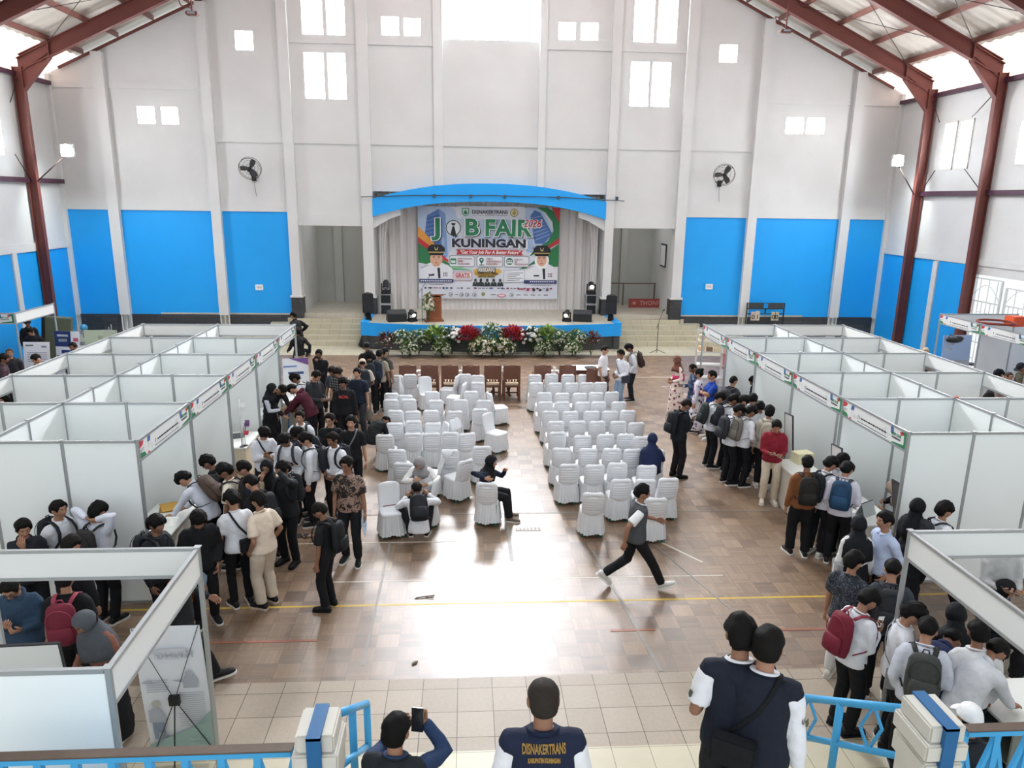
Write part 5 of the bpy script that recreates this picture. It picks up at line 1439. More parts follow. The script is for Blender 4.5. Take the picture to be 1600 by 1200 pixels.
    add(rb, [(468, 494), (1132, 500), (1118, 524), (1132, 550), (468, 546), (484, 520)], '#b9383f')
    bx = 'info_box'
    for a, c in ((400, 652), (672, 932), (948, 1196)):
        rrect(bx, a, 558, c, 670, '#4a5a58'); rrect(bx, a+4, 562, c-4, 666, '#e6e8ee')
    rrect(bx, 410, 586, 468, 644, '#2f7a5c', 8); rect(bx, 418, 606, 460, 634, '#dfe6e4')
    ell(bx, 720, 600, 22, 24, '#2f6a58'); add(bx, [(702, 612), (738, 612), (720, 646)], '#2f6a58'); ell(bx, 720, 598, 9, 9, '#e6e8ee', 10); ell(bx, 720, 650, 30, 5, '#2f6a58', 12)
    ell(bx, 1000, 612, 34, 36, '#2f6a58'); 
    for k in (-18, 0, 18): ell(bx, 1000+k, 604, 8, 9, '#e6e8ee', 8); rect(bx, 990+k, 616, 1010+k, 632, '#e6e8ee')
    rrect(bx, 434, 716, 630, 814, '#8a5a60'); rrect(bx, 438, 720, 626, 810, '#e8e8ee'); rrect(bx, 444, 728, 620, 788, '#b9383f', 10); rrect(bx, 448, 732, 616, 784, '#f0eef2', 10)
    for k in range(9): rect(bx, 448+20*k, 796, 462+20*k, 801, '#6a6a70')
    add(bx, [(640, 700), (700, 682), (900, 690), (925, 720), (890, 745), (840, 770), (700, 780), (650, 750)], '#d9b25a')
    add(bx, [(944, 706), (1154, 696), (1154, 822), (944, 830)], '#8a90a0'); add(bx, [(948, 710), (1150, 700), (1150, 818), (948, 826)], '#e6e8ee')
    for k in range(5): add(bx, [(975, 732+19*k), (1135-30*(k % 3), 724+19*k), (1135-30*(k % 3), 729+19*k), (975, 737+19*k)], '#4a4e58'); ell(bx, 966, 735+19*k, 4, 4, '#2f6a58', 6)
    si = 'silhouettes'
    for k, cx in enumerate((660, 714, 778, 843, 908)):
        ell(si, cx, 806, 13, 17, '#2a3434', 12); add(si, [(cx-30, 868), (cx-26, 832), (cx-8, 820), (cx+8, 820), (cx+28, 832), (cx+34, 868)], '#2a3434')
        if k != 1: add(si, [(cx-4, 822), (cx+4, 822), (cx, 846)], '#d6d8de')
    # two officials in white uniform: plain generic portraits
    for cx, fem, name in ((272, 0, 'portrait'), (1322, 1, 'portrait.')):
        sx = 1 if not fem else .98
        add(name, [(cx-172*sx, 800), (cx-168, 690), (cx-110, 650), (cx-60, 632), (cx+60, 632), (cx+110, 655), (cx+158, 690), (cx+166, 800)], '#e4e6ec')
        add(name, [(cx-168, 690), (cx-110, 655), (cx-70, 655), (cx-140, 690)], '#b4b6bc')
        if fem: ell(name, cx, 600, 72, 88, '#eef0f4', 24)
        ell(name, cx, 592 if not fem else 594, 62 if not fem else 50, 74 if not fem else 66, '#d9ab94', 24)
        if not fem: rect(name, cx-30, 640, cx+30, 668, '#cf9f88')
        for s in (-1, 1):
            ell(name, cx+s*24, 582, 9, 4, '#3a2a26', 10); rect(name, cx+s*24-13, 566, cx+s*24+13, 571, '#3a2a26')
        ell(name, cx, 632, 20, 5, '#b0605c', 10); add(name, [(cx-3, 585), (cx+3, 585), (cx+9, 612), (cx-9, 612)], '#c8987f')
        add(name, [(cx-86, 520), (cx-84, 480), (cx-50, 448), (cx+50, 448), (cx+84, 480), (cx+86, 520)], '#22242a')
        add(name, [(cx-78, 520), (cx+78, 520), (cx+72, 548), (cx-72, 548)], '#b59a58'); add(name, [(cx-76, 532), (cx+76, 532), (cx+64, 556), (cx-64, 556)], '#1a1b20')
        add(name, [(cx-20, 465), (cx, 500), (cx+20, 465), (cx+10, 505), (cx-10, 505)], '#d8c890')
        add(name, [(cx+8, 682), (cx+36, 682), (cx+40, 790), (cx+18, 790)], '#2a2c34')
        rect(name, cx-78, 748, cx-22, 764, '#3a3a40')
        for k in range(6): rect(name, cx+66+16*(k % 3), 730+22*(k//3), cx+76+16*(k % 3), 746+22*(k//3), ['#6a6a74', '#8a3a40', '#4a5a80'][k % 3])
    st = 'name_strip'
    rect(st, 100, 796, 440, 832, '#3a4472'); rect(st+'.', 1148, 802, 1478, 838, '#3a4472')
    for a, n, st2 in ((114, 15, st), (1206, 12, st+'.')):
        for k in range(n): rect(st2, a+21*k, 810, a+21*k+14, 822, '#d8dae4')
    for k in range(12): rect(st, 205+11*k, 849, 212+11*k, 855, '#55585f'); rect(st, 1232+16*k, 853, 1243+16*k, 858, '#55585f')
    lg = 'logo'; rnd = random.Random(4)
    x = 150
    while x < 1410:
        w = rnd.choice((16, 22, 30, 46)); c = rnd.choice(('#2a2c34', '#2a2c34', '#4a5a80', '#6a6a74', '#8a3a50'))
        rect(lg, x, 884, x+w, 892, c)
        if rnd.random() < .3: ell(lg, x+w/2, 888, 10, 11, c, 10)
        x += w+rnd.choice((8, 14, 40))
    for cx in (412, 578, 1025, 520, 650): ell(lg, cx, 955, 20, 21, '#3a3c44', 14); ell(lg, cx, 955, 15, 16, '#dcdfea', 14); ell(lg, cx+3, 957, 7, 9, '#3a3c44', 8)
    ell(lg, 738, 948, 19, 20, '#8a8a5a', 12); ell(lg, 922, 962, 44, 17, '#b9383f', 18); ell(lg, 922, 962, 34, 10, '#e8d8dc', 14)
    for cx, w in ((345, 40), (470, 26), (840, 50), (1095, 44), (1166, 40), (1240, 40), (1305, 20), (1370, 44)): rect(lg, cx-w/2, 950, cx+w/2, 958, '#4a4e58')
    for cx, c in ((1188, '#b03040'), (1248, '#2a2c34'), (1312, '#2a2c34'), (1384, '#6a6a74')): ell(lg, cx, 902, 16, 14, c, 10)
    rect(lg, 1085, 886, 1150, 900, '#a03048')
    for nm, (g, cols) in groups.items():
        g.build(nm.strip('.'), [mat('ink_'+c.strip('#'), c, .6) for c in cols], r, fixn=False)
    def T(txt, cx, cy, h, col, bold=0, shear=0, width=None, lift=0, name='lettering'):
        lay[0] += 1; x, z = P(cx, cy); y = -.0105-lay[0]*.0003-.002
        M = Matrix(((1, 0, 0, x), (0, 0, -1, y), (0, 1, 0, z), (0, 0, 0, 1)))
        text(name, txt, h/930*H*1.38, mat('ink_'+col.strip('#'), col, .6), r, M, bold=bold, shear=shear, width=(width/1395*W if width else None), depth=.0004)
    for dx, dy, c, b in ((9, 8, '#2a4a3c', .055), (0, 0, '#f0f2f6', .06), (0, 0, '#2f7f58', .030)):
        T('J', 288+dx, 280+dy, 165, c, b, 0, 86 if b < .04 else 110); T('B', 620+dx, 280+dy, 165, c, b, 0, 132 if b < .04 else 156)
        T('FAIR', 976+dx, 284+dy, 165, c, b, 0, 462 if b < .04 else 488)
    T('2026', 1220, 234, 76, '#f0f2f6', .030, .3, 196); T('2026', 1218, 232, 76, '#c4393f', .006, .3, 178)
    T('KUNINGAN', 798, 438, 84, '#f0f2f6', .03, 0, 756); T('KUNINGAN', 793, 434, 80, '#2a2d3c', .022, 0, 732)
    T('DISNAKERTRANS', 800, 122, 36, '#3a3d48', .004, 0, 348); T('KUNINGAN', 800, 151, 12, '#3a3d48', 0, 0, 96)
    T('"Get Your Job For A Better Future"', 802, 522, 36, '#f4eef0', .004, .25, 596)
    T('HARI/TANGGAL', 556, 588, 16, '#6a3a44', .001, 0, 146); T('RABU', 510, 612, 18, '#8a2a34', .002, 0, 56); T('15 JULI 2026', 542, 640, 18, '#8a2a34', .002, 0, 116)
    T('TEMPAT', 800, 588, 16, '#6a3a44', .001, 0, 66); T('GOR EWANGGA', 842, 614, 18, '#8a2a34', .002, 0, 150); T('KUNINGAN', 822, 640, 18, '#8a2a34', .002, 0, 110)
    T('DIIKUTI', 1086, 594, 16, '#6a3a44', .001, 0, 78); T('40', 1060, 616, 16, '#8a2a34', .002, 0, 26); T('PERUSAHAAN', 1116, 640, 18, '#8a2a34', .002, 0, 136)
    T('GRATIS', 532, 758, 42, '#b9383f', .006, 0, 146)
    T('RIBUAN', 772, 703, 40, '#2a2520', .02, 0, 174); T('RIBUAN', 770, 702, 38, '#f4f2ee', .004, 0, 160)
    T('LOWONGAN KERJA', 772, 738, 24, '#3a2f1c', .004, .1, 226); T('UNTUK ANDA!', 770, 766, 24, '#3a2f1c', .004, .1, 168)
def curtain():
    mb = MB(); xs = np.linspace(-3.6, 5.5, 240); m = 12
    def yy(x, t): return 30.98 + .05*math.sin(x*19+.8*math.sin(x*3.1)) + .03*math.sin(x*41+1) + .02*t
    zs = np.linspace(.99, 6.0, m); vs = []
    for z in zs: vs += [(x, yy(x, 0)+.02*math.sin(z*2+x*4), z) for x in xs]
    n = len(xs); fs = [(j*n+i, j*n+i+1, (j+1)*n+i+1, (j+1)*n+i) for j in range(m-1) for i in range(n-1)]
    mb.add(vs, fs, 0, True); mb.add([(a, b+.012, c) for a, b, c in vs], [tuple(reversed(f)) for f in fs], 0, True)
    CU = mat('curtain_white', '#dedad8', .8)
    o = mb.build('stage_curtain', CU, fixn=False); tag(o, 'white pleated curtain closing the back of the stage', 'curtain')
    mb = MB(); xs = np.linspace(-2.0, 3.95, 220); vs = []
    for z in (1.0, 1.2, 1.4, 1.6): vs += [(x, 30.86+.028*math.sin(x*34+.5*math.sin(x*5)), z) for x in xs]
    n = len(xs); fs = [(j*n+i, j*n+i+1, (j+1)*n+i+1, (j+1)*n+i) for j in range(3) for i in range(n-1)]
    mb.add(vs, fs, 0, True); mb.add([(a, b+.01, c) for a, b, c in vs], [tuple(reversed(f)) for f in fs], 0, True)
    tag(mb.build('curtain_valance', CU, fixn=False), 'short gathered white cloth under the job fair banner', 'curtain')
    for s, x in ((1, -3.5), (-1, 5.42)):   # side drapes gathered at the jambs
        mb = MB(); pts = []; 
        vs = []; N = 14
        for j in range(10):
            z = 1.0+.52*j
            w = .30+.5*max(0, (z-3.6)/2.2)**1.5
            for i in range(N+1):
                t = i/N; vs.append((x+s*w*t, 30.3+.05*math.sin(t*22+j*.3)+.1*t, z))
        fs = [(j*(N+1)+i, j*(N+1)+i+1, (j+1)*(N+1)+i+1, (j+1)*(N+1)+i) for j in range(9) for i in range(N)]
        mb.add(vs, fs, 0, True); mb.add([(a, b+.012, c) for a, b, c in vs], [tuple(reversed(f)) for f in fs], 0, True)
        tag(mb.build('side_drape', CU, fixn=False), 'white side drape at the %s jamb of the stage opening' % ('left' if s > 0 else 'right'), 'curtain')
def bush(name, label, x, y, z, rx, ry, rz, leafcol, n, ll, seed, blossom=None, up=.3, cat='flowers', group=None, pointed=False, z0=0):
    rnd = random.Random(seed); mb = MB()
    r = empty(name, (x, y, z0), 0, label, cat, group)
    def dirv():
        while True:
            v = V(rnd.uniform(-1, 1), rnd.uniform(-1, 1), rnd.uniform(-.3, 1))
            if .2 < v.length < 1: return v
    def leaf(p, d, L, W, mi):
        s = d.cross(V(0, 0, 1)); s = s.normalized() if s.length > .01 else V(1, 0, 0)
        u = s.cross(d).normalized()
        mb.add([p, p+d*L*.45+s*W+u*.01, p+d*L-u*L*.15, p+d*L*.45-s*W+u*.01], [(0, 1, 2), (0, 2, 3)], mi)
    for i in range(n):
        v = dirv(); p = V(v.x*rx, v.y*ry, z-z0 + v.z*rz)
        d = (V(v.x, v.y, v.z*.8+up) + V(rnd.uniform(-.4, .4), rnd.uniform(-.4, .4), rnd.uniform(-.3, .3))).normalized()
        leaf(p, d, ll*rnd.uniform(.7, 1.3), ll*(.16 if pointed else .26), rnd.randrange(len(leafcol)))
    mb.build('foliage', [mat('leaf_'+c.strip('#'), c, .6) for c in leafcol], r, fixn=False)
    st = MB()
    for i in range(9):
        a = rnd.uniform(0, 6.28); st.tube([(0, 0, 0), (rx*.3*math.cos(a), ry*.3*math.sin(a), (z-z0)*.7), (rx*.7*math.cos(a), ry*.7*math.sin(a), z-z0+rz*.2)], .008, 5)
    st.build('stems', mat('stem_green', '#3a5230', .7), r)
    if blossom:
        kind, cols, cnt, size = blossom; bl = MB()
        for i in range(cnt):
            v = dirv(); v = v.normalized()*rnd.uniform(.8, 1.08); p = V(v.x*rx, v.y*ry, z-z0+v.z*rz)
            mi = rnd.randrange(len(cols)); s = size*rnd.uniform(.75, 1.25)
            if kind == 'ball':
                bl.ball(p, (s, s, s*.85), 9, 6, mi)
            else:
                nrm = (v+V(0, -.3, .3)).normalized(); a = nrm.orthogonal().normalized(); b = nrm.cross(a)
                k = 5 if kind == 'star' else 6
                for q in range(k):
                    t = 2*PI*q/k; d = a*math.cos(t)+b*math.sin(t); e = nrm.cross(d)
                    bl.add([p, p+d*s*.6+e*s*.3+nrm*s*.2, p+d*s*1.1+nrm*s*.15, p+d*s*.6-e*s*.3+nrm*s*.2], [(0, 1, 2), (0, 2, 3)], mi)
        bl.build('blossom', [mat('petal_'+c.strip('#'), c, .6) for c in cols], r, fixn=False)
    return r
G1, G2, G3 = ['#3d5c32', '#56763e', '#6f8c4c'], ['#2a4428', '#3a5a34', '#20341f'], ['#7f9a4c', '#94ac5c', '#5f7e3c']
def flowers():
    def B(px, py, h, lab, kind, seed, sc=1.0):
        # px, py: pixel of the clump's middle; it grows from the floor in front of the stage
        p = ony(px, py, 26.24 if h > .5 else 25.95)
        k = dict(gyps=(G1, 320, .10, ('star', ['#dfe0d2', '#cfd2b8'], 130, .035)), green=(G3, 150, .22, ('star', ['#dfe2d0'], 25, .03)), mum=(G2, 170, .13, ('ball', ['#ecebe8', '#e2e0dc'], 64, .060)),
                 red=(['#a3262f', '#b9323c', '#7c1c26', '#c4464e'], 520, .15, None), lily=(G1, 260, .13, ('star', ['#e9e2cc', '#e0d2b0', '#f0ece0'], 80, .062)), dred=(['#5c2a30', '#7a2c34', '#3a5034'], 170, .13, ('star', ['#d8d8cc'], 20, .03)))[kind]
        bush('flower_arrangement', lab, p.x, p.y, max(.28, p.z), .42*sc, .28, .33*sc, k[0], int(k[1]*1.3), k[2], seed, k[3], cat='flowers', group=None, pointed=(kind == 'red'))
    B(606, 533, .6, 'dark red and white flower clump at the left end of the stage flowers', 'dred', 1, .9)
    B(628, 530, .6, 'white-speckled bush second from the left stage end', 'gyps', 2)
    B(654, 530, .6, 'white-speckled bush third from the left stage end, taller leaves behind', 'gyps', 3)
    B(680, 527, .6, 'tall bright green bush left of the white chrysanthemums', 'green', 4)
    B(706, 526, .6, 'ball-shaped white chrysanthemums left of the red leaves', 'mum', 5)
    B(731, 525, .6, 'bright red leafy clump left of the lilies', 'red', 6)
    B(769, 522, .6, 'green bush with white sprigs between the two red clumps', 'gyps', 7, 1.15)
    B(802, 525, .6, 'bright red leafy clump right of the lilies', 'red', 8)
    B(830, 526, .6, 'ball-shaped white chrysanthemums right of the red leaves', 'mum', 9)
    B(852, 527, .6, 'tall bright green bush right of the white chrysanthemums', 'green', 10)
    B(875, 530, .6, 'white-speckled bush third from the right stage end', 'gyps', 11)
    B(900, 530, .6, 'white-speckled bush second from the right stage end', 'gyps', 12)
    B(924, 532, .6, 'leafy clump with dark red at the right end of the stage flowers', 'dred', 13, .9)
    B(752, 543, .3, 'low green and white bush before the lilies, left half', 'lily', 14, 1.05)
    B(786, 543, .3, 'low green and white bush before the lilies, right half', 'lily', 15, 1.05)
    B(769, 541, .3, 'cream lilies heaped at the middle of the stage flowers', 'lily', 16, .8)
    for i, (px, lab) in enumerate(((640, 'low white-flowered edging in front of the left bushes'), (690, 'low white-flowered edging below the left chrysanthemums'), (850, 'low white-flowered edging below the right chrysanthemums'), (895, 'low white-flowered edging in front of the right bushes'))):
        B(px, 545, .3, lab, 'gyps', 20+i, .8)
def lectern():
    p = onz(678, 501, 1.0); x, y = p.x, p.y
    r = empty('lectern', (x, y, 1.0), .12, 'brown wooden lectern standing on the stage', 'lectern')
    MB().box(-.36, -.28, 0, .36, .28, .06).build('plinth', WOOD, r, bevel=.01)
    MB().box(-.28, -.20, .06, .28, .20, .92).build('body', WOOD, r, bevel=.008)
    MB().box(-.20, -.212, .16, .20, -.198, .82).build('front_panel', mat('lectern_wood2', '#7c4528', .4, var=.15), r)
    MB().box(-.36, -.28, 0, .36, .28, .05, M=Matrix.Translation((0, 0, .95)) @ Matrix.Rotation(-.16, 4, 'X')).build('top', WOOD, r, bevel=.01)
    bush('flower_spray', 'white orchid spray hanging down the lectern front', x-.20, y-.34, 1.62, .22, .15, .46, G1, 110, .12, 31, ('star', ['#ece8dc', '#e2d8c0'], 60, .055), up=-.1, z0=1.0)
    def mic(label, x, y, z, h, boom, rz):
        r = empty('microphone_stand', (x, y, z), rz, label, 'microphone stand')
        mb = MB(); mb.cyl((0, 0, 0), (0, 0, h*.72), .012); mb.build('pole', BK, r)
        f = MB()
        for k in range(3):
            a = 2*PI*k/3; f.tube([(0, 0, .12), (.34*math.cos(a), .34*math.sin(a), .012)], .010, 6)
        f.build('tripod', BK, r)
        b = MB(); b.tube([(0, -.22*boom, h*.62), (0, 0, h*.72), (0, .5*boom, h*.98)], .009, 6); b.build('boom', BK, r)
        m = MB(); m.tube([(0, .5*boom, h*.98), (0, .5*boom+.12, h*1.0)], [.016, .022], 8); m.ball((0, .5*boom+.15, h*1.005), .03, 8, 6); m.build('microphone', BK2, r)
    mic('black boom microphone stand beside the wooden lectern', x-.42, y-.30, 1.0, 1.75, .7, -1.0)
    q = onz(1026, 551, 0); mic('black boom microphone stand alone before the right steps', q.x, q.y, 0, 1.55, .8, -.6)
def speakers():
    def box_speaker(name, label, M, parent=None):
        r = empty(name, (0, 0, 0), 0, label, 'speaker'); r.matrix_world = M
        poly = [(-.21, -.17), (.21, -.17), (.15, .18), (-.15, .18)]
        MB().prism(poly, 0, .72, axis='z').build('cabinet', BK, r, bevel=.02)
        MB().box(-.185, -.185, .04, .185, -.168, .46).build('grille', BK2, r, bevel=.006)
        g = MB(); g.prism([(-.12, .52), (.12, .52), (.15, .66), (-.15, .66)], -.185, -.165); g.build('horn', BK2, r)
        h = MB(); h.tube([(-.06, 0, .72), (-.05, 0, .75), (.05, 0, .75), (.06, 0, .72)], .012, 6); h.build('handle', BK, r)
        return r
    for px, s, lab in ((578, -1, 'left'), (950, 1, 'right')):
        b = onz(px-1+(3 if s > 0 else 0), 541, 0); zt = ony(px, 457 if s < 0 else 460, b.y).z
        zb = zt-.75
        box_speaker('loudspeaker', 'black loudspeaker on a cloth-draped stand, %s end of the stage' % lab, Matrix.Translation((b.x, b.y, zb)) @ Matrix.Rotation(-s*.15, 4, 'Z'))
        r = empty('speaker_stand', (b.x, b.y, 0), 0, 'black cloth-draped speaker stand at the %s end of the stage' % lab, 'speaker stand')
        MB().cyl((0, 0, .1), (0, 0, zb), .02).build('pole', BK, r)
        mb = MB(); n = 18; vs = []; prof = [(zb-.01, .09), (zb-.3, .12), (zb*.5, .2), (.35, .30), (.02, .42)]
        for z, rr in prof:
            for k in range(n):
                a = 2*PI*k/n; q = rr*(1+.10*math.sin(5*a+z)); vs.append((q*math.cos(a), q*.7*math.sin(a), z))
        fs = [(j*n+k, j*n+(k+1) % n, (j+1)*n+(k+1) % n, (j+1)*n+k) for j in range(4) for k in range(n)] + [tuple(range(n))]
        mb.add(vs, fs, 0, True); mb.build('drape', mat('black_cloth', '#141518', .9), r)
        for k in range(3): MB().tube([(0, 0, .5), (.36*math.cos(k*2.09+.5), .30*math.sin(k*2.09+.5), .012)], .014, 6).build('leg', BK, r)
    def moving_head(name, label, x, y, z, rz, tilt, sc=1.0, lit=None):
        r = empty(name, (x, y, z), rz, label, 'stage light'); r.scale = (sc,)*3
        MB().box(-.17, -.14, 0, .17, .14, .10).build('base', BK, r, bevel=.015)
        y_ = MB(); y_.box(-.17, -.05, .10, -.13, .05, .38); y_.box(.13, -.05, .10, .17, .05, .38); y_.box(-.17, -.05, .10, .17, .05, .14); y_.build('yoke', BK, r, bevel=.008)
        h = MB(); M = Matrix.Translation((0, 0, .34)) @ Matrix.Rotation(tilt, 4, 'X')
        h.tube([M @ V(0, .16, 0), M @ V(0, .08, 0), M @ V(0, -.12, 0), M @ V(0, -.17, 0)], [.07, .11, .11, .095], 14); hd = h.build('head', BK, r)
        l = MB(); l.tube([M @ V(0, -.166, 0), M @ V(0, -.176, 0)], .078, 14); l.build('lens', mat('lens_lit', '#fff3d8', .2, emit='#fff0d0', estr=6) if lit else mat('lens', '#8a949c', .1), hd)
    for px, lab in ((604, 'left'), (922, 'right')):
        b = onz(px, 490, 1.0)
        r = empty('equipment_rack', (b.x, b.y, 1.0), 0, 'silver framed equipment rack standing on the %s side of the stage' % lab, 'rack')
        f = MB()
        for sx in (-.21, .21):
            for sy in (-.18, .18): f.box(sx-.018, sy-.018, 0, sx+.018, sy+.018, .80)
        for z in (.38, .42, .78):
            for s in (-1, 1): f.box(-.21, s*.18-.015, z-.015, .21, s*.18+.015, z+.015); f.box(s*.21-.015, -.18, z-.014, s*.21+.015, .18, z+.014)
        f.build('frame', SILV, r)
        MB().box(-.19, -.16, .45, .19, .16, .76).build('amplifier', BK, r); MB().box(-.19, -.16, .03, .19, .16, .35).build('case', BK2, r)
        moving_head('moving_head_light', 'moving head light on top of the %s stage rack' % lab, b.x, b.y, 1.80, 0, .9 if lab == 'left' else .35, 1.1, lit=(lab == 'right'))
    for px, lab, rz in ((619, 'left', .25), (911, 'right', -.2)):
        b = onz(px, 503, 1.0)
        r = empty('monitor_speaker', (b.x, b.y+.2, 1.0), rz, 'black wedge monitor speaker lying at the %s front of the stage' % lab, 'speaker')
        MB().prism([(-.24, 0), (.22, 0), (.22, .16), (.02, .44), (-.24, .30)], -.36, .36, axis='x').build('cabinet', BK, r, bevel=.02)
        M = Matrix.Translation((0, .12, .30)) @ Matrix.Rotation(-.95, 4, 'X')
        MB().box(-.32, -.16, -.012, .32, .16, .012, M=M).build('grille', BK2, r)
    for px, lab, rz in ((644, 'left', .5), (886, 'right', -.4)):
        b = onz(px, 503, 1.0); moving_head('moving_head_light', 'small moving head light on the stage floor, %s of the flowers' % lab, b.x, b.y+.12, 1.0, rz, .5, .95, lit=True)
def wall_items():
    # wall fans
    for px, py, lab, s in ((390, 264, 'left', 1), (1132, 274, 'right', -1)):
        p = ony(px, py, YB-.55)
        r = empty('wall_fan', p, 0, 'round black wall fan on the white wall %s of the stage' % lab, 'fan')
        R = Matrix.Rotation(s*.5, 4, 'Z') @ Matrix.Rotation(-.28, 4, 'X')
        g = MB(); rad = .40
        for rr, yy in ((rad, 0), (rad, -.14), (rad*.68, -.17), (rad*.36, -.18)):
            g.tube([R @ V(rr*math.cos(t), yy, rr*math.sin(t)) for t in np.linspace(0, 2*PI, 33)[:-1]], .009 if rr == rad else .005, 5, closed=True)
        for k in range(20):
            t = 2*PI*k/20; g.tube([R @ V(.05*math.cos(t), -.18, .05*math.sin(t)), R @ V(rad*.7*math.cos(t), -.165, rad*.7*math.sin(t)), R @ V(rad*math.cos(t), -.14, rad*math.sin(t)), R @ V(rad*math.cos(t), 0, rad*math.sin(t))], .003, 4)
        g.build('guard', BK, r)
        for k in range(3):
            t = 2*PI*k/3+.5; b = MB(); n = 7; vs = []
            for i in range(n):
                q = .06+.30*i/(n-1); w = .05+.05*math.sin(PI*i/(n-1)*.8)
                for sgn in (-1, 1): vs.append(R @ (Matrix.Rotation(t, 3, 'Y') @ V(sgn*w, -.08+sgn*.025, q)))
            fs = [(2*i, 2*i+1, 2*i+3, 2*i+2) for i in range(n-1)]
            b.add(vs, fs, 0, True); b.add([v+V(0, .006, 0) for v in vs], [tuple(reversed(f)) for f in fs], 0, True); b.build('blade', mat('fan_blade', '#2c3030', .4), r, fixn=False)
        m = MB(); m.tube([R @ V(0, -.1, 0), R @ V(0, .02, 0), R @ V(0, .16, 0)], [.06, .085, .07], 12); m.build('motor', BK, r)
        br = MB(); br.tube([R @ V(0, .10, -.05), V(0, .30, -.30), V(0, .53, -.30)], .022, 8); br.box(-.08, .50, -.42, .08, .55, -.18); br.tube([V(0, .45, -.3), V(.01, .5, -.6), V(.05, .53, -1.0)], .006, 5); br.build('bracket', BK, r)
    for px, py, lab in ((405, 449, 'small white plate with grey print on the blue wall left of the stage'), (1108, 448, 'small white plate with grey print on the blue wall right of the stage')):
        p = ony(px, py, YB-.03); r = empty('wall_plate', p, 0, lab, 'plate')
        MB().box(-.15, -.012, -.11, .15, .012, .11).build('plate', mat('plate_white', '#e8e8e8', .4), r, bevel=.006)
        m = MB()
        for k in range(2): m.box(-.10, -.0135, .02-.05*k, .10, -.012, .04-.05*k)
        m.build('print', GREY, r)
    # scoreboard
    a = ony(1168, 473, YB-.35); b = ony(1226, 473, YB-.35); z1 = a.z; w = b.x-a.x
    r = empty('scoreboard', ((a.x+b.x)/2, YB-.35, 0), 0, 'black manual scoreboard reading 01 and 00 by the right blue wall', 'scoreboard')
    f = MB(); h = w/2
    for x in (-h, h): f.box(x-.02, -.02, 0, x+.02, .02, z1)
    f.box(-.02, -.02, z1-.42, .02, .02, z1-.25); f.box(-h, -.02, z1-.46, h, .02, z1-.43); f.box(-h, -.02, z1-.26, h, .02, z1-.22); f.box(-h, -.02, z1-.02, h, .02, z1)
    for x in (-h, h): f.box(x-.03, -.3, 0, x+.03, .3, .04)
    f.build('frame', BK, r)
    for s in (-1, 1): MB().box(-h*.93 if s < 0 else h*.12, -.03, z1-.24, -h*.12 if s < 0 else h*.93, -.005, z1-.01).build('name_board', mat('board_slate', '#3a3b3e', .7, var=.25, vscale=12), r)
    for x, c, t in ((-.66, '#b9a89c', '0'), (-.42, '#c8b9ac', '1'), (.44, '#b9b29a', '0'), (.62, '#b9b29a', '0')):
        k = x*h
        m = MB(); m.box(k-.085, -.05, z1-.72, k+.085, -.03, z1-.37+(.04 if t == '1' else 0)); n = m.build('number_card', mat('card_'+c.strip('#'), c, .7), r)
        text('digit', t, .26, BLK, n, Matrix(((1, 0, 0, k), (0, 0, -1, -.052), (0, 1, 0, z1-.58), (0, 0, 0, 1))), bold=.004)
    # flood lamps on arms from the first columns
    for px, py, xc, lab in ((105, 235, -14.8, 'left'), (1403, 251, 16.7, 'right')):
        p = ony(px, py, 27.2); r = empty('flood_lamp', p, 0, 'lit white flood lamp on an arm from the %s front column' % lab, 'lamp')
        d = V(xc-p.x, 27.35-p.y, 5.9-p.z)
        MB().tube([(0, .08, -.05), d], .022, 8).build('arm', mat('rod_dark', '#2e2320', .5), r)
        MB().box(-.22, -.02, -.20, .22, .08, .20).build('housing', mat('lamp_housing', '#c8cac8', .5), r, bevel=.02)
        MB().tube([(0, -.019, 0), (0, -.030, 0)], .20, 20).build('lens', mat('flood_lens', '#ffffff', .3, emit='#f2fbff', estr=60), r)
        l = bpy.data.lights.new('flood', 'SPOT'); l.energy = 900; l.spot_size = 2.4; l.spot_blend = .9; l.shadow_soft_size = .15; l.color = (.92, 1, 1)
        lo = bpy.data.objects.new('flood_light', l); COL.objects.link(lo); lo.location = p+V(0, -.1, 0); lo.rotation_euler = (math.radians(95), 0, math.radians(0))
        lo.rotation_euler = V(0 if lab == 'left' else 0, .75, -.9).to_track_quat('-Z', 'Y').to_euler()
    # small bracket lamps hung under the first rafters
    for px, py, lab in ((300, 18, 'left'), (1228, 46, 'right')):
        p = ony(px, py, 27.2); r = empty('roof_lamp', p, 0, 'unlit bracket lamp hanging under the %s rafter' % lab, 'lamp')
        zt = roofz(p.x)-.1-p.z
        f = MB(); f.box(-.02, -.02, 0, .02, .02, zt); f.bar((0, 0, .28), (-.42, 0, .40), .03); f.bar((0, 0, .1), (-.35, 0, .18), .03); f.bar((-.42, 0, .40), (-.35, 0, .18), .03); f.build('hanger', STEEL, r)
        MB().box(-.2, -.12, -.12, .2, .12, .0).build('housing', mat('lamp_brown', '#6a4438', .6), r, bevel=.03); MB().box(-.12, -.13, -.09, .12, -.119, -.02).build('lens', mat('lens', '#8a949c', .1), r)
    # right passage: red board, rail and framed print
    a, b = ony(983, 457, 31.6), ony(1046, 457, 31.6)
    r = empty('red_board', ((a.x+b.x)/2, 31.6, 1.0), 0, 'faded red lettered sign board leaning in the right passage', 'sign')
    w = b.x-a.x; MB().box(-w/2, -.02, .02, w/2, .02, .40).build('board', mat('board_red', '#8f3f38', .6, var=.15), r)
    text('lettering', 'THONPIT', .26, mat('ink_fade', '#c09088', .7), r, Matrix(((1, 0, 0, .15), (0, 0, -1, -.022), (0, 1, 0, .21), (0, 0, 0, 1))), bold=.004)
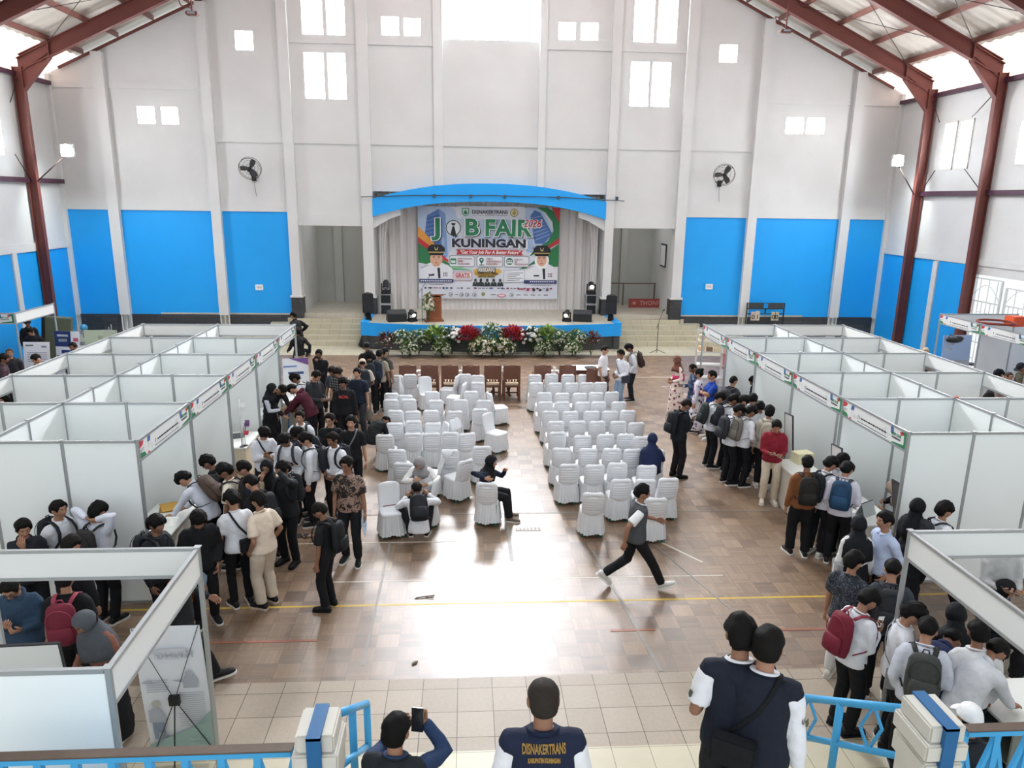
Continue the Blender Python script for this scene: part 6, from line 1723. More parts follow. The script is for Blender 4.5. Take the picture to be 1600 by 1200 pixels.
    m = MB(); m.add([(-w/2+.24+.1*math.cos(PI/2+k*2*PI/10)*(1 if k % 2 == 0 else .45), -.0225, .21+.1*math.sin(PI/2+k*2*PI/10)*(1 if k % 2 == 0 else .45)) for k in range(10)], [tuple(range(10))]); m.build('star', mat('ink_fade', '#c09088', .7), r, fixn=False)
    r = empty('hand_rail', (7.1, 32.4, 1.0), 0, 'thin brown rail on posts inside the right passage', 'rail')
    f = MB(); f.box(-1.3, -.03, .95, 1.4, .03, 1.0); f.build('top_rail', mat('rail_brown', '#6a564a', .6), r)
    for x in (-1.25, -.1, 1.3): MB().box(x-.025, -.025, 0, x+.025, .025, .95).build('post', mat('rail_brown', '#6a564a', .6), r)
    p = ony(1044, 399, 31.3)
    r = empty('framed_print', (8.42, 31.3, p.z), 0, 'black framed white print on the side wall of the right passage', 'picture')
    MB().box(-.02, -.42, -.48, .02, .42, .48).build('frame', BLK, r); MB().box(-.026, -.36, -.42, -.018, .36, .42).build('sheet', WHITEP, r)
def side_items():
    # tall white grille gates in the right doorway
    GW = mat('grille_white', '#d6d8d4', .5)
    def gate(label, x, y0, y1, z1, rz=0):
        r = empty('grille_gate', (x, y0, 0), rz, label, 'gate'); L = y1-y0
        f = MB()
        for y in (0, L): f.box(-.03, y-.03, 0, .03, y+.03, z1)
        for z in (.1, 1.1, 1.75, 2.45, z1): f.box(-.025, 0, z-.02, .025, L, z+.02)
        f.build('frame', GW, r)
        b = MB(); n = 7
        for k in range(1, n):
            y = L*k/n; b.box(-.01, y-.012, .1, .01, y+.012, z1 if k % 2 else 2.45)
        for z in (.55, 1.4, 2.1): 
            for k in range(n):
                if (k+int(z*10)) % 2: b.box(-.01, L*k/n, z-.01, .01, L*(k+1)/n, z+.01)
        b.tube([(0, L*t, 2.5+.5*math.sin(PI*t)) for t in np.linspace(0, 1, 10)], .012, 5)
        b.build('bars', GW, r)
    gate('white iron grille gate leaf nearest the right blue wall', XR-.05, 22.45, 23.85, 3.2)
    gate('white iron grille gate leaf further from the right blue wall', XR+.05, 20.9, 22.35, 3.0)
    gate('white iron grille gate leaf behind the far right booths', XR+.05, 19.4, 20.85, 3.0)
    r = empty('drain_pipe', (XR-.12, 24.1, 0), 0, 'grey vertical pipe beside the right grille gate', 'pipe'); MB().cyl((0, 0, 0), (0, 0, 3.5), .07).build('pipe', mat('pipe_grey', '#a8a8a0', .5), r); MB().box(-.1, -.1, 0, .1, .1, .35).build('footing', mat('pipe_grey2', '#b8b4a8', .7), r)
    # basketball ring parked on the booth header
    p = onz(1566, 503, 2.62)
    r = empty('basketball_hoop', p, .2, 'orange basketball hoop lying across the far right booth headers', 'hoop')
    MB().tube([(.42*math.cos(t)-.2, .42*math.sin(t), 0) for t in np.linspace(0, 2*PI, 25)[:-1]], .028, 8, closed=True).build('ring', mat('hoop_red', '#7a2a22', .5), r)
    MB().box(.22, -.16, -.12, .62, .16, .14).build('bracket', mat('hoop_orange', '#d4582e', .5), r, bevel=.02); MB().bar((.6, 0, 0), (1.7, .2, .02), .06).build('arm', mat('hoop_bar', '#a8a49c', .5), r)
    p = onz(1515, 590, 0)
    r = empty('chair', (p.x, p.y, 0), 2.6, 'black four-legged stool by the right grille gate', 'stool')
    MB().box(-.2, -.2, .44, .2, .2, .48).build('seat', BK, r, bevel=.015)
    for sx in (-.17, .17):
        for sy in (-.17, .17): MB().bar((sx, sy, .45), (sx*1.15, sy*1.15, 0), .035).build('leg', BK, r)
    p = onz(1491, 531, 1.72); o = MB(); o.ball((0, 0, 0), (.26, .12, .09), 12, 8); o.ball((.14, 0, .05), (.14, .10, .07), 10, 6); o.tube([(-.2, 0, .03), (-.14, 0, .15), (0, .02, .11)], .014, 6)
    o = o.build('bag', BK, None, p); tag(o, 'black bag hung on top of the blue and orange poster', 'bag')
    # odds and ends in the far left corner
    p = onz(131, 536, 0); r = empty('stand_globe', (p.x+.1, 27.2, 0), 0, 'pale blue ball on a thin stand in the far left corner', 'globe')
    z = ony(131, 512, 27.2); r.location.x = z.x; MB().cyl((0, 0, 0), (0, 0, z.z-.1), .02).build('pole', SILV, r); MB().ball((0, 0, z.z), .13, 14, 10).build('ball', mat('globe_blue', '#4a9ac0', .4), r); MB().cyl((0, 0, 0), (0, 0, .04), .2).build('base', BK, r)
    p = ony(146, 524, 26.6); r = empty('metal_trolley', (p.x, 26.6, 0), .3, 'low metal trolley frame in the far left corner', 'trolley')
    f = MB()
    for z in (.35, .75):
        for k in range(5): f.bar((-.55, -.3+.15*k, z), (.55, -.3+.15*k, z), .025)
        for s in (-1, 1): f.bar((s*.55, -.3, z), (s*.55, .3, z), .03)
    f.build('shelves', SILV, r)
    for sx in (-.55, .55):
        for sy in (-.3, .3): MB().bar((sx, sy, .06), (sx, sy, .95), .035).build('post', SILV, r); MB().ball((sx, sy, .05), .05, 8, 6).build('caster', BK, r)
    z = ony(85, 513, 25.2); r = empty('gym_box', (z.x, 25.2, 0), .25, 'olive green padded box leaning by the left steel column', 'box')
    MB().box(-.38, -.2, 0, .38, .2, 1.5, M=Matrix.Rotation(.12, 4, 'Y')).build('body', mat('olive', '#5a6250', .8, var=.1), r, bevel=.03); MB().box(-.46, -.22, 0, -.38, .22, 1.58, M=Matrix.Rotation(.12, 4, 'Y')).build('back_board', BK, r)
    # trash on the open floor
    p = onz(650, 935, .0); tw = MB(); tw.tube([(0, 0, .012), (.12, .02, .016), (.26, .06, .012)], .008, 6); tw.tube([(.12, .02, .016), (.25, -.03, .012)], .006, 6); tw.tube([(.05, .01, .012), (-.02, -.03, .012)], .006, 6)
    tag(tw.build('twig', mat('twig', '#4a3e34', .8), None, p), 'dry forked twig lying on the parquet', 'twig')
    p = onz(648, 1037, 0); lf = MB(); lf.ball((0, 0, .012), (.05, .022, .012), 10, 6); tag(lf.build('leaf', mat('dead_leaf', '#6a5c4c', .8), None, p, .8), 'single dead leaf near the tile edge', 'leaf')
    p = onz(825, 827, 0); r = empty('floor_grate', p, 0, 'worn rectangular floor hatch beside the seated black-hijab woman', 'grate')
    g = MB(); g.box(-.22, -.07, 0, .22, .07, .006); g.build('plate', mat('grate_grey', '#9a938a', .5), r); g = MB()
    for k in range(7): g.box(-.2+.064*k, -.06, .006, -.19+.064*k, .06, .010)
    g.build('ribs', BLK, r)
def build_stage(): banner(); curtain(); flowers(); lectern(); speakers(); wall_items(); side_items()
# ------------------------------------------------------------------ covered chairs, carved chairs and tables
CW = mat('chair_cover_white', '#d9dbde', .75, sub=.0)
TEAL = mat('chair_leg_teal', '#1f8a72', .45)
def cover_back(ribs):
    mb = MB(); nx, nz = 14, 30; rows = []
    def half_w(t):      # t 0..1 from seat to top
        w = .178 + .012*math.sin(PI*t)
        if t > .86: w *= math.sqrt(max(0, 1-((t-.86)/.145)**2))*.5+.5
        return w
    def pt(u, t, side):   # u -1..1, side -1 rear, +1 front
        z = .40+.44*t; w = half_w(t); x = u*w
        y0 = -.19-.10*t - .02*math.sin(PI*t)
        th = .032*math.sqrt(max(0, 1-abs(u)**6))*math.sqrt(max(0, 1-max(0, (t-.8)/.2)**4))+.003
        y = y0 - .03*(1-u*u)*0 + side*th
        if side < 0:
            y += .035*(abs(u)**2.5)*1.0
            if ribs and abs(u) < .86:
                e = min(1, (.86-abs(u))/.12)*sstep(.14, .22, t)*(1-sstep(.84, .9, t))
                y += e*.018*(.5+.5*math.cos(2*PI*(t-.12)/.115))*(1 if ribs == 2 else .5)
            s = math.exp(-(u/.36)**6-((t-.845)/.030)**2); y += .026*s*(1 if ribs else .25)
        else: y += .030*abs(u)**2.5
        return (x, y, z)
    vs = []; n = 2*(nx+1)
    for j in range(nz+1):
        t = j/nz
        for i in range(nx+1): vs.append(pt(-1+2*i/nx, t, -1))
        for i in range(nx, -1, -1): vs.append(pt(-1+2*i/nx, t, 1))
    fs = [(j*n+k, j*n+(k+1) % n, (j+1)*n+(k+1) % n, (j+1)*n+k) for j in range(nz) for k in range(n)]
    fs += [tuple(range(n-1, -1, -1)), tuple(nz*n+k for k in range(n))]
    mb.add(vs, fs, 0, True); return mb.mesh('backrest_cover', fixn=False)
def skirt(seed, flare=1.0):
    rnd = random.Random(seed); mb = MB(); n = 96; lv = 7; vs = []
    ph = [rnd.uniform(0, 6.28) for _ in range(4)]
    for j in range(lv):
        t = j/(lv-1); z = .43*(1-t)+.06*t + (.0 if j < lv-1 else .0)
        for k in range(n):
            a = 2*PI*k/n; c, s = math.cos(a), math.sin(a)
            hx, hy = .192+.028*t*flare, .21+.03*t*flare
            e = 4.0; q = (abs(c)**e+abs(s)**e)**(-1/e)
            pl = t**.7*(.016*math.sin(26*a+ph[0]+.6*math.sin(3*a+ph[1]))+.008*math.sin(11*a+ph[2]))
            x, y = q*c*(hx+pl), q*s*(hy+pl)
            vs.append((x, y-.01-(.02 if s < -.3 else 0)*0, z + (.015*math.sin(5*a+ph[3]) if j == lv-1 else 0)))
    fs = [(j*n+k, (j+1)*n+k, (j+1)*n+(k+1) % n, j*n+(k+1) % n) for j in range(lv-1) for k in range(n)]
    mb.add(vs, fs, 0, True)
    mb.add([(x*.975, y*.975, z) for x, y, z in vs], [tuple(reversed(f)) for f in fs], 0, True)
    return mb.mesh('skirt', fixn=False)
def seat_cover():
    mb = MB(); n = 40; rings = [(0, .452), (.6, .450), (.92, .446), (1.0, .432), (1.0, .405)]; vs = []
    for f, z in rings:
        for k in range(n):
            a = 2*PI*k/n; c, s = math.cos(a), math.sin(a); q = (abs(c)**5+abs(s)**5)**(-1/5)
            vs.append((q*c*.195*max(f, .02), q*s*.214*max(f, .02)-.01, z-.012*math.exp(-(f*2)**2)))
    fs = [(j*n+k, j*n+(k+1) % n, (j+1)*n+(k+1) % n, (j+1)*n+k) for j in range(4) for k in range(n)] + [tuple(range(n))]
    mb.add(vs, fs, 0, True); return mb.mesh('seat_cover')
_CH = {}
def covered_chair(label, x, y, rz, kind=1, group='white covered chairs', seed=0, tilt=0.0):
    """facing +Y at rz = 0"""
    k = (kind, seed % 3)
    if k not in _CH:
        r = empty('covered_chair', (0, 0, 0), 0, label, 'chair', group)
        me = cached(('cb', kind), lambda: cover_back(kind)); link('backrest_cover', me, [CW], r)
        link('skirt', cached(('sk', seed % 3), lambda: skirt(seed % 3)), [CW], r)
        link('seat_cover', cached(('sc',), seat_cover), [CW], r)
        def leg():
            mb = MB(); mb.tube([(0, 0, .41), (0, 0, 0)], [.022, .026], 8); return mb.mesh('leg')
        for sx in (-.15, .15):
            for sy in (-.16, .16):
                l = link('leg', cached(('cl',), leg), [TEAL], r); l.location = (sx, sy-.01, 0)
        _CH[k] = r; o = r
    else:
        o = copy_tree(_CH[k]); o['label'] = label; o['group'] = group
    o.location = (x, y, 0); o.rotation_euler = (tilt, 0, rz)
    return o
NUM = ['front', 'second', 'third', 'fourth', 'fifth', 'sixth', 'seventh', 'eighth', 'ninth', 'tenth', 'last']
SEAT = ['nearest the aisle', 'second from the aisle', 'third from the aisle', 'fourth from the aisle', 'fifth from the aisle']
def chairs():
    R = [[(836, 585), (862, 584), (888, 585), (914, 585)], [(838, 597.5), (868, 598), (894, 598), (917.5, 597.5), (939, 597)], [(851, 613), (879, 614), (907, 614), (932, 613), (957, 612)],
         [(853, 627.5), (879, 627.5), (911, 628), (936, 627.5), (968, 627.5)], [(860.5, 642), (892, 642.5), (925, 642), (954, 642), (982, 641)], [(869.5, 658), (903, 657.5), (934, 658), (967, 658), (995.5, 660)],
         [(872, 675), (911, 680), (947.5, 678.5), (979, 678), (1003.5, 682)], [(877.5, 700), (920, 700.5), (957, 700.5), (990, 701.5), (1026, 703)], [(890.5, 725), (930.5, 726), (966, 723), (1012, 727)],
         [(972, 748.5), (1010, 749), (1046, 747)], [(928, 770), (1027, 778)]]
    rnd = random.Random(3); i = 0
    for r, row in enumerate(R):
        for c, (px, py) in enumerate(row):
            p = onz(px, py, .84); a = math.radians(rnd.uniform(-5, 5))
            q = V(p.x, p.y, 0) + Matrix.Rotation(a, 3, 'Z') @ V(0, .29, 0)
            n = len(row)
            if r == 10: lab = ('white covered chair standing nearest the viewer in the right block', 'white covered chair partly behind the walking man in the right block')[c]
            else: lab = 'white covered chair in right block, %s row from the stage, %s' % (NUM[r], SEAT[c])
            covered_chair(lab, q.x, q.y, a, 2 if rnd.random() < .55 else 1, 'white covered chairs of the right block', i); i += 1
    # left block: (px, py, compass of the sitter's gaze, label tail)
    L = [(619, 586, 0, 'front row, leftmost'), (640.7, 584.6, 0, 'front row, second from the left'), (726, 584, 0, 'front row, beside two sideways chairs'), (746.5, 586, 0, 'front row, nearest the aisle'), (746.5, 597, 0, 'behind the front row, nearest the aisle'),
         (611.5, 614, 0, 'second row, leftmost'), (633, 617, 0, 'second row, second from the left'), (675, 611.6, 0, 'second row, in the middle'), (736, 611, 0, 'second row, second from the aisle'),
         (610.6, 624, 0, 'third row, leftmost'), (638.5, 623.5, 0, 'third row, second from the left'), (680.7, 625, 0, 'third row, in the middle'), (719.5, 624, 0, 'third row, second from the aisle'), (756.6, 625, 0, 'third row, nearest the aisle'),
         (617.4, 641, 0, 'fourth row, leftmost'), (645, 642, 0, 'fourth row, second from the left'), (673.4, 641, 0, 'fourth row, third from the left'), (710, 642, 0, 'fourth row, second from the aisle'), (750.7, 638.6, 0, 'fourth row, behind a chair turned to the aisle'),
         (616.5, 660.5, 0, 'fifth row, leftmost beside the hunched person'), (645.7, 657, 3, 'fifth row, second from the left'), (676.4, 660.5, 0, 'fifth row, third from the left'),
         (600.5, 679, 2, 'sixth row, leftmost'), (645, 676.5, 0, 'sixth row, second from the left'), (674.7, 676.5, -3, 'sixth row, third from the left'), (703.4, 675, 0, 'sixth row, second from the aisle'), (731, 676.5, -14, 'sixth row, nearest the aisle, turned askew'),
         (619, 702, 4, 'seventh row, leftmost'), (702.6, 702.7, 2, 'seventh row, in the middle'), (753, 697, 0, 'seventh row, nearest the aisle'),
         (630, 723, 3, 'eighth row, behind the front-facing chair'), (728.7, 718.7, -38, 'eighth row, turned towards the left')]
    j = 0
    def put(px, py, face, lab, zt=.84, kind=None):
        nonlocal j
        a = -math.radians(face); p = onz(px, py, zt); q = V(p.x, p.y, 0) + Matrix.Rotation(a, 3, 'Z') @ V(0, .29, 0)
        covered_chair(lab, q.x, q.y, a, kind if kind is not None else (2 if rnd.random() < .6 else 1), 'white covered chairs of the left block', j); j += 1
        return q
    for px, py, f, lab in L: put(px, py, f + rnd.uniform(-3, 3), 'white covered chair in left block, ' + lab)
    put(663, 588, 165, 'white covered chair turned to face the viewer, front row of left block', kind=0)
    put(716, 586, 285, 'white covered chair turned sideways to the left, front row of left block', kind=0)
    put(727, 598, 285, 'second white chair turned sideways to the left, just behind the first', kind=0)
    put(763, 613, 70, 'white covered chair turned towards the aisle, second row of left block', kind=1)
    put(760, 645, 130, 'white covered chair turned half towards the viewer at the aisle edge', kind=0)
    put(699, 660, 250, 'white covered chair turned left in the fifth row of left block', kind=0)
    put(606, 752, 165, 'white covered chair facing the viewer with a red paper on its seat', kind=0)
    put(684, 746, 285, 'white chair turned sideways beside the white-jacketed woman', kind=0)
    put(693, 707, 270, 'white covered chair turned left behind the grey-hijab woman', kind=1)
    put(760, 754, 8, 'white covered chair under the woman in the black hijab', kind=1)
    put(664, 738, 175, 'white covered chair under the grey-hijab woman', kind=0)
    put(1018, 707, 5, 'white covered chair under the navy-hijab woman', kind=1)
    def loose(label, px, py, z, rx, ry, rz, seed):
        p = onz(px, py, z); mb = MB(); mb.ball((0, 0, 0), (rx, ry, rz), 22, 14)
        mb.v = [tuple(V(*v)*(1+.38*mnoise.noise(V(*v)*9+V(seed, 0, 0))+.12*math.sin(14*math.atan2(v[1], v[0]))*(1-abs(v[2])/rz*.6))) for v in mb.v]
        tag(mb.build('loose_cover', CW, None, p, fixn=False), label, 'cloth')
    loose('crumpled white chair cover bunched behind the grey-hijab woman', 699, 708, .90, .10, .08, .09, 1)
    loose('loose white cover hanging upright off the front left chair', 625, 606, .62, .08, .07, .26, 2)
    loose('loose white cover standing up in the fifth row of the left block', 712, 663, .86, .13, .05, .14, 3)
    p = onz(606, 785, .46); sheet('red-brown printed leaflet on the seat of the front-facing white chair', p.x, p.y, .455, .3, .21, .26, '#8a5a58', 'leaflet', .004)
def carved_chairs():
    W = mat('carved_wood', '#5c3522', .4, var=.2, vscale=6); CU = mat('cushion_cream', '#cbb79c', .8)
    proto = []
    def make(label, x, y, rz):
        if not proto:
            r = empty('carved_armchair', (x, y, 0), rz, label, 'chair', 'carved wooden armchairs')
            for sx in (-.21, .21):
                m = MB(); m.box(sx-.03, -.30, 0, sx+.03, -.24, .98); m.ball((sx, -.27, .99), .035, 8, 6); m.build('rear_leg', W, r)
                m = MB(); m.box(sx-.03, .24, 0, sx+.03, .30, .68); m.build('front_leg', W, r)
                m = MB(); m.tube([(sx, -.27, .66), (sx*1.05, 0, .69), (sx*1.08, .30, .68), (sx*1.08, .34, .64)], [.025, .028, .03, .025], 8); m.build('armrest', W, r)
            m = MB(); m.box(-.21, -.29, .90, .21, -.25, .985); m.box(-.19, -.285, .62, .19, -.262, .90); m.tube([(-.2+.4*t, -.27, .985+.03*math.sin(PI*t)) for t in np.linspace(0, 1, 9)], .022, 8); m.build('backrest', W, r)
            m = MB()
            for k in range(5): m.ball((-.16+.08*k, -.275, .585), (.03, .016, .03), 8, 6)
            m.box(-.19, -.285, .535, .19, -.265, .555); m.build('carved_rail', W, r)
            m = MB(); m.box(-.22, -.28, .38, .22, .30, .43); m.build('seat', W, r, bevel=.01)
            m = MB(); m.box(-.20, -.24, .43, .20, .28, .50); m.build('cushion', CU, r, bevel=.025)
            m = MB(); m.box(-.22, -.28, .14, -.20, .28, .18); m.box(.20, -.28, .14, .22, .28, .18); m.box(-.21, .0, .14, .21, .03, .18); m.build('stretcher', W, r)
            proto.append(r); return r
        o = copy_tree(proto[0]); o.location = (x, y, 0); o.rotation_euler = (0, 0, rz); o['label'] = label; return o
    px = [637, 671, 703, 736, 770, 800, 848, 887, 930]
    nm = ['leftmost', 'second', 'third', 'fourth', 'fifth', 'sixth, just left of the aisle', 'seventh, just right of the aisle', 'eighth, before the tea table', 'ninth, behind the white polo']
    P = []
    for i, x in enumerate(px):
        p = onz(x, 573 if i < 8 else 578, .98); P.append(p)
        make('carved brown wooden armchair, %s in the row before the flowers' % nm[i], p.x, p.y+.27, 0)
    TC = mat('table_cloth_white', '#e4e2de', .7)
    def side_table(label, x, y, w, d, h, cat='table'):
        r = empty('tea_table', (x, y, 0), 0, label, 'table')
        MB().box(-w/2, -d/2, h-.04, w/2, d/2, h).build('table_top', W, r, bevel=.01)
        MB().box(-w/2+.03, -d/2+.03, h-.14, w/2-.03, d/2-.03, h-.04).build('apron', W, r)
        for sx in (-1, 1):
            for sy in (-1, 1):
                x0, y0 = sx*(w/2-.05), sy*(d/2-.05)
                MB().tube([(x0, y0, h-.1), (x0+sx*.03, y0+sy*.03, h*.6), (x0-sx*.02, y0-sy*.02, .1), (x0+sx*.03, y0+sy*.03, 0)], [.045, .05, .03, .035], 8).build('leg', W, r)
        return r
    for a, b, lab in ((0, 1, 'leftmost pair'), (2, 3, 'middle left pair'), (4, 5, 'pair left of the aisle'), (6, 7, 'pair right of the aisle')):
        x = (P[a].x+P[b].x)/2; y = (P[a].y+P[b].y)/2+.75
        side_table('small carved tea table between the %s of wooden armchairs' % lab, x, y, .55, .55, .62)
        o = MB(); o.box(-.31, -.31, .622, .31, .31, .634)
        for s in (-1, 1): o.box(-.31, s*.31-.006, .48, .31, s*.31+.006, .634); o.box(s*.31-.006, -.31, .48, s*.31+.006, .31, .634)
        tag(o.build('tablecloth', TC, None, (x, y, 0)), 'white cloth on the tea table between the %s' % lab, 'tablecloth')
        o = MB().box(-.12, -.07, 0, .12, .07, .10).build('tissue_box', mat('tissue_white', '#ecebe8', .7), None, (x+.05, y-.1, .634), .2, bevel=.01); tag(o, 'white tissue box on the table between the %s' % lab, 'box')
        t = MB(); t.tube([(0, 0, .10), (.02, 0, .15), (-.02, .01, .20)], [.04, .05, .02], 8); t.build('tissue', mat('tissue_white', '#ecebe8', .7), o)
    p = onz(920, 576, .70)
    side_table('large carved tea table with white top at the right front row', p.x, p.y+.1, 1.15, .65, .70)
    o = MB().box(-.59, -.34, .702, .59, .34, .714).build('tablecloth', TC, None, (p.x, p.y+.1, 0)); tag(o, 'white runner covering the large carved tea table', 'tablecloth')
    o = MB(); o.lathe([(0, 0), (.16, 0), (.18, .03), (.16, .035), (0, .02)], 20); tag(o.build('tray', BK, None, (p.x+.05, p.y, .716)), 'dark round tray on the large carved tea table', 'tray')
    o = MB(); o.lathe([(0, 0), (.05, 0), (.055, .16), (.02, .20), (.02, .24), (0, .24)], 14); tag(o.build('bottle', mat('bottle_white', '#e4e6e8', .3), None, (p.x+.42, p.y+.1, .716)), 'white bottle standing at the right end of the large tea table', 'bottle')
def build_chairs(): chairs(); carved_chairs()
# ------------------------------------------------------------------ everyone in the hall
W, W2, K, K2, NV, CR = '#d8dae0', '#cfd3df', '#17181b', '#1e2024', '#1b2333', '#d2c8b6'
BLKT = ('trousers', '#15161a')
def crowd():
    P = person
    # --- beyond the left bank
    a = P('person in black with dark cap standing against the blue wall, far left', 42, 498, 150, 'stand2', ('long', K), BLKT, ('short', '#15120f'), cap=('cap', '#17181b'), sk=2)
    P('person in black looking down in front of the capped one, far left', 47, 512, 170, 'lookdown', ('jacket', K2), BLKT, ('short', '#15120f'), sk=1)
    P('bald man in dark jacket with pale shoulder stripes, far left', 14, 544, 150, 'stand', ('jacket', '#2a2b30'), BLKT, ('buzz', '#5a4438'), sk=1)
    P('dark-haired person in dull plum shirt at the far left edge', 5, 553, 60, 'stand2', ('long', '#4a3a42'), BLKT, ('mop', '#14110f'), sk=2)
    P('person showing only dark hair over the left booth header, by the white poster', 55, 553, 200, 'lookdown', ('long', '#8a7a72'), BLKT, ('short', '#1a1513'), sk=3)
    P('person showing only dark hair over the left booth header, by the green poster', 113, 535, 180, 'stand', ('long', '#3a3c42'), BLKT, ('short', '#1a1513'), sk=2)
    P('dark-haired person partly seen inside the outer left booth at the edge', 3, 615, 270, 'stand', ('long', '#26282e'), BLKT, ('mop', '#14110f'), sk=1, zt=1.66)
    # --- left steps
    P('person in black running up the left steps', 458, 487, 300, 'run', ('jacket', K), BLKT, ('short', '#14110f'), sk=1, z0=.33, sole='#1b1b1d')
    P('person in beige trousers half hidden behind the far left booth corner', 464, 512, 320, 'walk', ('long', '#1d1d20'), ('trousers', '#b9ad98'), ('mop', '#14110f'), sk=2)
    # --- crowd at the far end of the left bank
    b = P('man in black long-sleeved shirt with hand to his mouth', 498, 546, 180, 'handmouth', ('long', K), BLKT, ('short', '#14110f'), glasses='thin', sk=2)
    p = P('burly man in charcoal long-sleeved shirt holding white papers', 494, 579, 125, 'paper', ('long', '#2a2b2f'), ('trousers', '#16171b'), ('short', '#17130f'), sk=1, fat=.5, sc=1.06); held(p, 'white papers held by the burly man in charcoal', 'paper', 1)
    P('man in black shirt with pale pattern, behind the checked shirt', 519, 572, 200, 'lookdown', ('tee', '@strokes'), BLKT, ('short', '#17130f'), sk=2)
    P('man in black and white checked shirt looking down', 528, 574, 190, 'lookdown', ('short', '@check'), BLKT, ('tousle', '#231a15'), sk=1)
    h = P('boy in black hoodie with red chest lettering', 536, 590, 175, 'stand2', ('hoodie', K), BLKT, ('mop', '#100e0d'), sk=2)
    C = h.M @ h.s.chestM
    fr = MB(); o = empty('x')
    bpy.data.objects.remove(o)
    text('print', 'RCAL', .085, mat('ink_hoodie', '#b5423f', .7), h.o, (h.M.inverted() @ C) @ Matrix(((-1, 0, 0, 0), (0, 0, 1, .146), (0, 1, 0, -.07), (0, 0, 0, 1))), bold=.004)
    P('young man in navy polo and grey trousers facing the viewer', 558, 575, 195, 'stand', ('polo', '#1d2431'), ('trousers', '#34363b'), ('short', '#17130f'), sk=3)
    c = P('person in beige cap seen from behind with black backpack', 566, 561, 345, 'lookdown', ('tee', '#b5ab9d'), ('trousers', '#6f6a62'), ('short', '#17130f'), cap=('cap', '#cdb9a4'), sk=2); backpack(c, 'black backpack on the person in the beige cap', '#20242b')
    d = P('person in black jacket with white back print, second in the far group', 577, 548, 355, 'stand', ('jacket', '#1a1c20'), BLKT, ('tousle', '#100e0d'), sk=1); backpack(d, 'dark backpack with pale print, between beige cap and grey shirt', '#23272c')
    P('man in black songkok cap and glasses facing the viewer', 573, 536, 180, 'stand', ('long', K), BLKT, ('short', '#17130f'), cap=('songkok', '#111215'), glasses='thin', sk=1)
    e = P('person in sandy grey shirt seen from behind near the flowers', 593, 546, 12, 'stand', ('short', '#8f8678'), BLKT, ('short', '#100e0d'), sk=2); backpack(e, 'navy backpack on the sandy grey shirt', '#232a38')
    f = P('person in dark shirt at the right end of the far group', 601, 543, 20, 'stand2', ('short', '#4a4842'), BLKT, ('short', '#17130f'), sk=1); backpack(f, 'black bulky backpack at the right end of the far group', '#1b1d21')
    P('black-hijab woman in white and black holding a paper by the left booths', 424, 599, 100, 'onehand', ('tunic', '#c4c9d2'), ('skirt', K), None, fem=True, scarf=('short', '#17191e'), vest='#1b1c21', sk=3)
    P('dark-haired person leaning over the far left counter, facing right', 441, 601, 120, 'leantable', ('long', '#2a2426'), BLKT, ('short', '#14110f'), sk=1)
    g = P('person in white shirt behind the burly man, facing the counter', 460, 583, 265, 'lookdown', ('long', W), BLKT, ('mop', '#14110f'), sk=2); backpack(g, 'black backpack on the white shirt behind the burly man', '#202226')
    m = P('person in maroon long sleeves bending over the far left counter', 456, 600, 275, 'leantable', ('hoodie', '#4a1f2b'), ('trousers', '#1c1c22'), ('short', '#14110f'), sk=1)
    # --- students in the middle of the left crowd
    g = P('boy in white shirt with backpack straps, looking at the viewer', 468, 642, 180, 'stand', ('long', W), BLKT, ('short', '#17130f'), sk=1); backpack(g, 'backpack on the white-shirted boy looking at the viewer', '#2c2e33')
    P('stout man in black short sleeves and glasses among the students', 515, 646, 185, 'stand2', ('short', K), BLKT, ('short', '#100e0d'), glasses='dark', fat=.7, sk=3)
    g = P('young man in black shirt with cross-body strap', 548, 650, 178, 'stand', ('short', K), BLKT, ('side', '#100e0d'), sk=3); sling(g, 'small black cross-body bag on the young man in black', '#1c1d21', -1, 'front', '#6a6a6c')
    g = P('fringe-haired boy in white shirt looking at a phone, at the booth edge', 412, 667, 150, 'phone', ('long', W), BLKT, ('mop', '#0f0d0c'), sk=1); held(g, 'phone of the fringe-haired boy at the booth edge'); sling(g, 'navy cross-body bag of the fringe-haired boy', '#1f2637', 1, 'hip')
    g = P('fringe-haired boy in white shirt looking down, front of the student group', 444, 677, 190, 'lookdown', ('long', W), BLKT, ('mop', '#0f0d0c'), sk=2); backpack(g, 'grey strapped backpack on the boy looking down', '#3a3c42')
    g = P('boy in white shirt in profile facing left, between two fringe-haired boys', 464, 667, 235, 'lookdown', ('long', W), BLKT, ('mop', '#0f0d0c'), sk=2); backpack(g, 'backpack on the profile boy in the student group', '#23262c')
    g = P('boy in white shirt seen from behind his large black backpack', 477, 676, 265, 'onehand', ('long', W), BLKT, ('mop', '#0f0d0c'), sk=3); backpack(g, 'large black backpack in the middle of the student group', '#25282d'); held(g, 'phone held at the waist in the student group')
    g = P('boy in white shirt with hands at his belt, looking left', 519, 676, 215, 'belly', ('long', W), BLKT, ('side', '#17130f'), sk=2); backpack(g, 'backpack on the boy with hands at his belt', '#24262c')
    g = P('man in brown batik shirt and sunglasses walking towards the viewer', 541, 714, 190, 'stand2', ('short', '@batik'), ('trousers', '#1a1b20'), ('side', '#15120f'), glasses='dark', sk=0, sc=1.03, fat=.15); held(g, 'pale blue paper in the hand of the batik man', 'paper', -1, 'blue')
    g = P('short boy in black with black backpack facing left', 498, 786, 285, 'onehand', ('short', K), BLKT, ('short', '#17130f'), sk=2, sc=.93, sole='#1b1b1d'); backpack(g, 'black backpack on the short boy in black', '#1d1f22'); held(g, 'phone held out by the short boy in black')
